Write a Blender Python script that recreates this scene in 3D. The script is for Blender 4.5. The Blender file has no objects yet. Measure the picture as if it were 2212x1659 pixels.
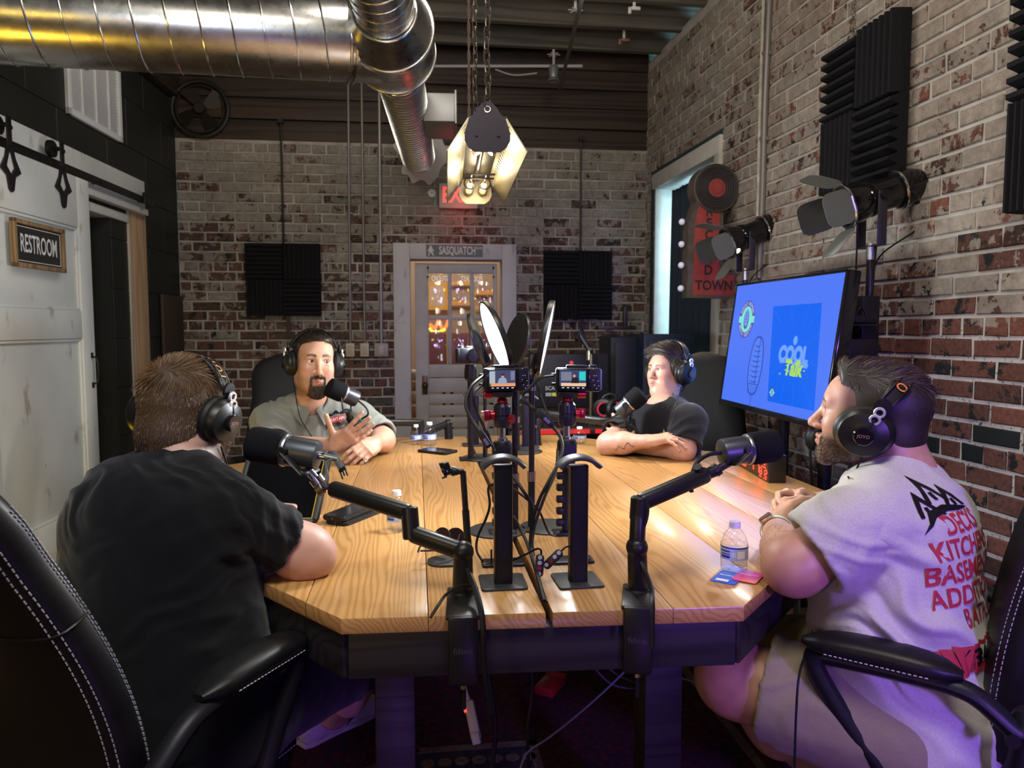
import bpy, bmesh, math, random
import numpy as np
from mathutils import Vector as V, Matrix as MX, noise as mnoise
random.seed(7); np.random.seed(7)
PI = math.pi
scene = bpy.context.scene
COL = scene.collection
# ------------------------------------------------------------------ camera, world, lights
F, CX, CY, CAMZ = 1600., 1106., 829.5, 1.28
PITCH = math.atan(119.5/F)
YAW = math.atan((1106-900)/F*math.cos(PITCH))
cam_d = bpy.data.cameras.new('camera'); cam = bpy.data.objects.new('camera', cam_d); COL.objects.link(cam)
cam.location = (0, 0, CAMZ); cam.rotation_euler = (PI/2-PITCH, 0, -YAW)
cam_d.sensor_width = 36.; cam_d.lens = F*36/2212; cam_d.clip_start = .02
cam_d.dof.use_dof = True; cam_d.dof.focus_distance = 1.75; cam_d.dof.aperture_fstop = 6.5
scene.camera = cam
w = bpy.data.worlds.new('world'); scene.world = w; w.use_nodes = True
w.node_tree.nodes['Background'].inputs[0].default_value = (.62, .64, .72, 1)
w.node_tree.nodes['Background'].inputs[1].default_value = .05
scene.view_settings.view_transform = 'Standard'; scene.view_settings.look = 'None'
scene.view_settings.gamma = 1; scene.view_settings.use_curve_mapping = False
scene.view_settings.exposure = 0.0
scene.cycles.max_bounces = 6; scene.cycles.transparent_max_bounces = 12
scene.cycles.use_denoising = True
try: scene.cycles.sample_clamp_indirect = 6
except Exception: pass
FW = V((math.sin(YAW)*math.cos(PITCH), math.cos(YAW)*math.cos(PITCH), -math.sin(PITCH)))
RT = V((math.cos(YAW), -math.sin(YAW), 0)); UP = RT.cross(FW); CAM = V((0, 0, CAMZ))
def ray(x, y): return FW + RT*((x-CX)/F) - UP*((y-CY)/F)
def P(x, y, d): return CAM + ray(x, y)*d                       # the place in the room at depth d along a sight line
def PZ(x, y, z): r = ray(x, y); return CAM + r*((z-CAMZ)/r.z)   # ... on a level surface
def PP(x, y, p, n): r = ray(x, y); return CAM + r*((p-CAM).dot(n)/r.dot(n))
def proj(p): q = V(p)-CAM; d = q.dot(FW); return CX+F*q.dot(RT)/d, CY-F*q.dot(UP)/d, d
def aim(o, target): o.rotation_euler = (V(target)-o.location).to_track_quat('-Z', 'Y').to_euler()
def light(name, kind, loc, target, power, col=(1, 1, 1), size=.3, sy=None, spot=60, blend=.5):
    d = bpy.data.lights.new(name, kind); o = bpy.data.objects.new(name, d); COL.objects.link(o)
    o.location = loc; d.energy = power; d.color = col
    if kind == 'AREA':
        d.size = size
        if sy: d.shape = 'RECTANGLE'; d.size_y = sy
    elif kind == 'SPOT': d.spot_size = math.radians(spot); d.spot_blend = blend; d.shadow_soft_size = size
    else: d.shadow_soft_size = size
    if target is not None: aim(o, target)
    return o
#LIGHTS
light('ceiling_lamp', 'AREA', (.1, .2, 3.25), (.3, 2.2, .8), 30, (1, .93, .82), 1.2, .5)
light('ceiling_lamp', 'AREA', (.3, 2.9, 3.2), (.3, 3.2, 0), 26, (1, .93, .83), 1.0, .4)
light('wall_wash_lamp', 'AREA', (.5, .6, 3.1), (2.1, 3.0, 2.0), 22, (1, .88, .72), .5, .5)
light('added_joist_fill', 'AREA', (.9, 3.6, 2.9), (.9, 4.0, 4), 7, (1, .95, .85), .8, .4)  # added light, no real fixture: lifts the dark joists
light('purple_lamp', 'SPOT', (1.15, -.9, 1.30), (1.14, 1.40, .85), 190, (.30, .13, 1), size=.12, spot=44, blend=.6)
light('purple_floor_lamp', 'AREA', (.30, .25, .22), (.25, 2.1, .30), 1.0, (.36, .12, 1), .25, .25)
light('added_purple_spot', 'SPOT', (.12, .1, .36), (-.30, 2.1, .22), 30, (.42, .16, 1), size=.06, spot=26, blend=.7)  # extra narrow beam, put in to tint the left man's shin and shoe
light('added_violet_fill', 'AREA', (-.1, -.9, 1.5), (-.8, .9, .9), 4.5, (.22, .16, 1), .3, .3)  # added weak fill behind the camera, gives the left chair a violet sheen
light('amber_lamp', 'AREA', (-1.5, -1.1, 1.35), (-1.3, 3.0, 2.0), 12, (1, .66, .10), .55, .3)
light('amber_floor_lamp', 'AREA', (-1.70, 2.05, .12), (-1.45, 3.15, 2.45), 13, (1, .60, .05), .55, .32)
light('added_back_wash', 'AREA', (-.5, 3.7, 3.1), (-.7, 5.6, 1.9), 11, (1, .90, .76), .6, .3)  # made-up source, brightens the back wall and the timber above it
light('added_door_wash', 'AREA', (-.4, .7, 2.2), (-2.0, 3.4, 1.7), 15, (.86, .97, 1), .5, .5)  # unseen helper light, brightens the sliding door and the grille
# ------------------------------------------------------------------ materials
MATS = {}
def new_mat(name):
    m = bpy.data.materials.new(name); m.use_nodes = True; nt = m.node_tree
    return m, nt, nt.nodes['Principled BSDF']
def lk(nt, a, b): nt.links.new(a, b)
def node(nt, t, **k):
    n = nt.nodes.new(t)
    for a, b in k.items():
        if a.startswith('i_'):
            kk = a[2:]; n.inputs[int(kk) if kk.isdigit() else kk].default_value = b
        else: setattr(n, a, b)
    return n
def ramp(nt, src, stops):
    r = nt.nodes.new('ShaderNodeValToRGB'); lk(nt, src, r.inputs[0]); e = r.color_ramp.elements
    while len(e) < len(stops): e.new(.5)
    for q, (p, c) in zip(e, stops): q.position = p; q.color = (*c, 1) if len(c) == 3 else c
    return r.outputs[0]
def mixc(nt, fac, a, b, mode='MIX'):
    n = nt.nodes.new('ShaderNodeMix'); n.data_type = 'RGBA'; n.blend_type = mode
    for s, x in ((n.inputs[0], fac), (n.inputs[6], a), (n.inputs[7], b)):
        if hasattr(x, 'links') or hasattr(x, 'is_linked'): lk(nt, x, s)
        else: s.default_value = x if not isinstance(x, tuple) else ((*x, 1) if len(x) == 3 else x)
    return n.outputs[2]
def math_(nt, op, a, b=0, c=None):
    n = nt.nodes.new('ShaderNodeMath'); n.operation = op
    for s, x in zip(n.inputs, (a, b, c)):
        if x is None: continue
        if hasattr(x, 'is_linked'): lk(nt, x, s)
        else: s.default_value = x
    return n.outputs[0]
def noise_(nt, vec, scale, detail=4, rough=.55):
    n = node(nt, 'ShaderNodeTexNoise'); n.inputs['Scale'].default_value = scale
    n.inputs['Detail'].default_value = detail; n.inputs['Roughness'].default_value = rough
    if vec is not None: lk(nt, vec, n.inputs['Vector'])
    return n.outputs['Fac']
def pos_(nt): return node(nt, 'ShaderNodeNewGeometry').outputs['Position']
def bump_(nt, h, b, strength=.3, dist=.002):
    n = node(nt, 'ShaderNodeBump'); n.inputs['Strength'].default_value = strength; n.inputs['Distance'].default_value = dist
    lk(nt, h, n.inputs['Height']); lk(nt, n.outputs[0], b.inputs['Normal'])
def mk(name, col, rough=.5, metal=0., var=0., vscale=8., bump=0., bscale=200., bdist=.001, emit=None, estr=0., coat=0., spec=None, sheen=0., attr=False, stretch=None):
    if name in MATS: return MATS[name]
    m, nt, b = new_mat(name)
    b.inputs['Base Color'].default_value = (*col, 1); b.inputs['Roughness'].default_value = rough; b.inputs['Metallic'].default_value = metal
    if coat: b.inputs['Coat Weight'].default_value = coat; b.inputs['Coat Roughness'].default_value = .12
    if spec is not None: b.inputs['Specular IOR Level'].default_value = spec
    if sheen: b.inputs['Sheen Weight'].default_value = sheen
    if emit: b.inputs['Emission Color'].default_value = (*emit, 1); b.inputs['Emission Strength'].default_value = estr
    base = None
    if attr:
        a = node(nt, 'ShaderNodeAttribute', attribute_name='Col'); base = a.outputs['Color']; lk(nt, base, b.inputs['Base Color'])
    if var or bump:
        p = pos_(nt)
        if stretch:
            mp = node(nt, 'ShaderNodeMapping'); mp.inputs['Scale'].default_value = stretch; lk(nt, p, mp.inputs['Vector']); p = mp.outputs[0]
        if var:
            f = noise_(nt, p, vscale, 5)
            k = ramp(nt, f, [(.3, (1-var,)*3), (.7, (1+var*.6,)*3)])
            lk(nt, mixc(nt, 1., base if base else (*col, 1), k, 'MULTIPLY'), b.inputs['Base Color'])
        if bump: bump_(nt, noise_(nt, p, bscale, 3), b, bump, bdist)
    MATS[name] = m; return m
def emat(name, col, s=1.):
    if name in MATS: return MATS[name]
    m, nt, b = new_mat(name); b.inputs['Base Color'].default_value = (0, 0, 0, 1); b.inputs['Roughness'].default_value = .3
    b.inputs['Emission Color'].default_value = (*col, 1); b.inputs['Emission Strength'].default_value = s
    MATS[name] = m; return m
def glass_mat(name, col=(1, 1, 1), rough=0., ior=1.45, thin=True):
    if name in MATS: return MATS[name]
    m, nt, b = new_mat(name)
    out = nt.nodes['Material Output']
    if thin:
        t = node(nt, 'ShaderNodeBsdfTransparent'); t.inputs[0].default_value = (*col, 1)
        g = node(nt, 'ShaderNodeBsdfGlossy'); g.inputs['Roughness'].default_value = .03
        lw = node(nt, 'ShaderNodeLayerWeight'); lw.inputs[0].default_value = .5; fr_o = math_(nt, 'MULTIPLY_ADD', math_(nt, 'POWER', lw.outputs['Facing'], 3.), .55, .035)
        mx = node(nt, 'ShaderNodeMixShader'); lk(nt, fr_o, mx.inputs[0]); lk(nt, t.outputs[0], mx.inputs[1]); lk(nt, g.outputs[0], mx.inputs[2])
        lk(nt, mx.outputs[0], out.inputs[0])
    else:
        b.inputs['Base Color'].default_value = (*col, 1); b.inputs['Transmission Weight'].default_value = 1; b.inputs['Roughness'].default_value = rough; b.inputs['IOR'].default_value = ior
    MATS[name] = m; return m
# ------------------------------------------------------------------ mesh building
def fr(o, x, y=None, z=None):
    """Frame matrix: x axis exactly x; y near the given y (or z near the given z)."""
    x = V(x).normalized()
    if z is not None:
        zz = V(z); y = zz.cross(x).normalized(); z = x.cross(y).normalized()
    else:
        yy = V(y); z = x.cross(yy).normalized(); y = z.cross(x).normalized()
    m = MX((x, y, z)).transposed().to_4x4(); m.translation = V(o); return m
def zfr(o, z, hint=(0, 0, 1)):
    z = V(z).normalized(); h = V(hint)
    if abs(z.dot(h.normalized())) > .98: h = V((1, 0, 0)) if abs(z.x) < .9 else V((0, 1, 0))
    x = h.cross(z).normalized(); y = z.cross(x)
    m = MX((x, y, z)).transposed().to_4x4(); m.translation = V(o); return m
class MB:
    def __init__(s): s.v, s.f, s.mi, s.sm = [], [], [], []
    def add(s, vs, fs, mi=0, smooth=True, M=None):
        o = len(s.v)
        s.v += [tuple(M @ V(v)) for v in vs] if M is not None else [tuple(v) for v in vs]
        for f in fs: s.f.append([i+o for i in f]); s.mi.append(mi); s.sm.append(smooth)
        return s
    def bm(s, b, mi=0, smooth=True, M=None):
        b.verts.index_update(); s.add([v.co.copy() for v in b.verts], [[v.index for v in f.verts] for f in b.faces], mi, smooth, M); b.free(); return s
    def box(s, c, size, M=None, bev=0., seg=2, mi=0):
        b = bmesh.new(); bmesh.ops.create_cube(b, size=1)
        for v in b.verts: v.co = V((v.co.x*size[0]+c[0], v.co.y*size[1]+c[1], v.co.z*size[2]+c[2]))
        if bev: bmesh.ops.bevel(b, geom=list(b.edges), offset=min(bev, min(size)*.49), segments=seg, profile=.5, affect='EDGES')
        return s.bm(b, mi, bool(bev), M)
    def cyl(s, p0, p1, r0, r1=None, n=16, mi=0, cap=True, bev=0.):
        r1 = r0 if r1 is None else r1; p0, p1 = V(p0), V(p1); M = zfr(p0, p1-p0); h = (p1-p0).length
        prof = [(r0, 0), (r1, h)]
        if bev: prof = [(r0-bev, 0), (r0, bev), (r1, h-bev), (r1-bev, h)]
        if cap: prof = [(0, 0)] + prof + [(0, h)]
        return s.lathe(prof, M, n, mi)
    def lathe(s, prof, M=None, n=24, mi=0, arc=1.):
        vs, fs, rings = [], [], []
        full = arc >= 1.; k = n if full else n+1
        for r, z in prof:
            if r < 1e-6: rings.append([len(vs)]); vs.append((0, 0, z))
            else:
                rings.append(list(range(len(vs), len(vs)+k)))
                vs += [(r*math.cos(2*PI*arc*i/n), r*math.sin(2*PI*arc*i/n), z) for i in range(k)]
        for a, b in zip(rings, rings[1:]):
            for i in range(n):
                j = (i+1) % k if full else i+1
                if len(a) == 1 and len(b) == 1: continue
                if len(a) == 1: fs.append([a[0], b[j], b[i]])
                elif len(b) == 1: fs.append([a[i], a[j], b[0]])
                else: fs.append([a[i], a[j], b[j], b[i]])
        return s.add(vs, fs, mi, True, M)
    def tube(s, pts, r, n=8, mi=0, closed=False, rs=None, flat=None):
        pts = [V(p) for p in pts]; N = len(pts); vs, fs = [], []
        up = None
        for i, p in enumerate(pts):
            t = (pts[(i+1) % N]-pts[i-1]) if closed else (pts[min(i+1, N-1)]-pts[max(i-1, 0)])
            t = t.normalized() if t.length > 1e-9 else V((0, 0, 1))
            if up is None: up = V((0, 0, 1)) if abs(t.z) < .9 else V((1, 0, 0))
            x = (up - t*up.dot(t)); x = x.normalized() if x.length > 1e-6 else t.orthogonal().normalized(); y = t.cross(x); up = x
            rr = rs[i] if rs else r
            for k in range(n):
                a = 2*PI*k/n; vs.append(p + x*(rr*math.cos(a)*(flat or 1)) + y*(rr*math.sin(a)))
        for i in range(N if closed else N-1):
            a, b = i*n, ((i+1) % N)*n
            for k in range(n): fs.append([a+k, a+(k+1) % n, b+(k+1) % n, b+k])
        if not closed: fs += [list(range(n))[::-1], list(range((N-1)*n, N*n))]
        return s.add(vs, fs, mi, True)
    def prism(s, poly, h, M=None, mi=0, smooth=False, z0=0., bev=0.):
        """2-D polygon (counter-clockwise) in the frame's xy, extruded along z by h."""
        n = len(poly)
        if bev:
            b = bmesh.new(); lo = [b.verts.new((p[0], p[1], z0)) for p in poly]; hi = [b.verts.new((p[0], p[1], z0+h)) for p in poly]
            b.faces.new(lo[::-1]); b.faces.new(hi)
            for i in range(n): b.faces.new([lo[i], lo[(i+1) % n], hi[(i+1) % n], hi[i]])
            es = [e for e in b.edges if abs(e.verts[0].co.z-e.verts[1].co.z) < 1e-7]
            bmesh.ops.bevel(b, geom=es, offset=bev, segments=2, profile=.5, affect='EDGES')
            return s.bm(b, mi, True, M)
        vs = [(p[0], p[1], z0) for p in poly]+[(p[0], p[1], z0+h) for p in poly]
        fs = [list(range(n))[::-1], list(range(n, 2*n))]+[[i, (i+1) % n, n+(i+1) % n, n+i] for i in range(n)]
        return s.add(vs, fs, mi, smooth, M)
    def quad(s, a, b, c, d, mi=0): return s.add([a, b, c, d], [[0, 1, 2, 3]], mi, False)
    def sphere(s, c, r, M=None, mi=0, n=16, sc=(1, 1, 1)):
        b = bmesh.new(); bmesh.ops.create_uvsphere(b, u_segments=n, v_segments=max(6, n//2+2), radius=r)
        for v in b.verts: v.co = V((v.co.x*sc[0]+c[0], v.co.y*sc[1]+c[1], v.co.z*sc[2]+c[2]))
        return s.bm(b, mi, True, M)
    def torus(s, c, R, r, axis=(0, 0, 1), n=28, m=8, mi=0, sx=1.):
        M = zfr(c, axis); pts = [M @ V((R*sx*math.cos(2*PI*i/n), R*math.sin(2*PI*i/n), 0)) for i in range(n)]
        return s.tube(pts, r, m, mi, closed=True)
    def loft(s, secs, n=28, e=2.6, mi=0, cap=True):
        """secs: (matrix, rx, ry[, e]); superellipse cross-sections in the frame's xy, joined in order."""
        vs, fs = [], []
        for sc in secs:
            M, rx, ry = sc[:3]; ee = sc[3] if len(sc) > 3 else e
            for i in range(n):
                a = 2*PI*i/n; c, q = math.cos(a), math.sin(a)
                vs.append(M @ V((rx*math.copysign(abs(c)**(2/ee), c), ry*math.copysign(abs(q)**(2/ee), q), 0)))
        for k in range(len(secs)-1):
            for i in range(n): fs.append([k*n+i, k*n+(i+1) % n, (k+1)*n+(i+1) % n, (k+1)*n+i])
        if cap: fs += [list(range(n))[::-1], list(range((len(secs)-1)*n, len(secs)*n))]
        return s.add(vs, fs, mi, True)
    def text(s, txt, M, size, mi=0, sx=1., align='CENTER', ext=0., mirror=False, zf=None, shear=0., bold=0.):
        vs, fs = text_geo(txt, align, bold)
        out = []
        for x, y in vs:
            x2 = (x+shear*y)*size*sx*(-1 if mirror else 1); out.append((x2, y*size, 0 if zf is None else zf(x2, y*size)))
        if mirror: fs = [f[::-1] for f in fs]
        if ext:
            n = len(out); o2 = [(a, b, c+ext) for a, b, c in out]
            s.add(o2, fs, mi, False, M)
            cnt = {}
            for f in fs:
                for i in range(len(f)): cnt[(f[i], f[(i+1) % len(f)])] = 1
            side = [[a, b, b+n, a+n] for a, b in cnt if (b, a) not in cnt]
            return s.add(out+o2, side, mi, False, M)
        return s.add(out, fs, mi, False, M)
    def build(s, name, mats, parent=None, angle=35, cols=None):
        me = bpy.data.meshes.new(name)
        vs = s.v
        if parent is not None:
            w = WM[parent.name]; vs = [(v[0]-w[0], v[1]-w[1], v[2]-w[2]) for v in vs]
        me.from_pydata(vs, [], s.f)
        if not isinstance(mats, (list, tuple)): mats = [mats]
        for m in mats: me.materials.append(m)
        me.polygons.foreach_set('material_index', s.mi); me.polygons.foreach_set('use_smooth', s.sm)
        if cols is not None:
            at = me.color_attributes.new('Col', 'FLOAT_COLOR', 'POINT'); at.data.foreach_set('color', np.asarray(cols, dtype=np.float32).ravel())
        me.update()
        if any(s.sm) and angle:
            try: me.set_sharp_from_angle(angle=math.radians(angle))
            except Exception: pass
        o = bpy.data.objects.new(name, me); COL.objects.link(o)
        if parent is not None: o.parent = parent; WM[o.name] = WM[parent.name]
        else: WM[o.name] = (0, 0, 0)
        return o
WM = {}
_TX = {}
def text_geo(txt, align, bold=0.):
    k = (txt, align, bold)
    if k not in _TX:
        cu = bpy.data.curves.new('t', 'FONT'); cu.body = txt; cu.align_x = align; cu.align_y = 'CENTER'; cu.resolution_u = 3; cu.offset = bold
        o = bpy.data.objects.new('t', cu); COL.objects.link(o)
        dg = bpy.context.evaluated_depsgraph_get(); me = bpy.data.meshes.new_from_object(o.evaluated_get(dg))
        _TX[k] = ([(v.co.x, v.co.y) for v in me.vertices], [list(p.vertices) for p in me.polygons])
        bpy.data.objects.remove(o); bpy.data.curves.remove(cu); bpy.data.meshes.remove(me)
    return _TX[k]
def thing(name, label, cat, loc, group=None):
    o = bpy.data.objects.new(name, None); COL.objects.link(o); o.location = loc; o.empty_display_size = .05
    o['label'] = label; o['category'] = cat
    if group: o['group'] = group
    WM[o.name] = tuple(V(loc)); return o
def tag(o, label, cat, group=None):
    o['label'] = label; o['category'] = cat
    if group: o['group'] = group
    return o
def struct(o): o['kind'] = 'structure'; return o
def stuff(o): o['kind'] = 'stuff'; return o
def spline(ctrl, n=10):
    """Catmull-Rom through the points."""
    c = [V(p) for p in ctrl]; c = [c[0]*2-c[1]]+c+[c[-1]*2-c[-2]]; out = []
    for i in range(1, len(c)-2):
        for k in range(n):
            t = k/n; a, b, d, e = c[i-1], c[i], c[i+1], c[i+2]
            out.append(.5*((2*b)+(d-a)*t+(2*a-5*b+4*d-e)*t*t+(3*b-a-3*d+e)*t**3))
    out.append(c[-2]); return out
def rrect(w, h, r, n=4):
    out = []
    for cx, cy, a0 in ((w/2-r, h/2-r, 0), (-w/2+r, h/2-r, 90), (-w/2+r, -h/2+r, 180), (w/2-r, -h/2+r, 270)):
        for i in range(n+1):
            a = math.radians(a0+90*i/n); out.append((cx+r*math.cos(a), cy+r*math.sin(a)))
    return out
def circ(r, n=24, c=(0, 0), sx=1.): return [(c[0]+r*sx*math.cos(2*PI*i/n), c[1]+r*math.sin(2*PI*i/n)) for i in range(n)]
def cable(name, label, pts, r=.003, m=None, n=8, cat='cable', parent=None, group=None):
    b = MB().tube(spline(pts, n), r, 6)
    o = b.build(name, m or M_cable, parent)
    if parent is None: tag(o, label, cat, group)
    return o
# ------------------------------------------------------------------ common materials
M_black = mk('black_plastic', (.008, .008, .009), .42, spec=.28, bump=.15, bscale=900, bdist=.0004)
M_blackgloss = mk('black_gloss', (.008, .008, .009), .12)
M_blackmetal = mk('black_metal', (.009, .009, .010), .38, spec=.32, bump=.1, bscale=1400, bdist=.0003)
M_cable = mk('cable_rubber', (.008, .008, .009), .5, spec=.25)
M_whitecable = mk('white_cable', (.55, .55, .55), .5)
M_foam = mk('acoustic_foam', (.010, .010, .012), .95, bump=.5, bscale=500, bdist=.002, spec=.15)
M_chrome = mk('chrome', (.75, .75, .77), .15, 1.)
M_steel = mk('steel', (.45, .45, .46), .35, 1.)
M_whitepl = mk('white_plastic', (.6, .6, .58), .45)
M_leather = mk('black_leather', (.008, .008, .009), .42, spec=.3, bump=.25, bscale=420, bdist=.0006, var=.2, vscale=30)
M_stitch = mk('pale_thread', (.42, .42, .45), .8)
M_red = mk('red_plastic', (.45, .02, .02), .4)
M_orange = mk('orange_print', (.75, .22, .04), .6)
M_whiteprint = mk('white_print', (.7, .7, .7), .6)
M_greyprint = mk('grey_print', (.05, .05, .055), .6)

def brick_mat(name, kind):
    m, nt, b = new_mat(name); p = pos_(nt)
    sep = node(nt, 'ShaderNodeSeparateXYZ'); lk(nt, p, sep.inputs[0]); y, z = sep.outputs[1], sep.outputs[2]
    oi = node(nt, 'ShaderNodeObjectInfo'); isl = node(nt, 'ShaderNodeNewGeometry')
    rnd = math_(nt, 'FRACT', math_(nt, 'ADD', oi.outputs['Random'], isl.outputs['Random Per Island']))
    rnd2 = math_(nt, 'FRACT', math_(nt, 'MULTIPLY', rnd, 7.31))
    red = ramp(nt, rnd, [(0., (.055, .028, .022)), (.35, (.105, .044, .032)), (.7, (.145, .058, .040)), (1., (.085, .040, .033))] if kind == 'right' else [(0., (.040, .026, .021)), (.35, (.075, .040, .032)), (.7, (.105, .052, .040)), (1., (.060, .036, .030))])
    red = mixc(nt, 1., red, ramp(nt, noise_(nt, p, 60, 4), [(.3, (.65,)*3), (.7, (1.25,)*3)]), 'MULTIPLY')
    blk_n = math_(nt, 'ADD', noise_(nt, p, 11, 8, .7), math_(nt, 'MULTIPLY', math_(nt, 'GREATER_THAN', rnd2, .86), .35))
    blk = ramp(nt, blk_n, [(.56, (0,)*3), (.585, (1,)*3)])
    bare = mixc(nt, blk, red, (.010, .013, .013))
    warm = noise_(nt, p, 1.3, 2)
    if kind == 'right':
        paint = ramp(nt, warm, [(.3, (.30, .25, .205)), (.55, (.335, .300, .26)), (.75, (.34, .285, .215))])
        ylift = math_(nt, 'MULTIPLY', math_(nt, 'GREATER_THAN', y, 2.95), .9)
        zz = math_(nt, 'ADD', z, ylift)
        wob = math_(nt, 'MULTIPLY', math_(nt, 'SUBTRACT', noise_(nt, p, 9, 3), .5), .03)
        lim = ramp(nt, math_(nt, 'ADD', math_(nt, 'SUBTRACT', zz, .78), wob), [(.5, (0,)*3), (.507, (1,)*3)])
        thr = ramp(nt, math_(nt, 'MULTIPLY', zz, .33), [(.40, (.53,)*3), (.54, (.45,)*3), (.68, (.37,)*3), (.8, (.38,)*3)])
    else:
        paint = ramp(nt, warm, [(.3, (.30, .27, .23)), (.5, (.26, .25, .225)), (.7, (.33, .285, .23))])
        lim = ramp(nt, math_(nt, 'ADD', math_(nt, 'MULTIPLY', z, .4), math_(nt, 'MULTIPLY', math_(nt, 'SUBTRACT', noise_(nt, p, 2.2, 3), .5), .35)), [(.34, (.25,)*3), (.56, (1,)*3)])
        thr = ramp(nt, math_(nt, 'MULTIPLY', z, .33), [(.40, (.55,)*3), (.62, (.47,)*3), (.85, (.36,)*3)])
    pn = math_(nt, 'ADD', noise_(nt, p, 17, 9, .68), math_(nt, 'MULTIPLY', math_(nt, 'SUBTRACT', rnd2, .5), .22))
    cov = math_(nt, 'GREATER_THAN', pn, thr)
    cov = math_(nt, 'MULTIPLY', cov, lim)
    dirt = ramp(nt, noise_(nt, p, 5, 6, .65), [(.3, (.72,)*3), (.65, (1.08,)*3)])
    paint = mixc(nt, 1., paint, dirt, 'MULTIPLY')
    dull = mixc(nt, .62, bare, (.12, .105, .092)); thin = ramp(nt, noise_(nt, p, 30, 7, .68), [(.34, (.42,)*3), (.62, (1,)*3)])
    thin = math_(nt, 'MULTIPLY', thin, math_(nt, 'MULTIPLY_ADD', rnd2, .38, .62 if kind == 'right' else .50)); paint = mixc(nt, thin, dull, paint)
    lk(nt, mixc(nt, cov, bare, paint), b.inputs['Base Color'])
    b.inputs['Roughness'].default_value = .8; b.inputs['Specular IOR Level'].default_value = .25
    h = math_(nt, 'ADD', noise_(nt, p, 90, 5, .6), math_(nt, 'MULTIPLY', cov, .35))
    bump_(nt, h, b, .55, .003)
    return m
def mortar_mat(name, kind):
    m, nt, b = new_mat(name); p = pos_(nt)
    sep = node(nt, 'ShaderNodeSeparateXYZ'); lk(nt, p, sep.inputs[0])
    if kind == 'right':
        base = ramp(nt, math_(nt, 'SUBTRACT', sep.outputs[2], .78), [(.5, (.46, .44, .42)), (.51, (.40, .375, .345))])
        spk = ramp(nt, noise_(nt, p, 70, 8, .75), [(.40, (1,)*3), (.43, (0,)*3)])
        low = math_(nt, 'MULTIPLY', spk, math_(nt, 'LESS_THAN', sep.outputs[2], 1.28))
        base = mixc(nt, low, base, (.014, .016, .016))
    else:
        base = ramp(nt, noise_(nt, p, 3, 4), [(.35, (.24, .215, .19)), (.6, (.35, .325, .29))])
    base = mixc(nt, 1., base, ramp(nt, noise_(nt, p, 8, 6), [(.3, (.7,)*3), (.7, (1.1,)*3)]), 'MULTIPLY')
    lk(nt, base, b.inputs['Base Color']); b.inputs['Roughness'].default_value = .9
    bump_(nt, noise_(nt, p, 120, 6, .65), b, .7, .004)
    return m
def wood_mat(name, c1, c2, axis=0, scale=40., stretch=.06, rough=.55, amt=.12, coat=0., bump=.15, fine=.35):
    """grain runs along `axis` of the room (0 x, 1 y, 2 z)."""
    if name in MATS: return MATS[name]
    m, nt, b = new_mat(name); p = pos_(nt)
    oi = node(nt, 'ShaderNodeObjectInfo')
    off = node(nt, 'ShaderNodeCombineXYZ')
    for i in range(3): lk(nt, math_(nt, 'MULTIPLY', oi.outputs['Random'], (13.7, 29.1, 41.3)[i]), off.inputs[i])
    va = node(nt, 'ShaderNodeVectorMath', operation='ADD'); lk(nt, p, va.inputs[0]); lk(nt, off.outputs[0], va.inputs[1])
    mp = node(nt, 'ShaderNodeMapping'); sc = [1, 1, 1]; sc[axis] = stretch; mp.inputs['Scale'].default_value = sc; lk(nt, va.outputs[0], mp.inputs['Vector'])
    sep = node(nt, 'ShaderNodeSeparateXYZ'); lk(nt, va.outputs[0], sep.inputs[0]); ax = 0 if axis != 0 else 2; a2 = 2 if axis == 1 else (1 if axis == 0 else 1)
    big = noise_(nt, mp.outputs[0], 5.5, 3, .5)
    u = math_(nt, 'ADD', math_(nt, 'ADD', sep.outputs[ax], math_(nt, 'MULTIPLY', sep.outputs[a2], .6)), math_(nt, 'MULTIPLY', big, amt*4))
    ring = math_(nt, 'SINE', math_(nt, 'MULTIPLY', u, scale*6.28))
    ring = math_(nt, 'MULTIPLY_ADD', ring, .5, .5)
    mp2 = node(nt, 'ShaderNodeMapping'); s2 = [1, 1, 1]; s2[axis] = .03; mp2.inputs['Scale'].default_value = s2; lk(nt, va.outputs[0], mp2.inputs['Vector'])
    fib = noise_(nt, mp2.outputs[0], 240, 3, .6)
    k = math_(nt, 'ADD', math_(nt, 'MULTIPLY', math_(nt, 'POWER', ring, 2.2), 1-fine), math_(nt, 'MULTIPLY', fib, fine))
    col = ramp(nt, k, [(.1, c1), (.75, c2)])
    col = mixc(nt, 1., col, ramp(nt, noise_(nt, mp.outputs[0], 2.2, 3), [(.3, (.8,)*3), (.7, (1.12,)*3)]), 'MULTIPLY')
    tone = ramp(nt, oi.outputs['Random'], [(0., (.86, .84, .8)), (1., (1.1, 1.08, 1.04))])
    lk(nt, mixc(nt, 1., col, tone, 'MULTIPLY'), b.inputs['Base Color']); b.inputs['Roughness'].default_value = rough
    if coat: b.inputs['Coat Weight'].default_value = coat; b.inputs['Coat Roughness'].default_value = .14
    if bump: bump_(nt, k, b, bump, .0012)
    MATS[name] = m; return m
M_brick_r, M_brick_b = brick_mat('painted_brick_right', 'right'), brick_mat('painted_brick_back', 'back')
M_mort_r, M_mort_b = mortar_mat('mortar_right', 'right'), mortar_mat('mortar_back', 'back')
M_darkwood = wood_mat('dark_timber', (.045, .026, .018), (.016, .010, .008), 0, 14, .05, .7, .1, bump=.4)
M_joist = wood_mat('grey_joist', (.13, .12, .10), (.07, .064, .054), 0, 16, .05, .75, .1, bump=.3)
M_rawwood = wood_mat('raw_pine', (.58, .40, .24), (.42, .27, .15), 2, 30, .05, .7, .08)
M_greywood = wood_mat('weathered_grey_wood', (.46, .42, .35), (.30, .26, .2), 2, 22, .05, .8, .1)
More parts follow.
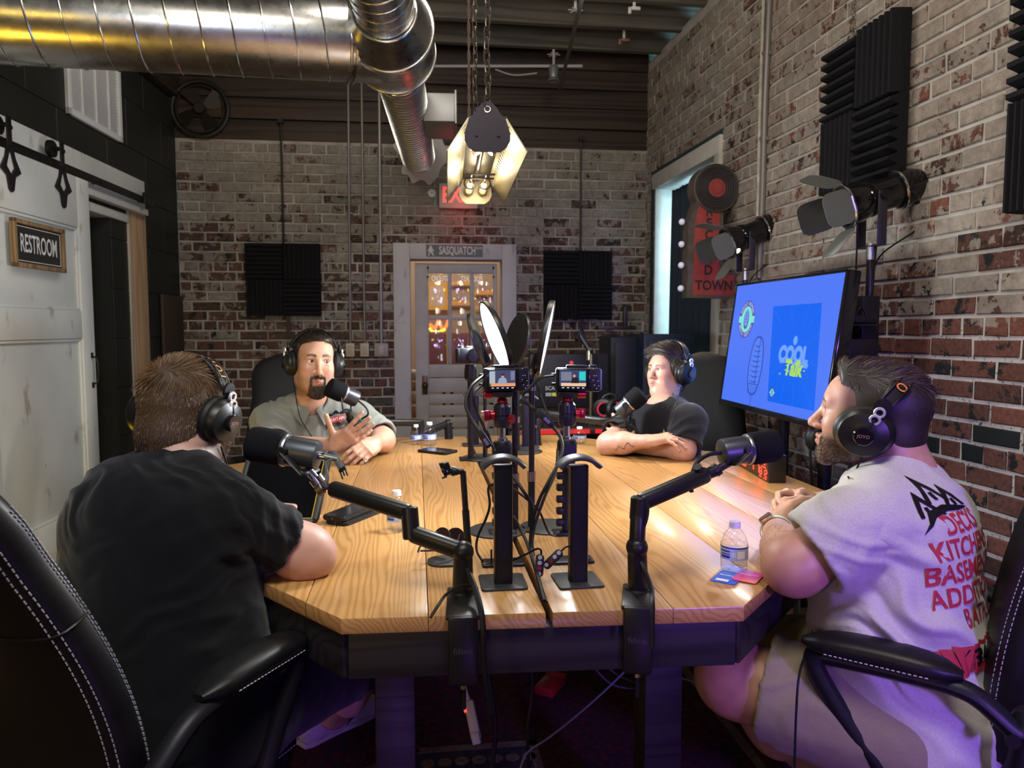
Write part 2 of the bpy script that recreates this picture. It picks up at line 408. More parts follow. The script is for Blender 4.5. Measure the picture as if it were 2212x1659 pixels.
def worn_white(name, c=(.60, .62, .60), wear=(.28, .24, .18), thr=.70):
    m, nt, b = new_mat(name); p = pos_(nt)
    mp = node(nt, 'ShaderNodeMapping'); mp.inputs['Scale'].default_value = (1, 1, .45); lk(nt, p, mp.inputs['Vector'])
    n1 = noise_(nt, mp.outputs[0], 7.5, 7, .62)
    f = ramp(nt, n1, [(thr-.09, (0,)*3), (thr, (.75,)*3)])
    c2 = mixc(nt, 1., c, ramp(nt, noise_(nt, p, 3, 4), [(.3, (.9, .9, .88)), (.7, (1.05,)*3)]), 'MULTIPLY')
    lk(nt, mixc(nt, f, c2, wear), b.inputs['Base Color']); b.inputs['Roughness'].default_value = .55
    bump_(nt, noise_(nt, mp.outputs[0], 60, 5), b, .15, .001)
    return m
M_barn = worn_white('worn_white_paint'); M_frame = worn_white('worn_grey_white_paint', (.36, .36, .37), (.16, .14, .12), .68)
M_blkwall = mk('black_wall_paint', (.014, .015, .013), .55, var=.15, vscale=4, bump=.2, bscale=160, bdist=.001)
# ------------------------------------------------------------------ room layout
ZC = 3.36
def horiz(v): v = V((v[0], v[1], 0)); return v.normalized()
C_br = P(1393, 710, 6.05); C_bl = P(392, 710, 5.64); C_br.z = C_bl.z = 0
U_b = horiz(C_br-C_bl); N_b = V((U_b.y, -U_b.x, 0))                # back wall: direction left to right, normal into the room
U_r = horiz(ray(865, 712)); N_r = V((-U_r.y, U_r.x, 0))            # right wall runs away from us
if N_r.x > 0: N_r = -N_r
U_l = horiz(ray(985, 704)); N_l = V((U_l.y, -U_l.x, 0))            # left wall
if N_l.x < 0: N_l = -N_l
def PB(x, y, off=0.): return PP(x, y, C_bl+N_b*off, N_b)
def PR(x, y, off=0.): return PP(x, y, C_br+N_r*off, N_r)
def PL(x, y, off=0.): return PP(x, y, C_bl+N_l*off, N_l)
R0 = C_br - U_r*7.2; L0 = C_bl - U_l*7.0                          # the near ends, behind the camera

def brick_mesh(l, h, dpt, seed):
    r = random.Random(seed); j = lambda a: r.uniform(-a, a); c = .004
    b = MB(); x0, x1, z0, z1 = -l/2+j(.003), l/2+j(.003), -h/2+j(.0025), h/2+j(.0025)
    q = [(x0, z0), (x1, z0), (x1, z1), (x0, z1)]; q = [(a+j(.0025), e+j(.002)) for a, e in q]
    inn = [(q[0][0]+c, q[0][1]+c), (q[1][0]-c, q[1][1]+c), (q[2][0]-c, q[2][1]-c), (q[3][0]+c, q[3][1]-c)]
    vs = [(a, 0, e) for a, e in q]+[(a, -dpt+.004, e) for a, e in q]+[(a, -dpt+j(.0015), e) for a, e in inn]
    fs = []
    for i in range(4):
        k = (i+1) % 4; fs += [[i, 4+i, 4+k, k], [4+i, 8+i, 8+k, 4+k]]
    fs.append([8, 9, 10, 11]); fs = [f[::-1] for f in fs]
    return b.add(vs, fs, 0, False)
def brick_wall(wname, o, U, N, L, z0, z1, holes, mbrick, mmort, blen, bh, jt, pad_up=0., back_t=.12):
    """mortar slab with brick parts proud of it"""
    mb = MB(); M = fr(o, U, None, (0, 0, 1)); M = MX.Translation(o) @ MX((U, -N, V((0, 0, 1)))).transposed().to_4x4()
    def clear(u0, u1, a, b_): return all(u1 <= h[0]+1e-4 or u0 >= h[1]-1e-4 or b_ <= h[2]+1e-4 or a >= h[3]-1e-4 for h in holes)
    us = sorted({0., L, *[x for h in holes for x in h[:2] if 0 < x < L]}); zs = sorted({z0, z1, *[x for h in holes for x in h[2:] if z0 < x < z1]})
    for a, b_ in zip(us, us[1:]):
        for c, d in zip(zs, zs[1:]):
            if clear(a, b_, c, d): mb.box(((a+b_)/2, back_t/2, (c+d)/2), (b_-a, back_t, d-c), M)
    wall = struct(mb.build(wname, mmort))
    cand = []; n = int((z1-z0)/bh); rr = random.Random(len(wname))
    for k in range(n):
        zc = z0+bh*(k+.5); head = (k % 6 == 5); bl = blen*.5 if head else blen
        u = -bl*(.5 if k % 2 else 0) - rr.uniform(0, .03)
        while u < L:
            a, b_ = max(u, 0), min(u+bl, L); u += bl
            segs = [(a, b_)]
            for h in holes:
                if zc+bh/2 > h[2]+.01 and zc-bh/2 < h[3]-.01:
                    new = []
                    for s in segs:
                        if s[1] <= h[0] or s[0] >= h[1]: new.append(s)
                        else:
                            if s[0] < h[0]: new.append((s[0], h[0]))
                            if s[1] > h[1]: new.append((h[1], s[1]))
                    segs = new
            for s in segs:
                if s[1]-s[0] > .035: cand.append((s[0]+jt/2, s[1]-jt/2, zc))
    def area(c):
        p = M @ V(((c[0]+c[1])/2, 0, c[2])); q = p-CAM
        if q.dot(FW) < .3: return 0
        x, y, d = proj(p)
        if not (-10 < x < 2222 and -10 < y < 1669): return 0
        return (c[1]-c[0])*abs(q.normalized().dot(N))/d/d
    sc = sorted(cand, key=area, reverse=True); big, rest = sc[:300], sc[300:]
    lib = {}
    for c in big:
        l = round((c[1]-c[0])/.005)*.005; key = (l, rr.randrange(4))
        ob = None
        if key not in lib:
            ob = brick_mesh(l, bh-jt, .008, hash(key) & 255).build('brick', mbrick); lib[key] = ob.data
        else: ob = bpy.data.objects.new('brick', lib[key]); COL.objects.link(ob)
        ob.parent = wall; ob.matrix_local = M @ MX.Translation(((c[0]+c[1])/2, rr.uniform(-.0025, .002), c[2]))
    if rest:
        b = MB()
        for c in rest:
            t = brick_mesh(c[1]-c[0], bh-jt, .008, rr.randrange(999))
            b.add(t.v, t.f, 0, False, M @ MX.Translation(((c[0]+c[1])/2, rr.uniform(-.0025, .002), c[2])))
        ob = stuff(b.build('brick_courses', mbrick, wall))
    return wall
def uz(p, o, U): return (V(p)-o).dot(U), p.z
# back wall -------------------------------------------------------
ZT = PB(1390, 326).z                                               # foot of the timber band
Lb = (C_br-C_bl).length
dl, dr = uz(PB(868, 700), C_bl, U_b)[0], uz(PB(1100, 700), C_bl, U_b)[0]; DZ = PB(985, 545).z
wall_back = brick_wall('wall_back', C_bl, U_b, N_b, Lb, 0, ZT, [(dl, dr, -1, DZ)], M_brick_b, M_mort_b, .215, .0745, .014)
MBk = MX.Translation(C_bl) @ MX((U_b, -N_b, V((0, 0, 1)))).transposed().to_4x4()
zz = ZT
for i in range(5):
    h = (.155, .16, .145, .15, .2)[i]
    o = MB().box((Lb/2, .04-.006*(i % 2), zz+h/2-.003), (Lb, .10, h-.008), MBk, .004).build('timber_board', M_darkwood); o.parent = wall_back; zz += h
# right wall ------------------------------------------------------
wa, wb = PR(1553, 330), PR(1413, 408)
u_near = uz(PR(1548, 500), R0, U_r)[0]; u_far = uz(PR(1416, 500), R0, U_r)[0]; WT = PR(1483, 372).z
w_bot = .95
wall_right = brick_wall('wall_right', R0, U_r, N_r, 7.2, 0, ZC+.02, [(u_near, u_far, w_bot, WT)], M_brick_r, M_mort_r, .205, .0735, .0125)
# left wall: black painted blocks -----------------------------------
j0 = uz(PL(243, 600), L0, U_l)[0]; OPZ = PL(243, 470).z; oa = j0-.92
ml = MX.Translation(L0) @ MX((U_l, -N_l, V((0, 0, 1)))).transposed().to_4x4()
ZL = PL(364, 209).z
b = MB()
for a, c, z0, z1 in ((0, oa, 0, ZL), (j0, 7.0, 0, ZL), (oa, j0, OPZ, ZL)): b.box(((a+c)/2, .066, (z0+z1)/2), (c-a, .12, z1-z0), ml)
wall_left = struct(b.build('wall_left', M_blkwall))
bh, bl = .305, .56
for k in range(10):
    z0 = k*bh; u = -(bl/2 if k % 2 else 0)
    z1 = min(z0+bh, ZL)
    while u < 7.0 and z1-z0 > .05:
        a, c = max(u, 0), min(u+bl, 7.0); u += bl
        segs = [(a, c)]
        if z0 < OPZ-.02: segs = [s for s in ((a, min(c, oa)), (max(a, j0), c)) if s[1]-s[0] > .02]
        for s in segs:
            zb = z0
            o = MB().box(((s[0]+s[1])/2, .003, (zb+z1)/2), (s[1]-s[0]-.005, .006, z1-zb-.005), ml, .002, 1).build('wall_block', M_blkwall); o.parent = wall_left
b = MB().box((3.5, .03, (ZL+ZC)/2+.01), (7.0, .16, ZC-ZL-.02), ml, .005)
trim1 = struct(b.build('trim_1', M_darkwood))
# restroom behind the opening ----------------------------------------
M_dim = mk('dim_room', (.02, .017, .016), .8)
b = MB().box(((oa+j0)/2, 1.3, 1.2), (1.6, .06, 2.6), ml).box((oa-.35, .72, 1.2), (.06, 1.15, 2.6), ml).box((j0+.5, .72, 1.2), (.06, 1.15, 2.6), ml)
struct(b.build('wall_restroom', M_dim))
# floor, ceiling, joists ----------------------------------------------
M_floor = wood_mat('brown_floor', (.16, .10, .055), (.09, .055, .03), 1, 10, .08, .45, .15)
fl = MB().box((-.1, 2.6, -.05), (7.6, 11.4, .1)).build('floor', M_floor); struct(fl)
M_deck = mk('deck_boards', (.055, .048, .04), .8)
b = MB().box((0, 2.4, ZC+.28), (6.4, 9.6, .06)); ceil = struct(b.build('ceiling', M_deck))
rr = random.Random(5)
for i in range(22):
    yy = 6.02-i*.42; j = MB().box((0, yy, ZC+.125), (5.6, .06, .25), MX.Rotation(-math.atan2(0, 1), 4, 'Z'), .006, 1).build('joist', M_joist); j.parent = ceil
# ------------------------------------------------------------------ air duct
def duct_mat():
    m, nt, b = new_mat('galvanised_sheet'); p = pos_(nt)
    lk(nt, ramp(nt, noise_(nt, p, 26, 6, .7), [(.3, (.45, .44, .42)), (.7, (.55, .54, .51))]), b.inputs['Base Color'])
    b.inputs['Metallic'].default_value = 1
    lk(nt, ramp(nt, noise_(nt, p, 14, 5, .6), [(.3, (.24,)*3), (.7, (.32,)*3)]), b.inputs['Roughness'])
    bump_(nt, noise_(nt, p, 5, 3), b, .10, .02); return m
M_duct = duct_mat(); M_ductring = mk('duct_ring', (.72, .71, .69), .22, 1.)
H = PB(903, 338); A = P(846, 88, 3.55); dv = (H-A).normalized()
Lp = P(-110, 46, 2.98); Lp.z = A.z-.10; lv = (Lp-A).normalized()
duct = thing('air_duct', 'galvanised spiral air duct under the ceiling with a branch into the brick wall', 'duct', A)
def helix(a, b_, r, pitch, rt=.0045, n=24):
    M = zfr(a, b_-a); h = (b_-a).length; k = int(h/pitch*n)
    return [M @ V((r*math.cos(2*PI*i/n), r*math.sin(2*PI*i/n), pitch*i/n)) for i in range(k)]
MR = .195
MB().cyl(A+lv*.19, Lp, MR, n=64, cap=False).build('main_pipe', M_duct, duct)
MB().tube(helix(A+lv*.21, Lp, MR+.001, .128), .0045, 6).build('spiral_seam', M_ductring, duct)
for t_, r_ in ((.215, .007), (.19, .006)): MB().torus(A+lv*t_, MR+.004, r_, lv, 56, 6).build('joint_ring', M_ductring, duct)
# fitting where pipes meet: drum along the branch, stub towards the main pipe
Md = zfr(A-dv*.16, dv)
MB().lathe([(.205, 0), (.205, .30), (.132, .40)], Md, 64).lathe([(MR, 0), (MR, .22)], zfr(A, lv), 64).build('tee_fitting', M_duct, duct, 50)
for t_, R_, r_ in ((-.16, .206, .006), (-.135, .206, .004), (.14, .206, .0045), (.24, .134, .005)): MB().torus(A+dv*t_, R_, r_, dv, 56, 6).build('joint_ring', M_ductring, duct)
MB().lathe([(.205, 0), (.138, .17), (.135, .19)], zfr(A-dv*.16, -dv), 64).build('reducer', M_duct, duct, 50)
MB().torus(A-dv*.335, .139, .005, dv, 48, 6).build('joint_ring', M_ductring, duct)
MB().cyl(A-dv*.34, A-dv*2.1, .133, n=48, cap=False).build('feed_pipe', M_duct, duct)
MB().tube(helix(A-dv*.36, A-dv*2.1, .134, .085), .003, 6).build('spiral_seam', M_ductring, duct)
MB().cyl(A+dv*.235, H+dv*.05, .128, n=48, cap=False).build('branch_pipe', mk('dull_galvanised', (.42, .42, .42), .46, .9), duct)
MB().tube(helix(A+dv*.26, H, .129, .05), .003, 6).build('spiral_seam', M_ductring, duct)
bx = A+dv*1.12; sx = dv.cross(V((0, 0, 1))).normalized(); sx = sx if sx.x > 0 else -sx
Mb = fr(bx+sx*.20+V((0, 0, -.02)), sx, dv)
MB().box((0, 0, 0), (.19, .40, .17), Mb, .006).box((.10, 0, 0), (.012, .43, .20), Mb, .003).build('register_box', mk('dull_box', (.34, .34, .34), .55, .85), duct)
pl = [( .19*(1+.18*math.sin(3.1*a)+.12*math.sin(7*a+1))*math.cos(a), .215*(1+.12*math.sin(2*a+2)+.1*math.sin(9*a))*math.sin(a)) for a in [2*PI*i/60 for i in range(60)]]
Mw = MX.Translation(H+N_b*.004+V((.03, 0, -.01))) @ MX((U_b, V((0, 0, 1)), N_b)).transposed().to_4x4()
o = MB().prism(pl, .014, Mw).build('plaster_patch', mk('plaster', (.42, .40, .40), .9, bump=.5, bscale=40, bdist=.006)); o.parent = wall_back
# ------------------------------------------------------------------ return-air grille on the black wall
M_grille = mk('grille_white', (.58, .59, .58), .5)
def wfr(p, U, N): return MX.Translation(p) @ MX((U, V((0, 0, 1)), N)).transposed().to_4x4()   # x along wall, y up, z into room
g0, g1 = PL(141, 250), PL(258, 305); gt = PL(200, 150)
gw = (g1-g0).dot(U_l); gz0 = (g0.z+g1.z)/2; gh = gw*.78
gr = thing('air_grille', 'white slatted return air grille high on the black wall', 'vent', (g0+g1)/2)
M = wfr(V(((g0.x+g1.x)/2, (g0.y+g1.y)/2, gz0+gh/2)), U_l, N_l)
b = MB()
for c, s in (((0, gh/2-.018, .012), (gw, .036, .024)), ((0, -gh/2+.018, .012), (gw, .036, .024)), ((gw/2-.018, 0, .012), (.036, gh, .024)), ((-gw/2+.018, 0, .012), (.036, gh, .024))): b.box(c, s, M, .003, 1)
b.build('frame', M_grille, gr)
for i in range(3): MB().box((-gw/2+gw*(i+1)/4, 0, .013), (.012, gh-.06, .014), M, .002, 1).build('divider', M_grille, gr)
n = 22
for i in range(n):
    Ms = M @ MX.Translation((0, -gh/2+.045+(gh-.09)*i/(n-1), .007)) @ MX.Rotation(.7, 4, 'X')
    MB().box((0, 0, 0), (gw-.06, .019, .0016), Ms).build('slat', M_grille, gr)
MB().box((0, 0, .002), (gw-.05, gh-.05, .003), M).build('backing', mk('vent_dark', (.12, .12, .12), .8), gr)
# ------------------------------------------------------------------ sliding door, header board, rail
hA, hB = PL(0, 262, .03), PL(310, 393, .03)
hz = hB.z; hl0 = hA-U_l*.35; hl = (hB-hl0).dot(U_l); hbz = PL(311, 466, .03).z
M = wfr(V((hl0.x, hl0.y, 0)), U_l, N_l)
o = MB().box((hl/2, (hz+hbz)/2, -.012), (hl, hz-hbz, .036), M, .003).build('trim_2', M_barn); struct(o)
MB_ = MB().box((hl/2, hbz+.02, .014), (hl, .04, .02), M, .002).box((hl/2, (hz+hbz)/2-.005, .009), (hl, .006, .004), M)
o = MB_.build('board_lip', M_barn); o.parent = None; o.parent = bpy.data.objects['trim_2']
rail_z = PL(250, 411, .06).z
rail = thing('door_rail', 'flat black iron rail carrying the white sliding door', 'rail', M @ V((hl/2, rail_z, .04)))
MB().box((hl/2+.02, rail_z, .052), (hl+.02, .045, .009), M, .002).build('bar', M_blackmetal, rail)
for t in (.30, .62, .94): MB().cyl(M @ V((hl*t, rail_z, .006)), M @ V((hl*t, rail_z, .06)), .012, n=10).build('spacer_bolt', M_blackmetal, rail)
MB().box((hl-.14, rail_z+.012, .062), (.045, .07, .02), M, .004).build('stop', M_blackmetal, rail)
dR = PL(190, 700, .095); dRu = (dR-hl0).dot(U_l); dW = 1.0; dz0, dz1 = .03, PL(178, 412, .095).z+.05
door = thing('sliding_door', 'worn white panelled sliding barn door beside the dark restroom opening', 'door', M @ V((dRu-dW/2, 0, .095)))
def dbox(name, u0, u1, z0, z1, zc, t, mat=M_barn, bev=.004): return MB().box(((u0+u1)/2, (z0+z1)/2, zc), (u1-u0, z1-z0, t), M, bev).build(name, mat, door)
st = .125; zr = [(dz0, PL(130, 1116, .095).z), (PL(90, 733, .095).z, PL(90, 668, .095).z), (PL(150, 490, .095).z, dz1)]
dbox('stile', dRu-dW, dRu-dW+st, dz0, dz1, .08, .036); dbox('stile', dRu-st, dRu, dz0, dz1, .08, .036)
for a, c in zr: dbox('rail', dRu-dW+st, dRu-st, a, c, .08, .034)
for (a, c), (d, e) in zip(zr, zr[1:]):
    dbox('panel', dRu-dW+st-.01, dRu-st+.01, c-.01, d+.01, .07, .014)
    b = MB(); u0, u1 = dRu-dW+st, dRu-st; q = .016
    for x0, x1, z0, z1 in ((u0, u1, c, c+q), (u0, u1, d-q, d), (u0, u0+q, c, d), (u1-q, u1, c, d)): b.box(((x0+x1)/2, (z0+z1)/2, .083), (x1-x0, z1-z0, .014), M, .005)
    b.build('moulding', M_barn, door)
hx = PL(186, 800, .10); b = MB(); Mh = M @ MX.Translation((dRu-.045, hx.z, .098))
b.tube([Mh @ V(p) for p in ((0, -.075, 0), (0, -.07, .022), (0, -.04, .032), (0, .04, .032), (0, .07, .022), (0, .075, 0))], .006, 8).box((0, .08, .003), (.022, .03, .006), Mh, .003).box((0, -.08, .003), (.022, .03, .006), Mh, .003)
b.build('pull_handle', M_blackmetal, door)
for px in (108, -8):
    c = PL(px, 350, .075); u = (c-hl0).dot(U_l); Mc = M @ MX.Translation((u, rail_z, .104))
    k = MB().box((0, .04, 0), (.035, .13, .008), Mc, .003)
    k.prism([(-.020, -.02), (-.036, -.075), (-.075, -.13), (-.030, -.155), (-.016, -.215), (.0, -.225), (.016, -.215), (.030, -.155), (.075, -.13), (.036, -.075), (.020, -.02), (.003, -.035), (.034, -.115), (0, -.150), (-.034, -.115), (-.003, -.035)], .008, Mc, z0=-.004)
    k.cyl(Mc @ V((0, .066, -.060)), Mc @ V((0, .066, -.040)), .042, n=24).cyl(Mc @ V((0, .066, -.05)), Mc @ V((0, .066, .0)), .010, n=10).cyl(Mc @ V((0, .055, -.004)), Mc @ V((0, .055, .012)), .010, n=10)
    k.build('hanger', M_blackmetal, door)
# jamb of the opening
jz = hbz+.005
Ml = MX.Translation(L0) @ MX((U_l, V((0, 0, 1)), N_l)).transposed().to_4x4()
jw = uz(PL(318, 600), L0, U_l)[0]-uz(PL(285, 600), L0, U_l)[0]
jj = uz(PL(285, 600, .012), L0, U_l)[0]
j2 = struct(MB().box((jj+jw/2, jz/2, -.06), (jw, jz, .15), Ml, .002).build('trim_3', M_rawwood))
struct(MB().box((jj-.010, jz/2, -.06), (.018, jz, .148), Ml, .002).build('trim_4', M_greywood))
struct(MB().box((jj-.5, OPZ+.02, -.06), (1.0, .05, .148), Ml, .002).build('trim_5', M_barn))
# sign on the door
sc = PL(66, 533, .10); us = (sc-hl0).dot(U_l); Ms = M @ MX.Translation((us, sc.z, .0985))
sg = thing('restroom_sign', 'black sign lettered RESTROOM in a rough wooden frame on the white door', 'sign', Ms @ V((0, 0, 0)))
sw = (PL(121, 533, .1)-PL(10, 533, .1)).dot(U_l); sh = sw*.50
M_signwood = wood_mat('sign_frame_wood', (.30, .20, .10), (.17, .10, .05), 2, 40, .1, .8, .08)
b = MB(); q = .02
for c, s in (((0, sh/2-q/2), (sw, q)), ((0, -sh/2+q/2), (sw, q)), ((sw/2-q/2, 0), (q, sh)), ((-sw/2+q/2, 0), (q, sh))): b.box((c[0], c[1], .012), (s[0], s[1], .024), Ms, .002)
b.build('frame', M_signwood, sg)
MB().box((0, 0, .008), (sw-.03, sh-.03, .006), Ms).build('board', mk('sign_black', (.018, .017, .013), .7), sg)
b = MB(); iw, ih = sw-.06, sh-.06
for c, s in (((0, ih/2), (iw, .003)), ((0, -ih/2), (iw, .003)), ((iw/2, 0), (.003, ih)), ((-iw/2, 0), (.003, ih))): b.box((c[0], c[1], .0117), (s[0], s[1], .001), Ms)
b.text('RESTROOM', Ms @ MX.Translation((0, 0, .0118)), .115, 0, .52, bold=.012)
b.build('lettering', M_whiteprint, sg)
# small brown board low on the black wall
q0, q1 = PL(342, 635), PL(392, 772); uu = [uz(x, L0, U_l)[0] for x in (q0, q1)]
o = MB().box(((uu[0]+uu[1])/2, (q0.z+q1.z)/2, .018), (uu[1]-uu[0]-.02, q0.z-q1.z, .02), Ml, .002).build('wall_board', mk('brown_board', (.045, .028, .018), .7)); tag(o, 'small dark brown board on the black wall by the brick corner', 'board')
# ------------------------------------------------------------------ iron wheel on the timber band
c = PB(432, 235, .05); R = .20
wh = thing('iron_wheel', 'dark round iron fan wheel with broad blades on the timber above the brick', 'wheel', c)
M_iron = mk('dark_iron', (.022, .020, .017), .6, .5, bump=.3, bscale=120)
MB().torus(c, R, .016, N_b, 48, 8).torus(c, R-.03, .008, N_b, 48, 6).build('rim', M_iron, wh)
MB().cyl(c-N_b*.03, c+N_b*.04, .04, n=20, bev=.006).build('hub', M_iron, wh)
Mw = MX.Translation(c) @ MX((U_b, V((0, 0, 1)), N_b)).transposed().to_4x4()
for k in range(4):
    Mk = Mw @ MX.Rotation(k*PI/2+.6, 4, 'Z') @ MX.Rotation(.5, 4, 'X')
    MB().prism([(.03, -.015), (.08, -.055), (.165, -.075), (.178, -.03), (.178, .03), (.16, .06), (.08, .035), (.03, .015)], .004, Mk).build('blade', mk('fan_blade', (.035, .032, .027), .5, .6), wh)
# ------------------------------------------------------------------ conduits and outlet boxes on the back wall
M_conduit = mk('grey_conduit', (.17, .15, .14), .45, .3); M_box = mk('outlet_plate', (.42, .36, .30), .5)
for (x0, y0, x1, y1, r, kind, lab) in ((752, 172, 757, 742, .010, 0, 'thin brown conduit ending at the left outlet box by the doorway'), (781, 180, 788, 742, .010, 0, 'thin brown conduit ending at the middle outlet box by the doorway'), (819, 196, 824, 742, .013, 1, 'grey steel conduit nearest the door ending at a square switch box')):
    a, e = PB(x0, y0, .02), PB(x1, y1, .02); e = V((e.x, e.y, e.z)); a = V((a.x, a.y, a.z))
    t = thing('conduit', lab, 'pipe', e)
    MB().tube([a, e], r, 10).build('pipe', mk('dull_conduit', (.24, .235, .23), .5, .5) if kind else M_conduit, t)
    Mq = wfr(e+V((0, 0, -.05)), U_b, N_b); ww = .11 if kind else .068
    MB().box((0, 0, .01), (ww, .105, .05), Mq, .006).build('outlet_box', mk('box_grey', (.24, .21, .19), .5) if kind else M_box, t)
    MB().box((0, 0, .037), (.036, .07, .004), Mq, .002).build('cover', mk('cover_grey', (.33, .29, .25), .5), t)
    for k in range(3):
        p = a.lerp(e, .25+.25*k); MB().box((0, 0, -.004), (.05, .016, .012), wfr(p, U_b, N_b), .003).build('strap', M_conduit, t)
# ------------------------------------------------------------------ foam panels
def foam_tile(name, M, s, parent, vertical, n=7, d=.045, mat=None):
    """square tile with wedge ridges; frame: x along the wall, y up, z into the room"""
    pts = [(-s/2, 0)]
    st = s/n
    for i in range(n):
        x = -s/2+i*st; pts += [(x+.002, .016), (x+st*.30, d), (x+st*.62, d), (x+st*.92, .016)]
    pts += [(s/2, .016), (s/2, 0)]
    Mt = M if vertical else M @ MX.Rotation(PI/2, 4, 'Z')
    Mp = Mt @ MX(((1, 0, 0, 0), (0, 0, -1, s/2), (0, 1, 0, 0), (0, 0, 0, 1)))
    MB().prism(pts[::-1], s, Mp).build(name, mat or M_foam, parent)
def back_panel(x0, y0, x1, y1, lab, rodx, rt):
    a, e = PB(x0, y0, .06), PB(x1, y1, .06); w_ = (e-a).dot(U_b); h_ = a.z-e.z; c = (a+e)/2
    t = thing('acoustic_panel', lab, 'panel', c, None)
    M = wfr(c, U_b, N_b); s = min(w_, h_)/2
    MB().box((0, 0, -.01), (w_, h_, .018), M).build('backing_board', M_foam, t)
    for i in (0, 1):
        for j in (0, 1): foam_tile('foam_tile', M @ MX.Scale(w_/2/s, 4, (1, 0, 0)) @ MX.Scale(h_/2/s, 4, (0, 1, 0)) @ MX.Translation(((i-.5)*s, (j-.5)*s, 0)), s*.995, t, (i+j) % 2 == 0, 8, .035)
    top = PB(rodx, rt, .05); u = (top-c).dot(U_b)
    MB().cyl(M @ V((u, h_/2-.02, -.005)), M @ V((u-.0, top.z-c.z, -.005)), .008, n=8).cyl(M @ V((u, top.z-c.z, -.01)), M @ V((u, top.z-c.z, .02)), .02, n=12).build('hanging_rod', M_blackmetal, t)
    MB().box((u+.02, -h_/2-.08, -.02), (.03, .18, .006), M).build('strap', M_blackmetal, t)
back_panel(529, 525, 694, 682, 'square black foam panel hanging on the brick above the man in grey', 607, 262)
back_panel(1175, 541, 1320, 689, 'square black foam panel hanging on the brick right of the door', 1255, 300)
# ------------------------------------------------------------------ exit sign, detector
c = PB(990, 424, .05); ex = thing('exit_sign', 'lit red EXIT sign on the brick behind the hanging lamp', 'sign', c)
M = wfr(c, U_b, N_b)
MB().box((0, 0, 0), (.30, .19, .05), M, .008).build('housing', mk('exit_housing', (.42, .38, .34), .5), ex)
MB().text('EXIT', M @ MX.Translation((0, 0, .0262)), .165, 0, .75, bold=.02).build('lettering', emat('exit_red', (1, .02, .012), 1.5), ex)
light('exit_glow', 'POINT', c+N_b*.12+V((.02, 0, -.16)), None, .5, (1, .05, .03), size=.03)
c = PB(933, 417, .02); o = thing('smoke_detector', 'small round white detector left of the exit sign', 'detector', c)
MB().lathe([(0, .03), (.02, .03), (.032, .022), (.036, 0), (0, 0)], zfr(c-N_b*.02, N_b), 24).build('housing', M_whitepl, o)
MB().sphere(c+N_b*.014, .006, n=8).build('led', mk('led_dark', (.2, .2, .3), .3), o)
# ------------------------------------------------------------------ doorway in the back wall
ub = lambda x, off=0.: uz(PB(x, 700, off), C_bl, U_b)[0]
Mbw = MX.Translation(C_bl) @ MX((U_b, V((0, 0, 1)), N_b)).transposed().to_4x4()
fz = PB(985, 527).z; iz = PB(985, 561).z; fl_, fr_ = ub(851), ub(1115); il, ir = ub(887), ub(1084)
for i, (u0, u1, z0, z1) in enumerate(((fl_, il, 0, fz), (ir, fr_, 0, fz), (il, ir, iz, fz))):
    struct(MB().box(((u0+u1)/2, (z0+z1)/2, .012), (u1-u0, z1-z0, .04), Mbw, .004).build('trim_%d' % (6+i), M_frame))
for i, (u0, u1, z0, z1) in enumerate(((il-.02, il, 0, iz), (ir, ir+.02, 0, iz), (il, ir, iz, iz+.02))):
    struct(MB().box(((u0+u1)/2, (z0+z1)/2, -.09), (u1-u0, z1-z0, .17), Mbw, .002).build('trim_%d' % (9+i), M_frame))
# leaf
l0, l1 = ub(897, -.04), ub(1074, -.04); lz = PB(985, 569, -.04).z
dt = struct(bpy.data.objects.new('door_1', None)); COL.objects.link(dt); dt.location = Mbw @ V((l0, 0, -.06)); WM['door_1'] = tuple(dt.location)
M_doorp = mk('grey_lilac_paint', (.30, .285, .275), .55, var=.12, vscale=9)
def dl_(name, x0, x1, y0, y1, zc=-.06, t=.04, m=M_doorp):
    u0, u1 = ub(x0, -.04), ub(x1, -.04); z1, z0 = PB(985, y0, -.04).z, PB(985, y1, -.04).z
    return MB().box(((u0+u1)/2, (z0+z1)/2, zc), (u1-u0, z1-z0, t), Mbw, .004).build(name, m, dt)
dl_('stile', 897, 926, 569, 1200); dl_('stile', 1066, 1074, 569, 1200)
dl_('top_rail', 926, 1066, 569, 590)
dl_('mid_rail', 926, 1066, 788, 815)
for x in (972, 1020): dl_('muntin', x-4, x+4, 590, 788, -.06, .03)
dl_('muntin', 926, 1066, 683, 691, -.06, .028)
for y0, y1 in ((815, 848), (850, 872), (874, 898), (900, 924), (926, 1000)): dl_('panel', 926, 1066, y0+1.5, y1-.5, -.062, .028)
M_pane = glass_mat('window_glass')
for x0, x1 in ((926, 968), (976, 1016), (1024, 1066)):
    for y0, y1 in ((590, 683), (691, 788)): dl_('pane', x0, x1, y0, y1, -.06, .004, M_pane)
kp = PB(918, 832, -.03); MB().box((0, 0, -.005), (.045, .15, .006), wfr(kp, U_b, N_b), .003).sphere(kp+N_b*.035, .026, n=14).cyl(kp, kp+N_b*.03, .009, n=10).build('knob', mk('old_brass', (.07, .04, .02), .4, .7), dt)
b = MB()
for x in (924, 1066):
    for y in (578, 598): b.sphere(PB(x, y, -.018), .008, n=8)
b.build('screw', M_iron, dt)
pane_l, pane_r = PB(927, 602, -.052), PB(1064, 602, -.052)
b = MB().text('PODCAST', Mbw @ MX.Translation(((ub(1020)), pane_l.z, -.0555)), .062, 0, .62, mirror=True, bold=.01).text('STUDIO', Mbw @ MX.Translation((ub(952), pane_l.z, -.0555)), .062, 0, .62, mirror=True, bold=.01)
b.build('lettering', emat('glass_lettering', (.75, .6, .42), .8), dt)
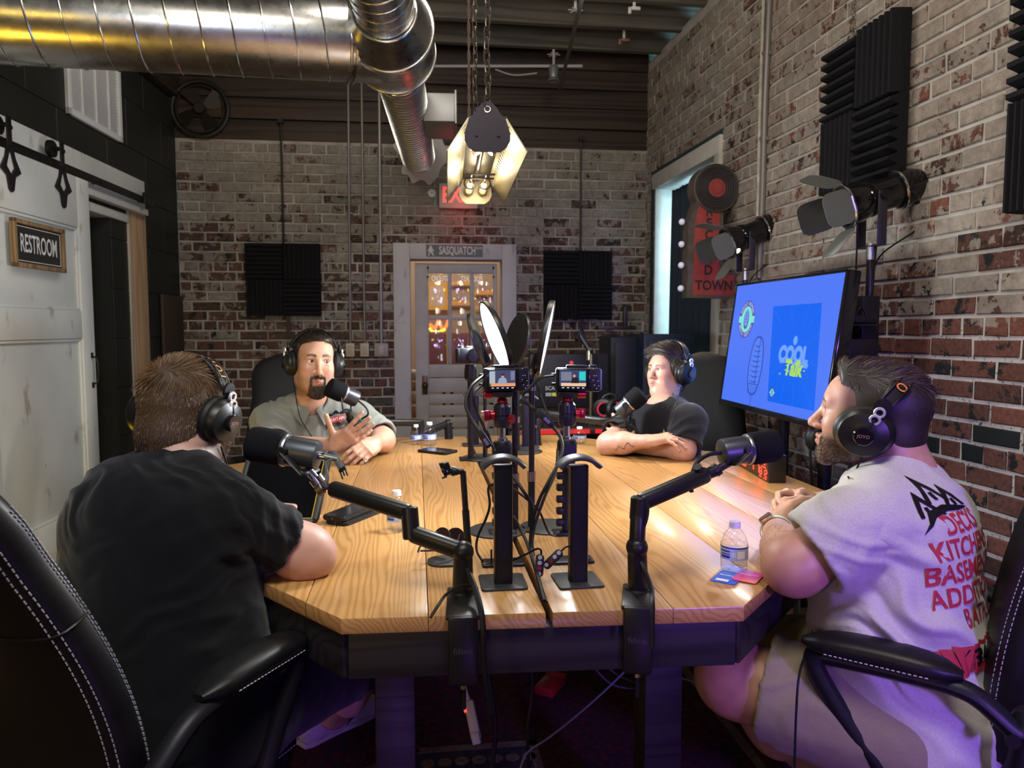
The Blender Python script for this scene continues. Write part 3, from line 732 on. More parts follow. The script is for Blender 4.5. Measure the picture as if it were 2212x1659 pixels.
# sign over the door
c = PB(982, 542, .034); sq = thing('street_sign', 'narrow dark green sign lettered SASQUATCH on the door frame', 'sign', c); M = wfr(c, U_b, N_b); sw = ub(1042)-ub(921)
MB().box((0, 0, 0), (sw, .092, .004), M).build('plate', mk('sign_green', (.045, .06, .055), .5), sq)
b = MB().text('SASQUATCH', M @ MX.Translation((.022, 0, .0026)), .088, 0, .56, bold=.022).text('BLVD', M @ MX.Translation((sw/2-.028, .022, .0026)), .022, 0, .9, bold=.02)
Mf = M @ MX.Translation((-sw/2+.035, 0, .0026))     # a walking shaggy figure
b.prism([(-.022, -.04), (-.012, -.04), (-.004, -.012), (.010, -.024), (.016, -.038), (.026, -.036), (.018, -.012), (.010, .004), (.024, -.006), (.026, .002), (.010, .022), (.010, .034), (0, .040), (-.010, .032), (-.008, .022), (-.020, .008), (-.022, -.008), (-.012, -.002), (-.012, -.016)], .0003, Mf)
b.build('lettering', mk('sign_cream', (.46, .45, .42), .6), sq)
# lobby beyond
lob = MX.Translation(C_bl-N_b*.14) @ MX((U_b, V((0, 0, 1)), -N_b)).transposed().to_4x4(); lc = (dl+dr)/2
M_lob = mk('lobby_wall', (.42, .32, .24), .8)
struct(MB().box((lc, 1.4, 2.4), (1.7, 2.9, .1), lob).box((lc-.85, 1.4, 1.2), (.1, 2.9, 2.5), lob).box((lc+.85, 1.4, 1.2), (.1, 2.9, 2.5), lob).box((lc, 2.85, 1.2), (1.8, .1, 2.5), lob).build('wall_lobby', M_lob))
light('lobby_lamp', 'AREA', lob @ V((lc, 2.7, 1.2)), lob @ V((lc, 0, 1.6)), 24, (1, .84, .68), .8)
def lobm(px, py, off): q = PB(px, py, -.14-off); return lob @ V(((q-C_bl).dot(U_b), q.z, off))
def lob_board(px, py, w_, h_, col, off=2.33, name='poster', lab='', frame=None, mat=None):
    c = lobm(px, py, off); t = thing(name, lab, 'poster', c); M = wfr(c, U_b, N_b)
    if frame: MB().box((0, 0, 0), (w_+.08, h_+.08, .02), M, .004).build('frame', frame, t)
    MB().box((0, 0, .012), (w_, h_, .006), M).build('sheet', mat or mk('sheet_'+lab[:9], col, .7), t); return t, M
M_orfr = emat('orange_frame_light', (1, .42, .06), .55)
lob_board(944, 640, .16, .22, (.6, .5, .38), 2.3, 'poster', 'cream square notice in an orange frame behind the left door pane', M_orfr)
for i, (x, y, w_, h_, c_) in enumerate(((995, 612, .26, .04, (.75, .40, .10)), (995, 655, .24, .05, (.8, .42, .10)), (1045, 632, .20, .05, (.55, .36, .2)), (1045, 665, .2, .03, (.6, .4, .24)))):
    t, M = lob_board(x, y, w_, h_, c_, 2.31, 'shelf_board', 'bright orange shelf strip behind the %s door pane, %s' % (('middle', 'middle', 'right', 'right')[i], ('upper', 'lower')[i % 2]))
b = MB().tube(spline([lobm(928, 700, 1.6), lobm(940, 708, 1.6), lobm(948, 692, 1.6), lobm(956, 712, 1.6), lobm(966, 700, 1.6), lobm(968, 688, 1.6)], 6), .016, 6)
tag(b.build('neon_squiggle', emat('neon_orange', (1, .16, .03), 2.2)), 'orange neon squiggle glowing behind the left door pane', 'neon light')
b = MB().tube(spline([lobm(927, 708, 1.5), lobm(935, 716, 1.5), lobm(948, 717, 1.5), lobm(962, 711, 1.5)], 6), .014, 6)
tag(b.build('neon_arc', emat('neon_yellow', (.9, .95, .06), 1.6)), 'yellow neon arc under the orange squiggle behind the door', 'neon light')
for px, lab in ((940, 'left'), (992, 'middle'), (1042, 'right')):
    c = lobm(px, 760, 1.3); t = thing('lobby_chair', 'dull red padded chair in the lobby behind the %s door pane' % lab, 'chair', c); M = wfr(V((c.x, c.y, 0)), U_b, N_b)
    mr = mk('dull_red', (.26, .10, .09), .6)
    MB().box((0, 1.0, 0), (.22, .5, .06), M, .03).build('backrest', mr, t); MB().box((0, .72, .14), (.22, .08, .26), M, .03).build('seat', mr, t)
    for a in (-.08, .08):
        for e in (.05, .24): MB().cyl(M @ V((a, 0, e)), M @ V((a, .7, e)), .014, n=8).build('leg', M_iron, t)
c = lobm(893, 880, .5)
t = thing('lobby_figurine', 'pale orange topped post seen through the gap beside the door', 'post', c)
for k, (y, r, cc) in enumerate(((810, .05, (.7, .62, .5)), (835, .04, (.5, .35, .25)), (862, .045, (.55, .45, .36)), (890, .05, (.6, .28, .16)), (920, .045, (.3, .2, .15)))):
    MB().sphere(lobm(893, y, .5), r, n=12).build('knob', mk('fig%d' % k, cc, .6), t)
# ------------------------------------------------------------------ pendant lamp over the table
def M3(o, x, y, z): m = MX((V(x), V(y), V(z))).transposed().to_4x4(); m.translation = V(o); return m
pn, pf = P(1053, 335, 2.02), P(1027, 436, 2.86)
zb = (pn.z+pf.z)/2; pn.z = pf.z = zb
ax = (pf-pn).normalized(); sd = V((ax.y, -ax.x, 0)); L_ = (pf-pn).length
Mp = M3(pn, sd, ax, (0, 0, 1))                                      # x across, y along the lamp (away from us), z up
M_lampmetal = mk('brown_black_steel', (.020, .014, .020), .45, .6, bump=.2, bscale=200)
M_lampin = mk('brushed_inside', (.40, .37, .28), .40, .8)
pend = thing('pendant_lamp', 'black steel trough lamp with bulbs hanging on chains above the table', 'lamp', Mp @ V((0, L_/2, 0)))
cap = [(-.036, 0), (-.052, .012), (-.062, .03), (-.062, .052), (-.050, .088), (-.033, .105), (-.026, .118), (-.012, .131), (0, .134), (.012, .131), (.026, .118), (.033, .105), (.050, .088), (.062, .052), (.062, .03), (.052, .012), (.036, 0)]
for y, nm in ((0, 'end_cap'), (L_, 'end_cap')):
    Mc = Mp @ MX.Translation((0, y, 0)) @ MX.Rotation(PI/2, 4, 'X')
    MB().prism(cap[::-1], .004, Mc, z0=-.002).build(nm, M_lampmetal if y == 0 else M_lampin, pend)
    MB().torus(Mc @ V((0, .113, .003)), .008, .0022, ax, 14, 6).build('grommet', M_steel, pend)
b = MB()
for x in (-.03, .03): b.cyl(Mp @ V((x, -.006, .045)), Mp @ V((x, .004, .045)), .005, n=8)
stuff(b.build('rivets', M_lampmetal, pend))
for sg_ in (-1, 1):
    Mw = Mp @ MX.Translation((sg_*.052, 0, .090)) @ MX.Rotation(sg_*math.radians(57), 4, 'Y')
    w_ = .105; b = MB(); ns = 22
    b.box((sg_*.008, L_/2, 0), (.016, L_, .003), Mw).box((sg_*(.032+(w_-.032)/2), L_/2, 0), (w_-.032, L_, .003), Mw)
    for k in range(ns+1):
        y = L_*k/ns; b.box((sg_*.024, min(max(y, .008), L_-.008), 0), (.018, L_/ns*.42, .003), Mw)
    b.build('reflector_plate', M_lampin, pend)
M_bulb = emat('bulb_glow', (1, .80, .42), 9.); M_bulbglass = glass_mat('bulb_glass', (1, .95, .85))
MB().cyl(Mp @ V((0, .0, .088)), Mp @ V((0, L_, .088)), .009, n=10).box((0, L_*.5, .094), (.11, L_, .004), Mp).build('spine', M_lampmetal, pend)
for x in (-.026, .026):
    for y, s_ in ((.06, 1), (L_-.04, -1)):
        bb = thing('edison_bulb', 'glowing tubular bulb in the %s end of the hanging trough lamp, %s side' % ('near' if s_ == 1 else 'far', 'left' if x < 0 else 'right'), 'bulb', Mp @ V((x, y, .045)))
        Mz = zfr(Mp @ V((x, y-s_*.05, .045)), ax*s_)
        MB().lathe([(0, 0), (.018, 0), (.018, .045), (.014, .05), (0, .05)], Mz, 18).build('socket', M_lampin, bb)
        MB().lathe([(.011, .05), (.015, .07), (.0165, .10), (.0165, .16), (.012, .178), (0, .183)], Mz, 18).build('glass_envelope', M_bulbglass, bb)
        MB().tube([Mz @ V(q) for q in ((.004, 0, .055), (.005, 0, .155), (-.004, .003, .155), (-.004, .002, .06))], .0042, 6).build('filament', M_bulb, bb)
MB().box((0, L_*.52, .03), (.10, .012, .004), Mp).box((0, L_*.60, .03), (.10, .012, .004), Mp).cyl(Mp @ V((-.026, L_*.6, .045)), Mp @ V((-.026, L_*.78, .045)), .003, n=6).cyl(Mp @ V((.026, L_*.6, .045)), Mp @ V((.026, L_*.78, .045)), .003, n=6).build('bracket', M_lampmetal, pend)
for x in (-.026, .026): MB().torus(Mp @ V((x, L_*.79, .045)), .021, .003, ax, 20, 6).build('bulb_ring', M_lampmetal, pend)
for y in (.3, .75): light('pendant_light', 'POINT', Mp @ V((0, L_*y, .035)), None, 1.1, (1, .82, .52), size=.03)
def chain(nm, a, top, lab, step=.030, r=.0026):
    a = V(a); n = int((top-a.z)/step); b = MB()
    for i in range(n):
        c = a+V((.002*math.sin(i), 0, step*i+step/2)); q = (i % 2)*PI/2+.5
        dx = V((math.cos(q), math.sin(q), 0)); pts = []
        for k in range(12):
            t = 2*PI*k/12; pts.append(c+dx*(.009*math.cos(t))+V((0, 0, .021*math.copysign(abs(math.sin(t))**.8, math.sin(t)))))
        b.tube(pts, r, 5, closed=True)
    o = b.build(nm, mk('chain_steel', (.12, .10, .085), .45, .8)); return tag(o, lab, 'chain')
c1 = Mp @ V((0, 0, .117)); c2 = Mp @ V((0, L_, .117))
chain('lamp_chain', c1, ZC+.1, 'link chain holding the near end of the trough lamp')
chain('lamp_chain', c2, ZC+.1, 'link chain holding the far end of the trough lamp')
b = MB(); base = Mp @ V((-.035, L_*.55, .10))
for k in (0, PI): b.tube([base+V((.003*math.cos(i*.55+k)+.0, .003*math.sin(i*.55+k), .008*i)) for i in range(int((ZC+.1-base.z)/.008))], .0028, 5)
tag(b.build('twisted_cord', mk('brown_cord', (.10, .06, .045), .8)), 'brown twisted cord running up beside the lamp chains', 'cord')
# ------------------------------------------------------------------ ceiling pipe, sprinkler heads, spot
M_pipe = mk('painted_pipe', (.30, .29, .28), .5)
a, e = P(925, 143, 5.3), P(1258, 157, 5.3); e.z = a.z
t = thing('ceiling_conduit', 'thin pale conduit crossing under the joists to a small spotlight', 'pipe', a)
MB().cyl(a, e, .011, n=10).build('pipe', M_pipe, t)
MB().tube(spline([P(1070, 150, 5.3), P(1110, 162, 5.3), P(1160, 158, 5.3)], 6), .005, 6).build('loose_wire', M_pipe, t)
c = P(1196, 158, 5.2); t = thing('spot_head', 'small clear spotlight head at the end of the ceiling conduit', 'lamp', c)
MB().lathe([(0, .05), (.03, .05), (.035, .03), (.03, -.03), (.045, -.05), (.04, -.055), (0, -.045)], MX.Translation(c), 18).build('housing', mk('spot_grey', (.2, .2, .21), .3, .5), t)
MB().cyl(c+V((0, 0, .04)), c+V((0, 0, .16)), .009, n=8).build('stem', M_pipe, t)
a, e = P(1297, -20, 3.1), P(1210, 140, 5.2); e.z = a.z = (a.z+e.z)/2+.06
tag(MB().tube([a, e], .012, 8).build('ceiling_pipe', mk('dark_pipe', (.06, .06, .058), .5, .4)), 'dark thin pipe running away under the joists to the spotlight', 'pipe')
for i, (x, y, d, lab) in enumerate(((1243, 22, 3.9, 'nearest white sprinkler head under the joists'), (1196, 118, 4.8, 'white sprinkler head just above the small spotlight'), (1370, 18, 4.0, 'small white bracket on a joist near the brick wall'), (1348, 86, 4.7, 'white and copper bracket on the second joist by the brick wall'))):
    c = PZ(x, y, ZC-.035); t = thing('sprinkler_head' if i < 2 else 'joist_bracket', lab, 'fitting', c)
    MB().cyl(V((c.x, c.y, ZC+.255)), c, .010, n=10).build('stem', M_whitepl, t)
    if i < 2:
        for k in range(6):
            q = k*PI/3; MB().box((.028, 0, 0), (.04, .012, .003), MX.Translation(c) @ MX.Rotation(q, 4, 'Z')).build('deflector_tine', M_whitepl, t)
    else: MB().box((.01, 0, 0), (.06, .02, .02), MX.Translation(c), .004).box((-.03, 0, -.015), (.02, .02, .04), MX.Translation(c), .004).build('clip', M_whitepl if i == 2 else mk('copper_dull', (.3, .17, .12), .5, .5), t)
# ------------------------------------------------------------------ window in the right wall
MRW = M3(R0, U_r, (0, 0, 1), N_r); MRW = MX.Translation(R0) @ MX((U_r, V((0, 0, 1)), N_r)).transposed().to_4x4()
M_wframe = mk('window_paint', (.46, .44, .40), .5, var=.12, vscale=12); M_teal = mk('teal_stain', (.012, .035, .045), .7, var=.3, vscale=20)
def rb(name, u0, u1, z0, z1, d0, d1, m, par=None, bev=.003): return MB().box(((u0+u1)/2, (z0+z1)/2, (d0+d1)/2), (u1-u0, z1-z0, d1-d0), MRW, bev).build(name, m, par)
tw = .085
for i, q in enumerate(((u_near-tw, u_far+.012, WT-.005, WT+tw+.02), (u_near-tw, u_near, w_bot, WT), (u_near-.06, u_far+.06, w_bot-.06, w_bot))): struct(rb('trim_%d' % (12+i), *q, 0, .03, M_wframe))
struct(rb('trim_15', u_far+.012, u_far+.085, w_bot, WT+.06, 0, .012, M_teal)); struct(rb('trim_16', u_near-tw, u_far+.085, WT+tw+.02, WT+tw+.055, 0, .012, M_teal))
struct(rb('trim_17', u_far-.004, u_far+.018, w_bot, WT, -.34, .004, M_wframe)); struct(rb('trim_18', u_near, u_far, WT-.004, WT+.014, -.34, .0, M_wframe)); struct(rb('trim_19', u_near-.018, u_near+.004, w_bot, WT, -.34, .0, M_wframe)); struct(rb('trim_20', u_near, u_far, w_bot-.02, w_bot, -.34, .03, M_wframe))
win = bpy.data.objects.new('window_1', None); COL.objects.link(win); win['kind'] = 'structure'; WM['window_1'] = (0, 0, 0)
for q in ((u_near, u_far, WT-.06, WT), (u_near, u_far, w_bot, w_bot+.06), (u_near, u_near+.05, w_bot, WT), (u_far-.05, u_far, w_bot, WT), (u_near, u_far, (w_bot+WT)/2-.02, (w_bot+WT)/2+.02)): rb('sash', *q, -.33, -.29, M_wframe, win)
rb('pane', u_near+.05, u_far-.05, w_bot+.06, WT-.06, -.315, -.311, M_pane, win, 0)
q = MRW @ V(((u_near+u_far)/2, 1.9, -1.5))
sun = light('daylight_lamp', 'AREA', MRW @ V((u_near-.45, 2.1, -1.0)), MRW @ V((u_far, 1.7, -.02)), 105, (.40, .80, 1.), .9, 1.4)
light('daylight_lamp', 'AREA', MRW @ V(((u_near+u_far)/2, 1.9, -.45)), MRW @ V(((u_near+u_far)/2+.3, 1.6, 1)), 30, (.5, .8, 1.), .5, 1.3)
# curtain: pleated cloth leaving a slit at the far jamb
cu0, cu1 = u_near-.02, u_far-.105
cz0, cz1 = .9, WT-.03
n = 90; vs = []; fs = []
for i in range(n+1):
    t_ = i/n; u = cu0+(cu1-cu0)*t_
    for z, am in ((cz1, .5), ((cz0+cz1)/2, .9), (cz0, 1.1)):
        d = -.10+.018*am*math.sin(i*1.15)+.006*math.sin(i*.37); vs.append(MRW @ V((u, z, d)))
for i in range(n):
    for k in range(2): fs.append([i*3+k, i*3+k+1, (i+1)*3+k+1, (i+1)*3+k])
cu = MB().add(vs, fs, 0, True).build('curtain', mk('navy_curtain', (.010, .020, .034), .85, bump=.3, bscale=700, bdist=.0005))
tag(cu, 'dark navy pleated curtain across the window, lit at its far edge', 'curtain')
# ------------------------------------------------------------------ double conduit on the right wall
for i, (dx, r, m_, lab) in enumerate(((0, .017, M_conduit, 'worn vertical pipe on the right brick wall'), (-13, .010, mk('whitewashed_pipe', (.36, .32, .27), .7, var=.4, vscale=14), 'whitewashed thin pipe left of the worn pipe on the right wall'))):
    a, e = PR(1663+dx, -8, .02), PR(1640+dx*.6, 600, .02); e = V((e.x, e.y, e.z)); t = thing('wall_pipe', lab, 'pipe', e)
    MB().tube([a, a.lerp(e, .35)+N_r*.003, a.lerp(e, .7)-N_r*.002, e], r, 10).build('pipe', m_, t)
    for k in range(3):
        p = a.lerp(e, .2+.3*k); MB().box((0, 0, -.003), (.07, .02, .02), MX.Translation(p) @ MX((U_r, V((0, 0, 1)), N_r)).transposed().to_4x4(), .004).build('clamp', M_conduit, t)
# ------------------------------------------------------------------ marquee sign
mc = P(1542, 525, 4.35)
vw = horiz(CAM-mc); mn = MX.Rotation(math.radians(24), 3, 'Z') @ vw; mx = V((-mn.y, mn.x, 0))
Mm = M3(mc, mx, (0, 0, 1), mn); ms = 4.35/1600
M_marq = mk('rusty_steel', (.105, .085, .07), .6, .4, var=.35, vscale=16); M_mred = mk('faded_red', (.27, .035, .03), .6, var=.3, vscale=20)
mq = thing('marquee_sign', 'red lettered marquee sign with a black record disc on top beside the window', 'sign', mc)
body = [(-58*ms, -118*ms), (52*ms, -118*ms), (52*ms, -62*ms), (22*ms, -62*ms), (20*ms, 90*ms), (-40*ms, 90*ms), (-58*ms, 40*ms)]
MB().prism(body, .09, Mm, z0=-.09).build('case', M_marq, mq)
face = [(-46*ms, -112*ms), (48*ms, -112*ms), (48*ms, -68*ms), (13*ms, -68*ms), (12*ms, 84*ms), (-34*ms, 84*ms), (-44*ms, 40*ms)]
MB().prism(face, .003, Mm, z0=.0).build('face', M_mred, mq)
dc = (2*ms, 116*ms)
Md_ = Mm @ MX.Translation((dc[0], dc[1], 0))
MB().lathe([(0, -.09), (.140, -.09), (.140, .012), (.135, .018), (.132, .012), (.05, .012), (0, .012)], Md_, 40).build('disc_case', M_marq, mq)
b = MB().lathe([(0, .0), (.128, 0), (.128, .004), (0, .006)], Md_ @ MX.Translation((0, 0, .012)), 40)
for r in (.065, .08, .095, .11, .12): b.torus(Md_ @ V((0, 0, .018)), r, .0022, mn, 40, 5)
b.build('disc', mk('disc_black', (.022, .018, .018), .5, var=.4, vscale=25), mq)
MB().lathe([(0, .019), (.052, .019), (.052, .021), (.008, .0215), (0, .0215)], Md_, 28).build('label_disc', M_mred, mq)
b = MB().text('HIT RECORDS', Md_ @ MX.Translation((0, .03, .0225)), .012, 0, .7) if 0 else MB()
for k in range(16):
    q = k*2*PI/16; b.box((.036, 0, .0222), (.014, .003, .001), Md_ @ MX.Rotation(q, 4, 'Z'))
mdk = mk('marquee_black', (.014, .012, .012), .6)
stuff(b.build('label_print', mdk, mq))
b = MB()
for k, ch in enumerate('RECORD'): b.text(ch, Mm @ MX.Translation((-12*ms, (66-25*k)*ms, .0035)), 23*ms*1.25, 0, .9, bold=.03)
b.text('TOWN', Mm @ MX.Translation((2*ms, -92*ms, .0035)), 24*ms*1.2, 0, .92, bold=.03)
b.build('lettering', mdk, mq)
M_frost = mk('frosted_bulb', (.62, .62, .68), .25, emit=(.7, .75, 1), estr=.12)
for y in (46, -2, -47, -97):
    p = Mm @ V((-60*ms, y*ms, -.045)); MB().sphere(p-mx*.018, .019, n=14).build('bulb', M_frost, mq); MB().cyl(p, p-mx*.008, .014, n=12).build('bulb_base', M_marq, mq)
# ------------------------------------------------------------------ foam panels on the right wall
def right_panel(x0, x1, ztop, s, lab, ro=.05, cols=2):
    a, e = PR(x0, 600, ro), PR(x1, 600, ro); ua, ue = uz(a, R0, U_r)[0], uz(e, R0, U_r)[0]     # ua far end
    w_ = ua-ue; Mc = MRW @ MX.Translation(((ua+ue)/2, ztop-s, ro))
    t = thing('acoustic_panel', lab, 'panel', Mc @ V((0, 0, 0)))
    Mx = Mc @ MX.Scale(-1, 4, (1, 0, 0)) if 0 else Mc
    MB().box((0, 0, -.012), (w_, 2*s, .022), Mc).build('backing_board', M_foam, t)
    for i in (0, 1):
        for j in (0, 1): foam_tile('foam_tile', Mc @ MX.Translation(((i-.5)*w_/2, (j-.5)*s, 0)) @ MX.Scale(w_/2/s, 4, (1, 0, 0)), s*.995, t, (i+j) % 2 == 1, 7, .055)
    return t, Mc
t, Mc = right_panel(1783, 1937, PR(1938, 28, .05).z, .315, 'large black ridged foam panel hung on a chain high on the right wall')
chain('panel_chain', Mc @ V((.06, .31, .02)), ZC, 'thin chain holding the large foam panel on the right wall', .024, .002)
right_panel(2186, 2420, 2.31, .335, 'black ridged foam panel cut off by the right picture edge')
# ------------------------------------------------------------------ par lights on stands
M_can = mk('polished_black', (.006, .006, .007), .10, spec=.5); M_doorleaf = mk('leaf_grey', (.10, .108, .10), .5)
def par_light(c, s, dirv, lab, lab2, lit):
    t = thing('stage_light', lab, 'stage light', c); d = V(dirv).normalized(); M = zfr(c, d, (0, 0, 1))   # z to the lens, x level, y up
    prof = [(0, -.20), (.03, -.205), (.055, -.19), (.068, -.15), (.072, -.105), (.072, -.10), (.061, -.098), (.061, .0), (.068, .004), (.070, .02), (.066, .03), (.075, .06), (.078, .10), (.084, .105), (.084, .118), (.074, .118), (.07, .09), (.045, .02), (0, .0)]
    MB().lathe([(r*s, z*s) for r, z in prof], M, 40).build('can', M_can, t)
    MB().torus(M @ V((0, 0, -.10*s)), .073*s, .005*s, d, 36, 6).build('rim_ring', M_chrome, t)
    MB().torus(M @ V((0, 0, .112*s)), .086*s, .005*s, d, 36, 6).build('lens_ring', M_chrome, t)
    MB().lathe([(0, .03*s), (.052*s, .05*s), (.066*s, .085*s)], M, 28).build('reflector', M_chrome, t)
    MB().sphere(M @ V((.045*s, -.045*s, .095*s)) if lit else M @ V((0, 0, .06*s)), .020*s, n=12).build('lamp_bulb', emat('par_bulb', (1, .86, .62), 30 if lit else 8), t)
    for k in range(4):
        Mk = M @ MX.Rotation(k*PI/2, 4, 'Z') @ MX.Translation((0, .085*s, .115*s)) @ MX.Rotation(-(.55, .35, .6, .3)[k], 4, 'X')
        MB().prism(rrect((.15, .13, .15, .13)[k]*s, .13*s, .035*s, 4), .002, Mk @ MX.Translation((0, 0, 0)) @ MX(((1, 0, 0, 0), (0, 0, -1, 0), (0, 1, 0, .07*s), (0, 0, 0, 1)))).build('barn_door', M_doorleaf if k != 1 else M_black, t)
        MB().cyl(Mk @ V((-.03*s, 0, 0)), Mk @ V((.03*s, 0, 0)), .005*s, n=8).build('hinge', M_chrome, t)
    # yoke straddling the can, going down to the stand
    hx = M.to_3x3() @ V((1, 0, 0)); hx.z = 0; hx.normalize(); b = MB(); zd = -.165*s
    for q in (-1, 1): b.box((0, 0, 0), (.004, .035*s, .20*s), M3(c+hx*(q*.082*s)+V((0, 0, -.085*s))-d*.03*s*0, hx, V((-hx.y, hx.x, 0)), (0, 0, 1)), .001)
    b.box((0, 0, 0), (.17*s, .035*s, .004), M3(c+V((0, 0, -.185*s)), hx, V((-hx.y, hx.x, 0)), (0, 0, 1)))
    b.build('yoke', mk('yoke_metal', (.015, .013, .02), .4), t)
    for q in (-1, 1): MB().cyl(c+hx*(q*.08*s), c+hx*(q*.105*s), .016*s, n=12).build('knob', M_black, t)
    pb = M @ V((0, -.06*s, -.17*s))
    MB().cyl(pb, pb+V((0, 0, -.035*s)), .014*s, n=10).tube(spline([pb+V((0, 0, -.03*s)), pb+V((.01, 0, -.10*s)), c+V((.04*s, 0, -.22*s)), c+V((.015, 0, -.34*s)), c+V((.012, 0, -.55))], 8), .0035, 6).build('cord', M_cable, t)
    top = c+V((0, 0, -.185*s)); g = V((top.x, top.y, 0)); st_ = thing('light_stand', lab2, 'stand', g)
    MB().cyl(V((top.x, top.y, .5)), top, .014, n=12).cyl(V((top.x, top.y, .12)), V((top.x, top.y, .9)), .018, n=12).build('pole', mk('stand_black', (.012, .011, .016), .25), st_)
    MB().cyl(top+V((0, 0, -.05)), top+V((0, 0, .012)), .017, n=12).build('spigot', M_steel, st_)
    for k in range(3):
        q = k*2*PI/3+.5; MB().tube([V((top.x, top.y, .42)), V((top.x+.13*math.cos(q), top.y+.13*math.sin(q), .015))], .010, 8).build('leg', M_blackmetal, st_)
    return t
pc1, pc2 = P(1885, 428, 2.85), P(1612, 510, 4.0)
par_light(pc1, 1.0, (-.93, .12, -.30), 'black par stage light on a stand right of the screen', 'black stand of the near stage light behind the screen', False)
par_light(pc2, 1.0, (-.90, .02, -.36), 'black par stage light beside the marquee sign, its lamp glaring', 'black stand of the far stage light behind the screen', True)
light('par_beam', 'SPOT', pc1+V((-.93, .12, -.30)).normalized()*.14, (.3, 2.3, .75), 95, (1, .88, .68), size=.05, spot=70, blend=.6)
light('par_beam', 'SPOT', pc2+V((-.90, .02, -.36)).normalized()*.14, (.2, 2.9, .75), 85, (1, .88, .68), size=.05, spot=70, blend=.6)
# ------------------------------------------------------------------ television
tl, tr_, br_, bl_ = P(1580, 615, 3.49), P(1832, 583, 2.56), P(1780, 932, 2.54), P(1567, 872, 3.46)
tc = (tl+tr_+br_+bl_)/4; tx = ((tr_+br_)-(tl+bl_)).normalized(); ty = ((tl+tr_)-(bl_+br_)); ty = (ty-tx*ty.dot(tx)).normalized(); tn = tx.cross(ty)
if tn.dot(CAM-tc) < 0: tn = -tn
tw_ = ((tr_+br_)-(tl+bl_)).length/2; th_ = ((tl+tr_)-(bl_+br_)).length/2
TM = M3(tc, tx, ty, tn)
tv = thing('television', 'large flat screen on a stand showing a blue podcast slide', 'television', tc)
MB().box((0, 0, -.026), (tw_, th_, .05), TM, .006).build('case', M_blackgloss, tv)
b = MB(); q = .011
for c, s in (((0, th_/2-q/2), (tw_, q)), ((0, -th_/2+q), (tw_, 2*q)), ((tw_/2-q/2, 0), (q, th_)), ((-tw_/2+q/2, 0), (q, th_))): b.box((c[0], c[1], .001), (s[0], s[1], .006), TM, .001)
b.build('bezel', M_blackgloss, tv)
SW, SH = tw_-.024, th_-.034; S0 = .0006
def scr_pt(x, y): r = PP(x, y, tc, tn)-tc; return r.dot(tx), r.dot(ty)
EB, ED, EP, EL, EG, EY = (emat('screen_blue', (.075, .19, .93), 1.0), emat('screen_deep', (.0, .125, .88), 1.0), emat('screen_purple', (.085, .075, .42), 1.0), emat('screen_pale', (.16, .36, .98), 1.), emat('screen_green', (.22, .75, .62), 1.), emat('screen_lime', (.42, .72, .10), 1.))
TS = TM @ MX.Translation((0, .006, 0))
scn = MB().box((0, 0, 0), (SW, SH, .001), TS).build('screen', EB, tv)
# printed graphics as flat shapes on the screen
def poly(b, pts, mi=0, k=1): return b.prism([scr_pt(*p) for p in pts], .0002, TM, mi, z0=S0+.0004*k)
def ccw(p): a = sum(p[i][0]*p[(i+1) % len(p)][1]-p[(i+1) % len(p)][0]*p[i][1] for i in range(len(p))); return p if a > 0 else p[::-1]
b = MB(); b.prism(ccw([scr_pt(1671, 662), scr_pt(1776, 654), scr_pt(1759, 888), scr_pt(1658, 866)]), .0002, TM, 0, z0=S0)
cen = V(scr_pt(1716, 765)).to_2d() if 0 else scr_pt(1716, 762)
for x, y in ((1674, 670), (1710, 658), (1750, 657), (1774, 664), (1771, 720), (1665, 750), (1665, 810), (1684, 868), (1712, 876), (1752, 880), (1763, 790)):
    e = scr_pt(x, y); dx, dy = e[0]-cen[0], e[1]-cen[1]; l = math.hypot(dx, dy); nx, ny = -dy/l*.0011, dx/l*.0011
    a_ = (cen[0]+dx*.42, cen[1]+dy*.42); b.prism(ccw([a_, (e[0]+nx, e[1]+ny), (e[0]-nx, e[1]-ny)]), .0002, TM, 1, z0=S0+.0003)
b.build('poster_area', [ED, emat('screen_ray', (.02, .20, .93), 1.)], tv)
pxm = tw_/230.     # metres of screen per picture pixel across
t1, t2 = scr_pt(1713, 768), scr_pt(1714, 797)
b = MB().text('COOL', TM @ MX.Translation((t1[0], t1[1], S0+.0006)), .085, 0, .95, bold=.07).prism(circ(.018, 20, (t1[0]+.004, t1[1]+.058), .9), .0002, TM, 0, z0=S0+.0006).prism(ccw([(t1[0]-.10, t1[1]-.035), (t1[0]-.05, t1[1]-.03), (t1[0]+.12, t1[1]-.045), (t1[0]+.13, t1[1]-.03), (t1[0]+.10, t1[1]-.02), (t1[0]-.09, t1[1]-.028)]), .0002, TM, 0, z0=S0+.0006)
b.build('slide_title', EL, tv)
M_ttl = emat('screen_title', (.10, .30, .95), 1.)
b = MB().text('Talk', TM @ MX.Translation((t2[0], t2[1], S0+.0012)), .082, 0, .95, bold=.045, shear=.12)
rr = random.Random(3)
for k in range(14):
    x, y = t2[0]-.10+.19*rr.random(), t2[1]+.03-.06*rr.random(); b.prism([(x, y), (x-.012, y-.004), (x-.002, y-.010)][::-1] if 0 else ccw([(x, y), (x-.014, y-.006), (x-.001, y-.008)]), .0002, TM, 0, z0=S0+.0010)
b.build('slide_word', EY, tv)
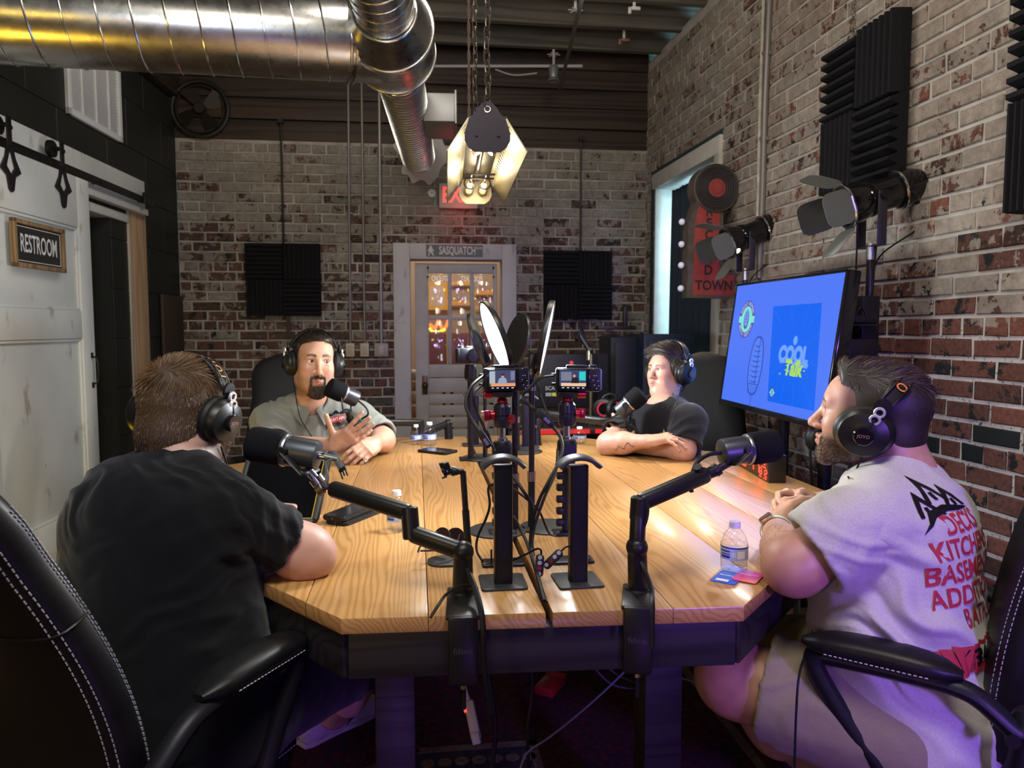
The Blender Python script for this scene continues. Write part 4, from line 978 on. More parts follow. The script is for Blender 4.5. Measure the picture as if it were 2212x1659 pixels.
def badge(cx, cy, r, sx, k):
    c = scr_pt(cx, cy); b = MB(); b.prism(circ(r, 40, c, sx), .0002, TM, 0, z0=S0+.0002).prism(circ(r*.70, 32, c, sx), .0002, TM, 1, z0=S0+.0005)
    b.prism(ccw([(c[0]-r*sx, c[1]+r*.18), (c[0]+r*sx, c[1]+r*.18), (c[0]+r*sx, c[1]-r*.18), (c[0]-r*sx, c[1]-r*.18)]), .0002, TM, 1, z0=S0+.0005)
    b.prism(circ(r*.52, 28, c, sx*.62), .0002, TM, 0, z0=S0+.0008).prism(circ(r*.44, 28, (c[0], c[1]+r*.06), sx*.55), .0002, TM, 2, z0=S0+.0010)
    for i in range(5): b.box((c[0], c[1]+r*(.35-.12*i), S0+.0013), (r*.34*sx, r*.035, .0003), TM, 0)
    if k:
        for txt, up_ in (('PODCAST NETWORK', 1), ('MEDIA SQUATCH', -1)):
            n = len(txt)
            for i, ch in enumerate(txt):
                a_ = PI/2+(.5-(i+.5)/n)*2.4 if up_ > 0 else -PI/2-(.5-(i+.5)/n)*2.4
                b.text(ch, TM @ MX.Translation((c[0]+r*.84*sx*math.cos(a_), c[1]+r*.84*math.sin(a_), S0+.0009)) @ MX.Rotation(a_-PI/2 if up_ > 0 else a_+PI/2, 4, 'Z'), r*.25, 3, .9, bold=.01)
    b.build('badge', [EP, EG, EL, emat('screen_white', (.5, .6, .95), 1.)], tv)
badge(1613, 690, .084, .95, 1); badge(1668, 848, .022, .95, 0)
c = scr_pt(1632, 790); b = MB(); mw, mh = .068, .128
out = [(c[0]+mw*math.copysign(abs(math.cos(t))**.8, math.cos(t)), c[1]+mh*math.sin(t)) for t in [2*PI*i/40 for i in range(40)]]
b.prism(out, .0002, TM, 0, z0=S0+.0002)
inn = [(c[0]+(x-c[0])*.86, c[1]+(y-c[1])*.93) for x, y in out]; b.prism(inn, .0002, TM, 1, z0=S0+.0005)
for i in range(8):
    y = c[1]+mh*(.72-.17*i); w_ = mw*.84*math.sqrt(max(.05, 1-((y-c[1])/mh/.95)**2)); b.prism(ccw([(c[0]-w_, y), (c[0]-w_*.3, y-.012), (c[0]+w_*.4, y-.012), (c[0]+w_, y), (c[0]+w_*.4, y-.007), (c[0]-w_*.3, y-.007)]), .0002, TM, 0, z0=S0+.0008)
b.box((c[0]+.016, c[1]+.02, S0+.001), (.006, mh*1.55, .0003), TM, 0).box((c[0], c[1]-mh*.62, S0+.001), (mw*1.5, .004, .0003), TM, 0)
for i in range(6): b.box((c[0]-.042+.016*i, c[1]-mh*.80, S0+.001), (.003, mh*.26, .0003), TM, 0)
b.box((c[0]+.002, c[1]-mh-.035, S0+.0008), (.005, .075, .0003), TM, 0)
b.build('microphone_graphic', [emat('screen_mid', (.035, .075, .50), 1.), emat('screen_lite', (.085, .22, .93), 1.)], tv)
# stand of the screen
ts = thing('screen_stand', 'black floor stand behind the large flat screen', 'stand', V((tc.x, tc.y, 0))-tn*.1)
sb = V((tc.x, tc.y, 0))-V((tn.x, tn.y, 0)).normalized()*.12
for q in (-.14, .20): MB().box((0, 0, .62), (.05, .03, 1.2), M3(sb+V((tx.x, tx.y, 0)).normalized()*q, V((tx.x, tx.y, 0)).normalized(), V((-tx.y, tx.x, 0)).normalized(), (0, 0, 1)), .004).build('upright', M_blackmetal, ts)
xb = V((tx.x, tx.y, 0)).normalized(); yb = V((-xb.y, xb.x, 0))
MB().box((.03, 0, .02), (.70, .05, .04), M3(sb, xb, yb, (0, 0, 1)), .004).build('foot', M_blackmetal, ts)
for q in (-.30, .36): MB().box((q, 0, .02), (.05, .45, .04), M3(sb, xb, yb, (0, 0, 1)), .004).build('foot', M_blackmetal, ts)
MB().box((.03, .03, 1.15), (.5, .03, .10), M3(sb, xb, yb, (0, 0, 1)), .004).build('bracket', M_blackmetal, ts)
light('screen_glow', 'AREA', tc+tn*.03, tc+tn, 3.0, (.12, .28, 1), tw_, th_)
# equipment tower right of the screen
c = P(1868, 760, 2.75); tw2 = thing('equipment_rack', 'black equipment tower between the screen and the brick wall', 'rack', V((c.x, c.y, 0)))
Me = M3(V((c.x, c.y, 0)), U_r.cross(V((0, 0, 1))), U_r, (0, 0, 1))
zt = P(1868, 640, 2.75).z
MB().box((0, 0, zt/2), (.07, .06, zt), Me, .004).build('upright', M_black, tw2)
for k, (y, h) in enumerate(((690, .03), (760, .10), (830, .12))):
    z = P(1850, y, 2.75).z; MB().box((-.06, 0, z), (.11, .16, h), Me, .006).build('unit', M_black, tw2)
    MB().box((-.06, 0, z-h/2-.006), (.14, .18, .006), Me).build('shelf', M_blackmetal, tw2)
pz = P(1868, 788, 2.66); MB().box((0, 0, 0), (.02, .012, .008), MX.Translation(pz)).build('indicator', emat('red_led', (1, .03, .03), 4), tw2)
for i, (pts, r, lab) in enumerate((([(1893, 530, 2.85), (1884, 620, 2.80), (1870, 680, 2.80), (1842, 700, 2.75), (1838, 760, 2.8)], .004, 'black cable dropping from the near stage light'),
        ([(1852, 470, 2.95), (1850, 560, 2.93), (1846, 640, 2.85), (1838, 672, 2.8)], .004, 'black cable hanging on the brick right of the screen'),
        ([(1780, 500, 3.35), (1778, 545, 3.3), (1777, 590, 3.2)], .0025, 'thin wire hanging above the screen'),
        ([(1840, 700, 2.7), (1860, 664, 2.7), (1872, 690, 2.7), (1848, 716, 2.7)], .003, 'loop of black cable beside the screen edge'),
        ([(1752, 950, 2.6), (1750, 985, 2.6), (1754, 1040, 2.6), (1757, 1100, 2.6)], .006, 'black cable hanging below the screen'))):
    cable('cable', lab, [PR(p[0], p[1], .006) if 'thin wire' in lab else P(*p) for p in pts], r)
c = P(1756, 948, 2.6); tag(MB().lathe([(0, .03), (.02, .028), (.028, .01), (.024, -.02), (.012, -.04), (0, -.042)], MX.Translation(c), 16).build('cable_plug', M_black), 'black plug hanging under the right end of the screen', 'plug')
# ------------------------------------------------------------------ equipment corner behind the woman
dk = P(1240, 900, 4.3)
dz_ = P(1240, 905, 4.35).z
ds = thing('equipment_desk', 'dark desk with red lit edge in the back right corner', 'desk', V((dk.x, dk.y, 0)))
MC = M3(V((dk.x, dk.y, 0)), U_b, (-U_b).cross(V((0, 0, 1))) if 0 else V((-U_b.y, U_b.x, 0)), (0, 0, 1))
M_desk = mk('desk_dark', (.016, .012, .012), .5)
MB().box((.12, .12, dz_-.015), (1.05, .6, .03), MC, .004).build('desk_top', M_desk, ds)
for x in (-.37, .60):
    for y in (-.13, .38): MB().box((x, y, dz_/2-.015), (.05, .05, dz_-.03), MC, .004).build('leg', M_desk, ds)
MB().box((.12, -.17, dz_-.10), (1.0, .02, .14), MC, .003).build('front_panel', mk('console_red', (.20, .012, .014), .35), ds)
kb = thing('mixing_console', 'low console glowing red on the dark desk', 'console', P(1240, 925, 4.05)); Mk_ = M3(P(1235, 926, 4.0), U_b, V((-U_b.y, U_b.x, 0)), (0, 0, 1))
MB().box((0, 0, 0), (.50, .22, .035), Mk_, .006).build('case', mk('console_case', (.03, .01, .01), .4), kb)
rr = random.Random(9)
for i in range(3): MB().box((-.15+.16*i, -.112, .0), (.13, .006, .022), Mk_).build('light_bar', emat('console_glow', (1, .035, .03), .75), kb)
for i in range(10): MB().cyl(Mk_ @ V((-.22+.048*i, -.04, .017)), Mk_ @ V((-.22+.048*i, -.04, .032)), .010, n=10).build('knob', M_black, kb)
# wide dark monitor seen from behind
c = P(1228, 822, 4.25); mt = thing('desk_monitor', 'wide black monitor seen from behind with a red dot and yellow sticker', 'monitor', c); Mm_ = M3(c, U_b, (0, 0, 1), N_b)
x0, x1 = P(1148, 822, 4.25), P(1322, 822, 4.25); ww = (x1-x0).length; hh = P(1228, 765, 4.25).z-P(1228, 882, 4.25).z
MB().box((0, 0, 0), (ww, hh, .05), Mm_, .012).build('shell', mk('monitor_shell', (.011, .010, .015), .5, spec=.25), mt)
MB().cyl(Mm_ @ V(((P(1232, 783, 4.25)-c).dot(U_b), P(1232, 783, 4.25).z-c.z, .02)), Mm_ @ V(((P(1232, 783, 4.25)-c).dot(U_b), P(1232, 783, 4.25).z-c.z, .028)), .011, n=14).build('red_dot', emat('monitor_red', (1, .06, .05), .8), mt)
MB().text('SCA', Mm_ @ MX.Translation(((P(1186, 838, 4.25)-c).dot(U_b), P(1212, 838, 4.25).z-c.z, .0262)), .030, bold=.02).build('lettering', mk('monitor_print', (.4, .4, .42), .6), mt)
for q, m_ in ((1183, mk('sticker_grey', (.3, .3, .28), .6)), (1197, mk('sticker_yellow', (.55, .5, .05), .6))): MB().box(((P(q, 851, 4.25)-c).dot(U_b), P(q, 851, 4.25).z-c.z, .026), (.034, .020, .002), Mm_).build('sticker', m_, mt)
MB().box((0, -hh/2-.03, -.01), (.06, .12, .03), Mm_, .004).build('neck', M_black, mt); MB().box((0, (dz_-c.z)+.008, 0), (.26, .015, .18), Mm_, .004).build('foot', M_black, mt)
# tall black cabinets
def cab(x0, x1, ytop, d, dep, lab, m, name='cabinet', h2=None):
    a, e = P(x0, 800, d), P(x1, 800, d); w_ = (e-a).length; zt = P((x0+x1)/2, ytop, d).z; o = V(((a.x+e.x)/2, (a.y+e.y)/2, 0)); t = thing(name, lab, 'cabinet', o); M = M3(o, U_b, V((-U_b.y, U_b.x, 0)), (0, 0, 1))
    MB().box((0, dep/2, zt/2), (w_, dep, zt), M, .006).build('body', m, t); MB().box((0, -.006, zt/2), (w_-.05, .012, zt-.06), M, .004).build('front_panel', m, t); return t
cab(1318, 1384, 728, 4.42, .3, 'narrow tall black cabinet left of the woman', mk('cab_black', (.006, .007, .013), .5, spec=.2))
cab(1388, 1500, 722, 4.30, .3, 'wide tall dark blue cabinet right behind the woman', mk('cab_navy', (.005, .010, .022), .5, spec=.2))
# desk lamp / spare boom
c = P(1276, 912, 4.15); t = thing('desk_boom', 'spare black boom arm with a brass section standing on the desk', 'microphone arm', V((c.x, c.y, dz_)))
MB().cyl(V((c.x, c.y, dz_)), V((c.x, c.y, P(1276, 765, 4.15).z)), .012, n=12).build('post', mk('brass_dull', (.16, .13, .09), .35, .8), t)
MB().cyl(P(1273, 778, 4.15), P(1273, 752, 4.15), .016, n=12).build('brass_sleeve', mk('brass_lit', (.6, .5, .3), .3, .8), t)
MB().tube([P(1275, 768, 4.15), P(1272, 752, 4.15), P(1250, 718, 4.15)], .017, 8).build('upper_arm', M_black, t); MB().tube([P(1250, 718, 4.15), P(1246, 735, 4.12)], .013, 8).build('arm_tip', M_black, t)
MB().lathe([(0, 0), (.08, 0), (.08, .015), (.03, .02), (0, .02)], MX.Translation((c.x, c.y, dz_)), 24).build('base', M_black, t)
# wall bracket
t = thing('camera_bracket', 'small dark bracket shelf on the brick right of the right foam panel', 'bracket', PB(1330, 705, .2)); c = PB(1330, 708, .25)
MB().box((0, 0, 0), (.30, .03, .10), wfr(c, U_b, N_b), .004).box((.075, .08, 0), (.03, .16, .03), wfr(c, U_b, N_b), .003).box((0, 0, -.15), (.05, .03, .25), wfr(c, U_b, N_b), .003).build('arm', mk('bracket_dark', (.02, .016, .02), .5), t)
# headset on the desk
c = P(1318, 878, 4.0); c.z = max(c.z, dz_+.05); t = thing('gaming_headset', 'black headset with red ear rings on the desk', 'headset', c)
for k, px in ((0, 1304), (1, 1330)):
    q = P(px, 884, 4.0); MB().torus(q, .045, .020, -FW+RT*(.5 if k else -.3), 24, 8).build('ear_pad', M_black, t); MB().torus(q-FW*.016, .036, .006, -FW+RT*.2, 24, 6).build('ring', mk('headset_red', (.5, .03, .05), .4), t)
MB().tube(spline([P(1296, 872, 4.0), P(1305, 856, 4.0), P(1322, 852, 4.0), P(1338, 866, 4.0)], 8), .010, 8).build('band', M_black, t)
# striped dark column by the woman's chair and a stool-like stack below the screen
t = thing('folded_stand', 'bundle of dark folded stands below the left end of the screen', 'stand', V((P(1590, 950, 3.6).x, P(1590, 950, 3.6).y, 0)))
for k in range(4): MB().cyl(V((P(1578+9*k, 950, 3.6).x, P(1578+9*k, 950, 3.6).y, 0)), P(1574+10*k, 885, 3.6), .013, n=10).build('tube', mk('stand_grey', (.05, .05, .045), .5, .3), t)
# ------------------------------------------------------------------ table
T = .76; TT = .03
octo = [(-.14, 1.325), (.605, 1.29), (1.30, 2.02), (1.30, 2.92), (.66, 3.56), (-.10, 3.56), (-.72, 2.92), (-.72, 2.03)]
M_table = wood_mat('honey_ash', (.53, .30, .112), (.41, .208, .070), 1, 74, .11, .34, .075, coat=.22, bump=.05, fine=.30)
tb = thing('podcast_table', 'large eight-sided honey coloured plank table on a black base', 'table', (.29, 2.43, 0))
def clip(poly, x0, x1):
    def half(p, x, s):
        out = []
        for i in range(len(p)):
            a, b = p[i], p[(i+1) % len(p)]; ia, ib = (a[0]-x)*s >= 0, (b[0]-x)*s >= 0
            if ia: out.append(a)
            if ia != ib: t = (x-a[0])/(b[0]-a[0]); out.append((x, a[1]+(b[1]-a[1])*t))
        return out
    return half(half(poly, x0, 1), x1, -1)
xe = [-.72, -.455, -.215, .016, .231, None, .243, .47, .695, .92, 1.12, 1.30]
for a, c in zip(xe, xe[1:]):
    if a is None or c is None: continue
    p = clip(octo, a+.0006, c-.0006)
    MB().prism(p, TT, MX.Translation((0, 0, T-TT)), bev=.0022).build('plank', M_table, tb)
M_apron = wood_mat('black_stained_wood', (.020, .018, .022), (.010, .009, .012), 0, 20, .05, .5, .1, bump=.4)
for i in range(8):
    a, c = V((*octo[i], 0)), V((*octo[(i+1) % 8], 0)); d = (c-a).normalized(); nn = V((-d.y, d.x, 0)); L2 = (c-a).length
    MB().box((L2/2, .030, T-TT-.045), (L2-.02, .04, .088), M3(a, d, nn, (0, 0, 1)), .003).build('apron', M_apron, tb)
for x, y in ((P(855, 1500, 1.62).x, 1.58), (P(1437, 1500, 1.62).x, 1.56), (.02, 3.25), (.62, 3.25)):
    MB().box((x, y, (T-TT)/2), (.085, .085, T-TT), None, .004).build('leg', M_apron, tb)
for x in (-.30, .29, .88): MB().box((x, 2.43, T-TT-.02), (.09, 1.1, .038), None, .003).build('cross_beam', M_apron, tb)
M_copper = mk('bolt_steel', (.3, .3, .3), .4, 1)
# ------------------------------------------------------------------ microphones on boom arms
M_arm = mk('satin_black_arm', (.011, .0105, .010), .36, spec=.35); M_mic = mk('mic_body_grey', (.055, .060, .070), .40, .6); M_wind = mk('windscreen_foam', (.007, .007, .009), .9, spec=.1, bump=.5, bscale=700, bdist=.001)
def rod(b, p, q, r, n=14, mi=0): return b.cyl(p, q, r, n=n, mi=mi, bev=r*.15)
def flatarm(a, c, w_, h_): d = V(c)-V(a); return fr((V(a)+V(c))/2, d, None, (0, 0, 1)), d.length
def mic_arm(lab, base, post, j0_, j1, end, clamp=True, s=1.):
    """base on the table edge, post top, lower arm j0->j1, upper arm j1+ -> end"""
    base = V(base); t = thing('boom_arm', lab, 'microphone arm', base)
    MB().lathe([(.021*s, 0), (.0195*s, .05*s), (.0185*s, (post-base).length)], zfr(base, post-base), 20).build('post', M_arm, t)
    a, c = V(post), V(j0_)
    def seg(nm, a, c):
        M, l = flatarm(a, c, .034, .03); MB().box((0, 0, 0), (l+.01, .030*s, .034*s), M, .013*s, 4).build(nm, M_arm, t)
    MB().sphere(post, .0215*s, n=16).build('swivel', M_arm, t)
    seg('lower_arm', post, j0_)
    rod(MB(), V(j0_)-V((0, 0, .012*s)), V(j1)+V((0, 0, .012*s)), .0175*s).build('elbow', M_arm, t)
    seg('upper_arm', j1, end)
    return t
def fifine(t, base, dirx, n_):
    """clamp over the table edge: base collar, front plate with faint lettering, screw"""
    aw = horiz(base-CAM); M = M3(base, aw.cross(V((0, 0, 1))), aw, (0, 0, 1))
    MB().lathe([(0, .012), (.026, .012), (.030, .006), (.031, -.001), (0, -.001)], MX.Translation(base), 28).build('collar', M_arm, t)
    yf = -(base-V((base.x, 1.31, base.z))).length
    y0 = -((base.y-1.30))-.014
    MB().box((0, (y0+.03)/2-.0, .004), (.062, abs(y0)+.03, .010), M, .004).box((0, y0, -.055), (.054, .010, .125), M, .004).box((0, y0+.035, -.135+.018), (.05, .07, .010), M, .003).build('clamp', M_arm, t)
    MB().text('fifine', M3(M @ V((0, y0-.0055, -.055)), M.to_3x3() @ V((1, 0, 0)), (0, 0, 1), M.to_3x3() @ V((0, -1, 0))), .017, 0, 1.1).build('lettering', mk('faint_print', (.045, .045, .05), .4), t)
    q = M @ V((0, y0+.01, -.118)); MB().cyl(q+V((0, 0, -.012)), q, .006, n=6).build('nut', M_chrome, t)
    MB().cyl(q+V((0, 0, -.05)), q+V((0, 0, -.012)), .005, n=10).build('screw', M_black, t)
def microphone(lab, tail, tip, r, lab_txt=True, side=None, up=(0, 0, 1)):
    """tail = end with the plug, tip = end of the foam"""
    tail, tip = V(tail), V(tip); d = tip-tail; L = d.length; t = thing('microphone', lab, 'microphone', (tail+tip)/2); M = zfr(tail, d, up)
    MB().lathe([(0, 0), (r*.55, 0), (r*.80, L*.02), (r*.84, L*.06), (r*.84, L*.42), (r*.9, L*.44), (r*.9, L*.50), (r*.6, L*.52), (0, L*.52)], M, 32).build('body', M_mic, t)
    MB().lathe([(r*.92, L*.44), (r*.94, L*.455), (r*.94, L*.475), (r*.92, L*.49)], M, 32).build('band', M_steel, t)
    MB().lathe([(0, L*.50), (r*.86, L*.50), (r*.97, L*.53), (r, L*.60), (r*1.0, L*.90), (r*.93, L*.97), (r*.7, L), (0, L*1.005)], M, 32).build('windscreen', M_wind, t)
    return t, M, L
def yoke(t, M, L, r, foot, sidev):
    """U bracket from the sides of the body to the arm end"""
    sidev = V(sidev).normalized(); c = M @ V((0, 0, L*.40)); b = MB()
    for q in (-1, 1):
        p0 = c+sidev*(q*r*1.05); mid = V(foot)+sidev*(q*r*.95); b.tube([p0, p0.lerp(mid, .5), mid, V(foot)+sidev*(q*r*.4), V(foot)], r*.30, 8, flat=.35)
        b.cyl(p0-sidev*(q*.004), p0+sidev*(q*.008), r*.36, n=14)
    b.build('yoke', M_black, t)
# near left
bL = PZ(1000, 1287, T+.001); bL.y = max(bL.y, 1.335)
pL = P(1000, 1192, 1.435)
aL = mic_arm('black boom arm clamped to the near table edge, reaching left', bL, pL, P(889, 1152, 1.46), P(884, 1108, 1.47), P(716, 1055, 1.53))
fifine(aL, bL, (1, -.05, 0), (0, -1, 0))
mL, MmL, LmL = microphone('grey dynamic microphone with black foam in front of the man in black', P(690, 985, 1.545), P(538, 957, 1.56), .038)
fL = P(668, 1018, 1.53); yoke(mL, MmL, LmL, .032, fL, (RT*.25+FW*1.0))
MB().cyl(fL, P(690, 1044, 1.53), .009, n=12).cyl(P(681, 1032, 1.53), P(690, 1044, 1.53), .015, n=12).cyl(P(690, 1044, 1.53), P(716, 1055, 1.53), .008, n=10).build('mount', M_chrome, mL)
MB().cyl(P(686, 1062, 1.52), P(697, 1054, 1.52), .012, n=10).build('knob', mk('bronze_knob', (.12, .09, .06), .4, .8), mL)
b = MB(); tl_ = P(690, 985, 1.545); dl__ = (P(690, 985, 1.545)-P(538, 957, 1.56)).normalized()
MB().cyl(tl_, tl_+dl__*.012, .009, n=14).build('plug_collar', M_chrome, mL); MB().cyl(tl_+dl__*.012, tl_+dl__*.04, .0085, .006, n=14).build('plug', mk('plug_grey', (.12, .13, .13), .35, .6), mL)
cable('mic_cable', 'grey cable curling from the near left microphone to its arm', [tl_+dl__*.036, P(705, 1000, 1.53), P(708, 1030, 1.52), P(705, 1052, 1.52)], .0028, mk('grey_cable', (.10, .10, .11), .4))
# near right
bR = PZ(1379, 1281, T+.001); bR.y = max(bR.y, 1.33); pR = P(1376, 1182, 1.43)
aR = mic_arm('black boom arm clamped to the near table edge, reaching right', bR, pR, P(1379, 1110, 1.435), P(1382, 1086, 1.435), P(1527, 1024, 1.50))
fifine(aR, bR, (1, -.05, 0), (0, -1, 0))
mR, MmR, LmR = microphone('grey dynamic microphone with black foam in front of the man in the pale shirt', P(1556, 978, 1.52), P(1680, 962, 1.54), .034)
fR = P(1578, 998, 1.515); yoke(mR, MmR, LmR, .030, fR, (RT*-.1+FW))
MB().cyl(fR, P(1544, 1017, 1.505), .008, n=12).cyl(P(1552, 1011, 1.505), P(1543, 1018, 1.505), .014, n=12).cyl(P(1544, 1017, 1.505), P(1527, 1024, 1.50), .012, n=12).build('mount', M_black, mR)
MB().cyl(P(1512, 1022, 1.49), P(1506, 1008, 1.48), .009, n=10).build('knob', M_black, mR)
cable('mic_cable', 'black cable bending from the near right microphone down through its arm', [P(1556, 978, 1.52), P(1530, 983, 1.515), P(1505, 1000, 1.50), P(1494, 1030, 1.49), P(1493, 1055, 1.48), P(1494, 1063, 1.48)], .0045)
cable('arm_cable', 'black cable loop beside the near right boom arm', [P(1400, 1088, 1.43), P(1398, 1115, 1.42), P(1390, 1140, 1.42), P(1382, 1150, 1.42)], .0035)
cable('arm_cable', 'black cable running down the near right boom arm clamp', [P(1385, 1215, 1.42), P(1396, 1240, 1.40), P(1407, 1275, 1.36), P(1409, 1310, 1.29), P(1409, 1400, 1.27)], .0045)
cable('arm_cable', 'thick black cable running down the near left boom arm clamp', [P(1010, 1230, 1.42), P(1024, 1265, 1.38), P(1036, 1305, 1.30), P(1043, 1350, 1.27), P(1046, 1440, 1.27), P(1060, 1540, 1.28)], .0055)
cable('arm_cable', 'thin black cable looping left of the near left clamp over the table edge', [P(1016, 1265, 1.41), P(995, 1265, 1.40), P(965, 1283, 1.37), P(945, 1310, 1.318), P(930, 1334, 1.30)], .0028)
# far left
bf = PZ(970, 948, T); pf_ = P(966, 922, bf.y*1.0+.03); d0 = (bf-CAM).dot(FW)
pf_ = P(968, 915, d0)
aF = mic_arm('black boom arm on the far table edge reaching towards the man in grey', bf, pf_, P(912, 937, d0-.08), P(908, 913, d0-.08), P(785, 913, 3.13), s=.95)
mF, MmF, LmF = microphone('dynamic microphone at the mouth of the man in grey', P(771, 863, 3.02), P(709, 835, 2.95), .040)
fF = P(750, 888, 2.98); yoke(mF, MmF, LmF, .034, fF, (RT*.3+FW))
MB().cyl(fF, P(757, 908, 3.0), .010, n=10).cyl(P(755, 903, 3.0), P(762, 915, 3.02), .016, n=10).cyl(P(762, 914, 3.02), P(785, 913, 3.12), .013, n=10).build('mount', M_black, mF)
bpy.data.objects[mF.name]
cable('mic_cable', 'black cable bending from the far left microphone to its arm', [P(772, 864, 3.02), P(790, 880, 3.05), P(795, 895, 3.05), P(782, 905, 3.08), P(780, 912, 3.10)], .004)
# far right
bg = PZ(1160, 962, T); d1 = (bg-CAM).dot(FW)
aG = mic_arm('black boom arm on the far table edge reaching right towards the woman', bg, P(1158, 925, d1), P(1165, 905, d1), P(1168, 893, d1), P(1318, 912, 3.15), s=1.0)
mG, MmG, LmG = microphone('grey dynamic microphone in front of the woman', P(1337, 893, 3.03), P(1388, 848, 3.0), .040)
fG = P(1356, 915, 3.03); yoke(mG, MmG, LmG, .034, fG, (RT*.5+FW))
MB().cyl(fG, P(1340, 918, 3.08), .012, n=10).cyl(P(1345, 917, 3.08), P(1318, 912, 3.15), .013, n=10).build('mount', M_black, mG)
cable('mic_cable', 'black cable curving left from the woman\'s microphone', [P(1337, 893, 3.03), P(1322, 902, 3.06), P(1310, 907, 3.1), P(1296, 908, 3.14)], .004)
# ------------------------------------------------------------------ headphone stands
M_plate = mk('stand_plate', (.035, .037, .037), .45, .3)
def hp_stand(x, yb, ytop, lab, w_=.084, cw=.0375, rotz=.0, base=True, s=1.):
    o = PZ(x, yb, T); d = (o-CAM).dot(FW); top = P(x, ytop, d).z; h = top-T; t = thing('headphone_stand', lab, 'headphone stand', o)
    M = MX.Translation(o) @ MX.Rotation(rotz, 4, 'Z')
    if base: MB().prism(rrect(.094, .094, .008), .005, M @ MX.Translation((0, .006, 0)), bev=.0015).build('base_plate', M_plate, t)
    MB().prism(rrect(cw, .030, .007), h-.02, M, smooth=True, z0=.004).build('column', mk('stand_column', (.008, .008, .010), .36, spec=.3), t)
    b = MB(); n = 20; secs = []
    R = .056; half = .85
    for i in range(n+1):
        a = -half+2*half*i/n; secs.append((M @ MX.Translation((R*math.sin(a), 0, h-R+R*math.cos(a))) @ MX.Rotation(a, 4, 'Y') @ MX.Rotation(PI/2, 4, 'Y'), .0055, .024, 3))
    MB().loft(secs, 20).build('saddle', mk('saddle_rubber', (.030, .031, .033), .42), t)
    MB().text('JOYO', M @ MX.Translation((0, -.0225, h-.004)) @ MX.Rotation(PI/2, 4, 'X'), .006).build('lettering', M_greyprint, t)
    return t
hp_stand(1087, 1262, 984, 'black headphone stand, the left of the two near ones')
hp_stand(1248, 1258, 984, 'black headphone stand, the right of the two near ones', rotz=.04)
hp_stand(1022, 962, 846, 'black headphone stand at the far table edge, left of the cameras', .1, .05)
hp_stand(1140, 966, 852, 'black headphone stand at the far table edge between the light poles', .1, .05)
# ------------------------------------------------------------------ disc lights
M_diff = emat('diffuser_glow', (.93, .97, 1.), 7.); M_diffoff = mk('diffuser_off', (.5, .5, .5), .5)
def disc_light(c, R, nrm, polexy, baseoff, lab, lit=True, br=.075):
    c = V(c); nrm = V(nrm).normalized(); g = V((polexy.x, polexy.y, T)); t = thing('disc_light', lab, 'studio light', g); M = zfr(c, nrm)
    MB().lathe([(0, -.012), (R*.5, -.012), (R*.97, -.008), (R, -.003), (R, .005), (R*.965, .0065), (R*.95, .003)], M, 56).build('shell', mk('disc_shell', (.018, .018, .019), .35), t)
    MB().lathe([(R*.955, .003), (R*.6, .0045), (0, .005)], M, 48).build('diffuser', M_diff if lit else M_diffoff, t)
    dn_ = -(V((0, 0, 1))-nrm*nrm.z).normalized(); topz = c.z-R*.80
    MB().cyl(g+V((0, 0, .004)), V((g.x, g.y, T+.13)), .0095, n=14).build('lower_pole', M_blackmetal, t)
    MB().cyl(V((g.x, g.y, T+.13)), V((g.x, g.y, topz-.04)), .0075, n=14).build('upper_pole', M_blackmetal, t)
    MB().cyl(V((g.x, g.y, T+.125)), V((g.x, g.y, T+.15)), .0115, n=14).cyl(V((g.x, g.y, topz-.05)), V((g.x, g.y, topz-.04)), .0095, n=14).build('pole_collar', mk('collar_copper', (.30, .24, .22), .3, .9), t)
    MB().tube(spline([V((g.x, g.y, topz-.04)), V((g.x, g.y, topz-.015)), c-nrm*.018+dn_*R*.85, c-nrm*.013+dn_*R*.4], 6), .008, 8).build('neck', M_black, t)
    MB().lathe([(0, 0), (br, 0), (br, .004), (br-.004, .006), (0, .006)], MX.Translation(g+V(baseoff)), 44).build('base', mk('disc_base', (.020, .020, .020), .5), t)
    return M
def lightdir(a, r_, u): return -FW*a+RT*r_+UP*u
D1, D2 = P(1071, 728, 1.93), P(1178, 732, 1.95)
n1, n2 = lightdir(.20, -.91, -.36), lightdir(.085, .975, -.2)
disc_light(D1, .099, n1, PZ(1112, 1146, T), (-.045, .0, 0), 'lit round disc light at the table middle turned to the left', True)
disc_light(D2, .103, n2, PZ(1148, 1141, T), (.045, .0, 0), 'lit round disc light at the table middle turned to the right, seen edge on', True)
disc_light(P(1031, 735, 2.95), .112, lightdir(-.10, -.96, -.30), PZ(1048, 990, T), (-.01, 0, 0), 'dark backed disc light farther off, leaning left, seen edge on', True, .085)
disc_light(P(1118, 735, 3.0), .112, lightdir(-.40, .88, -.18), PZ(1118, 976, T), (.02, 0, 0), 'dark backed disc light farther off, leaning right', True, .085)
for p, nn, pw in ((D1, n1, 7), (D2, n2, 9), (P(1031, 735, 2.95), lightdir(-.1, -.96, -.3), 9), (P(1118, 735, 3.0), lightdir(-.4, .88, -.18), 9)):
    light('disc_light_lamp', 'AREA', p+V(nn).normalized()*.02, p+V(nn), pw, (.93, .97, 1), .17).data.shape = 'DISK'
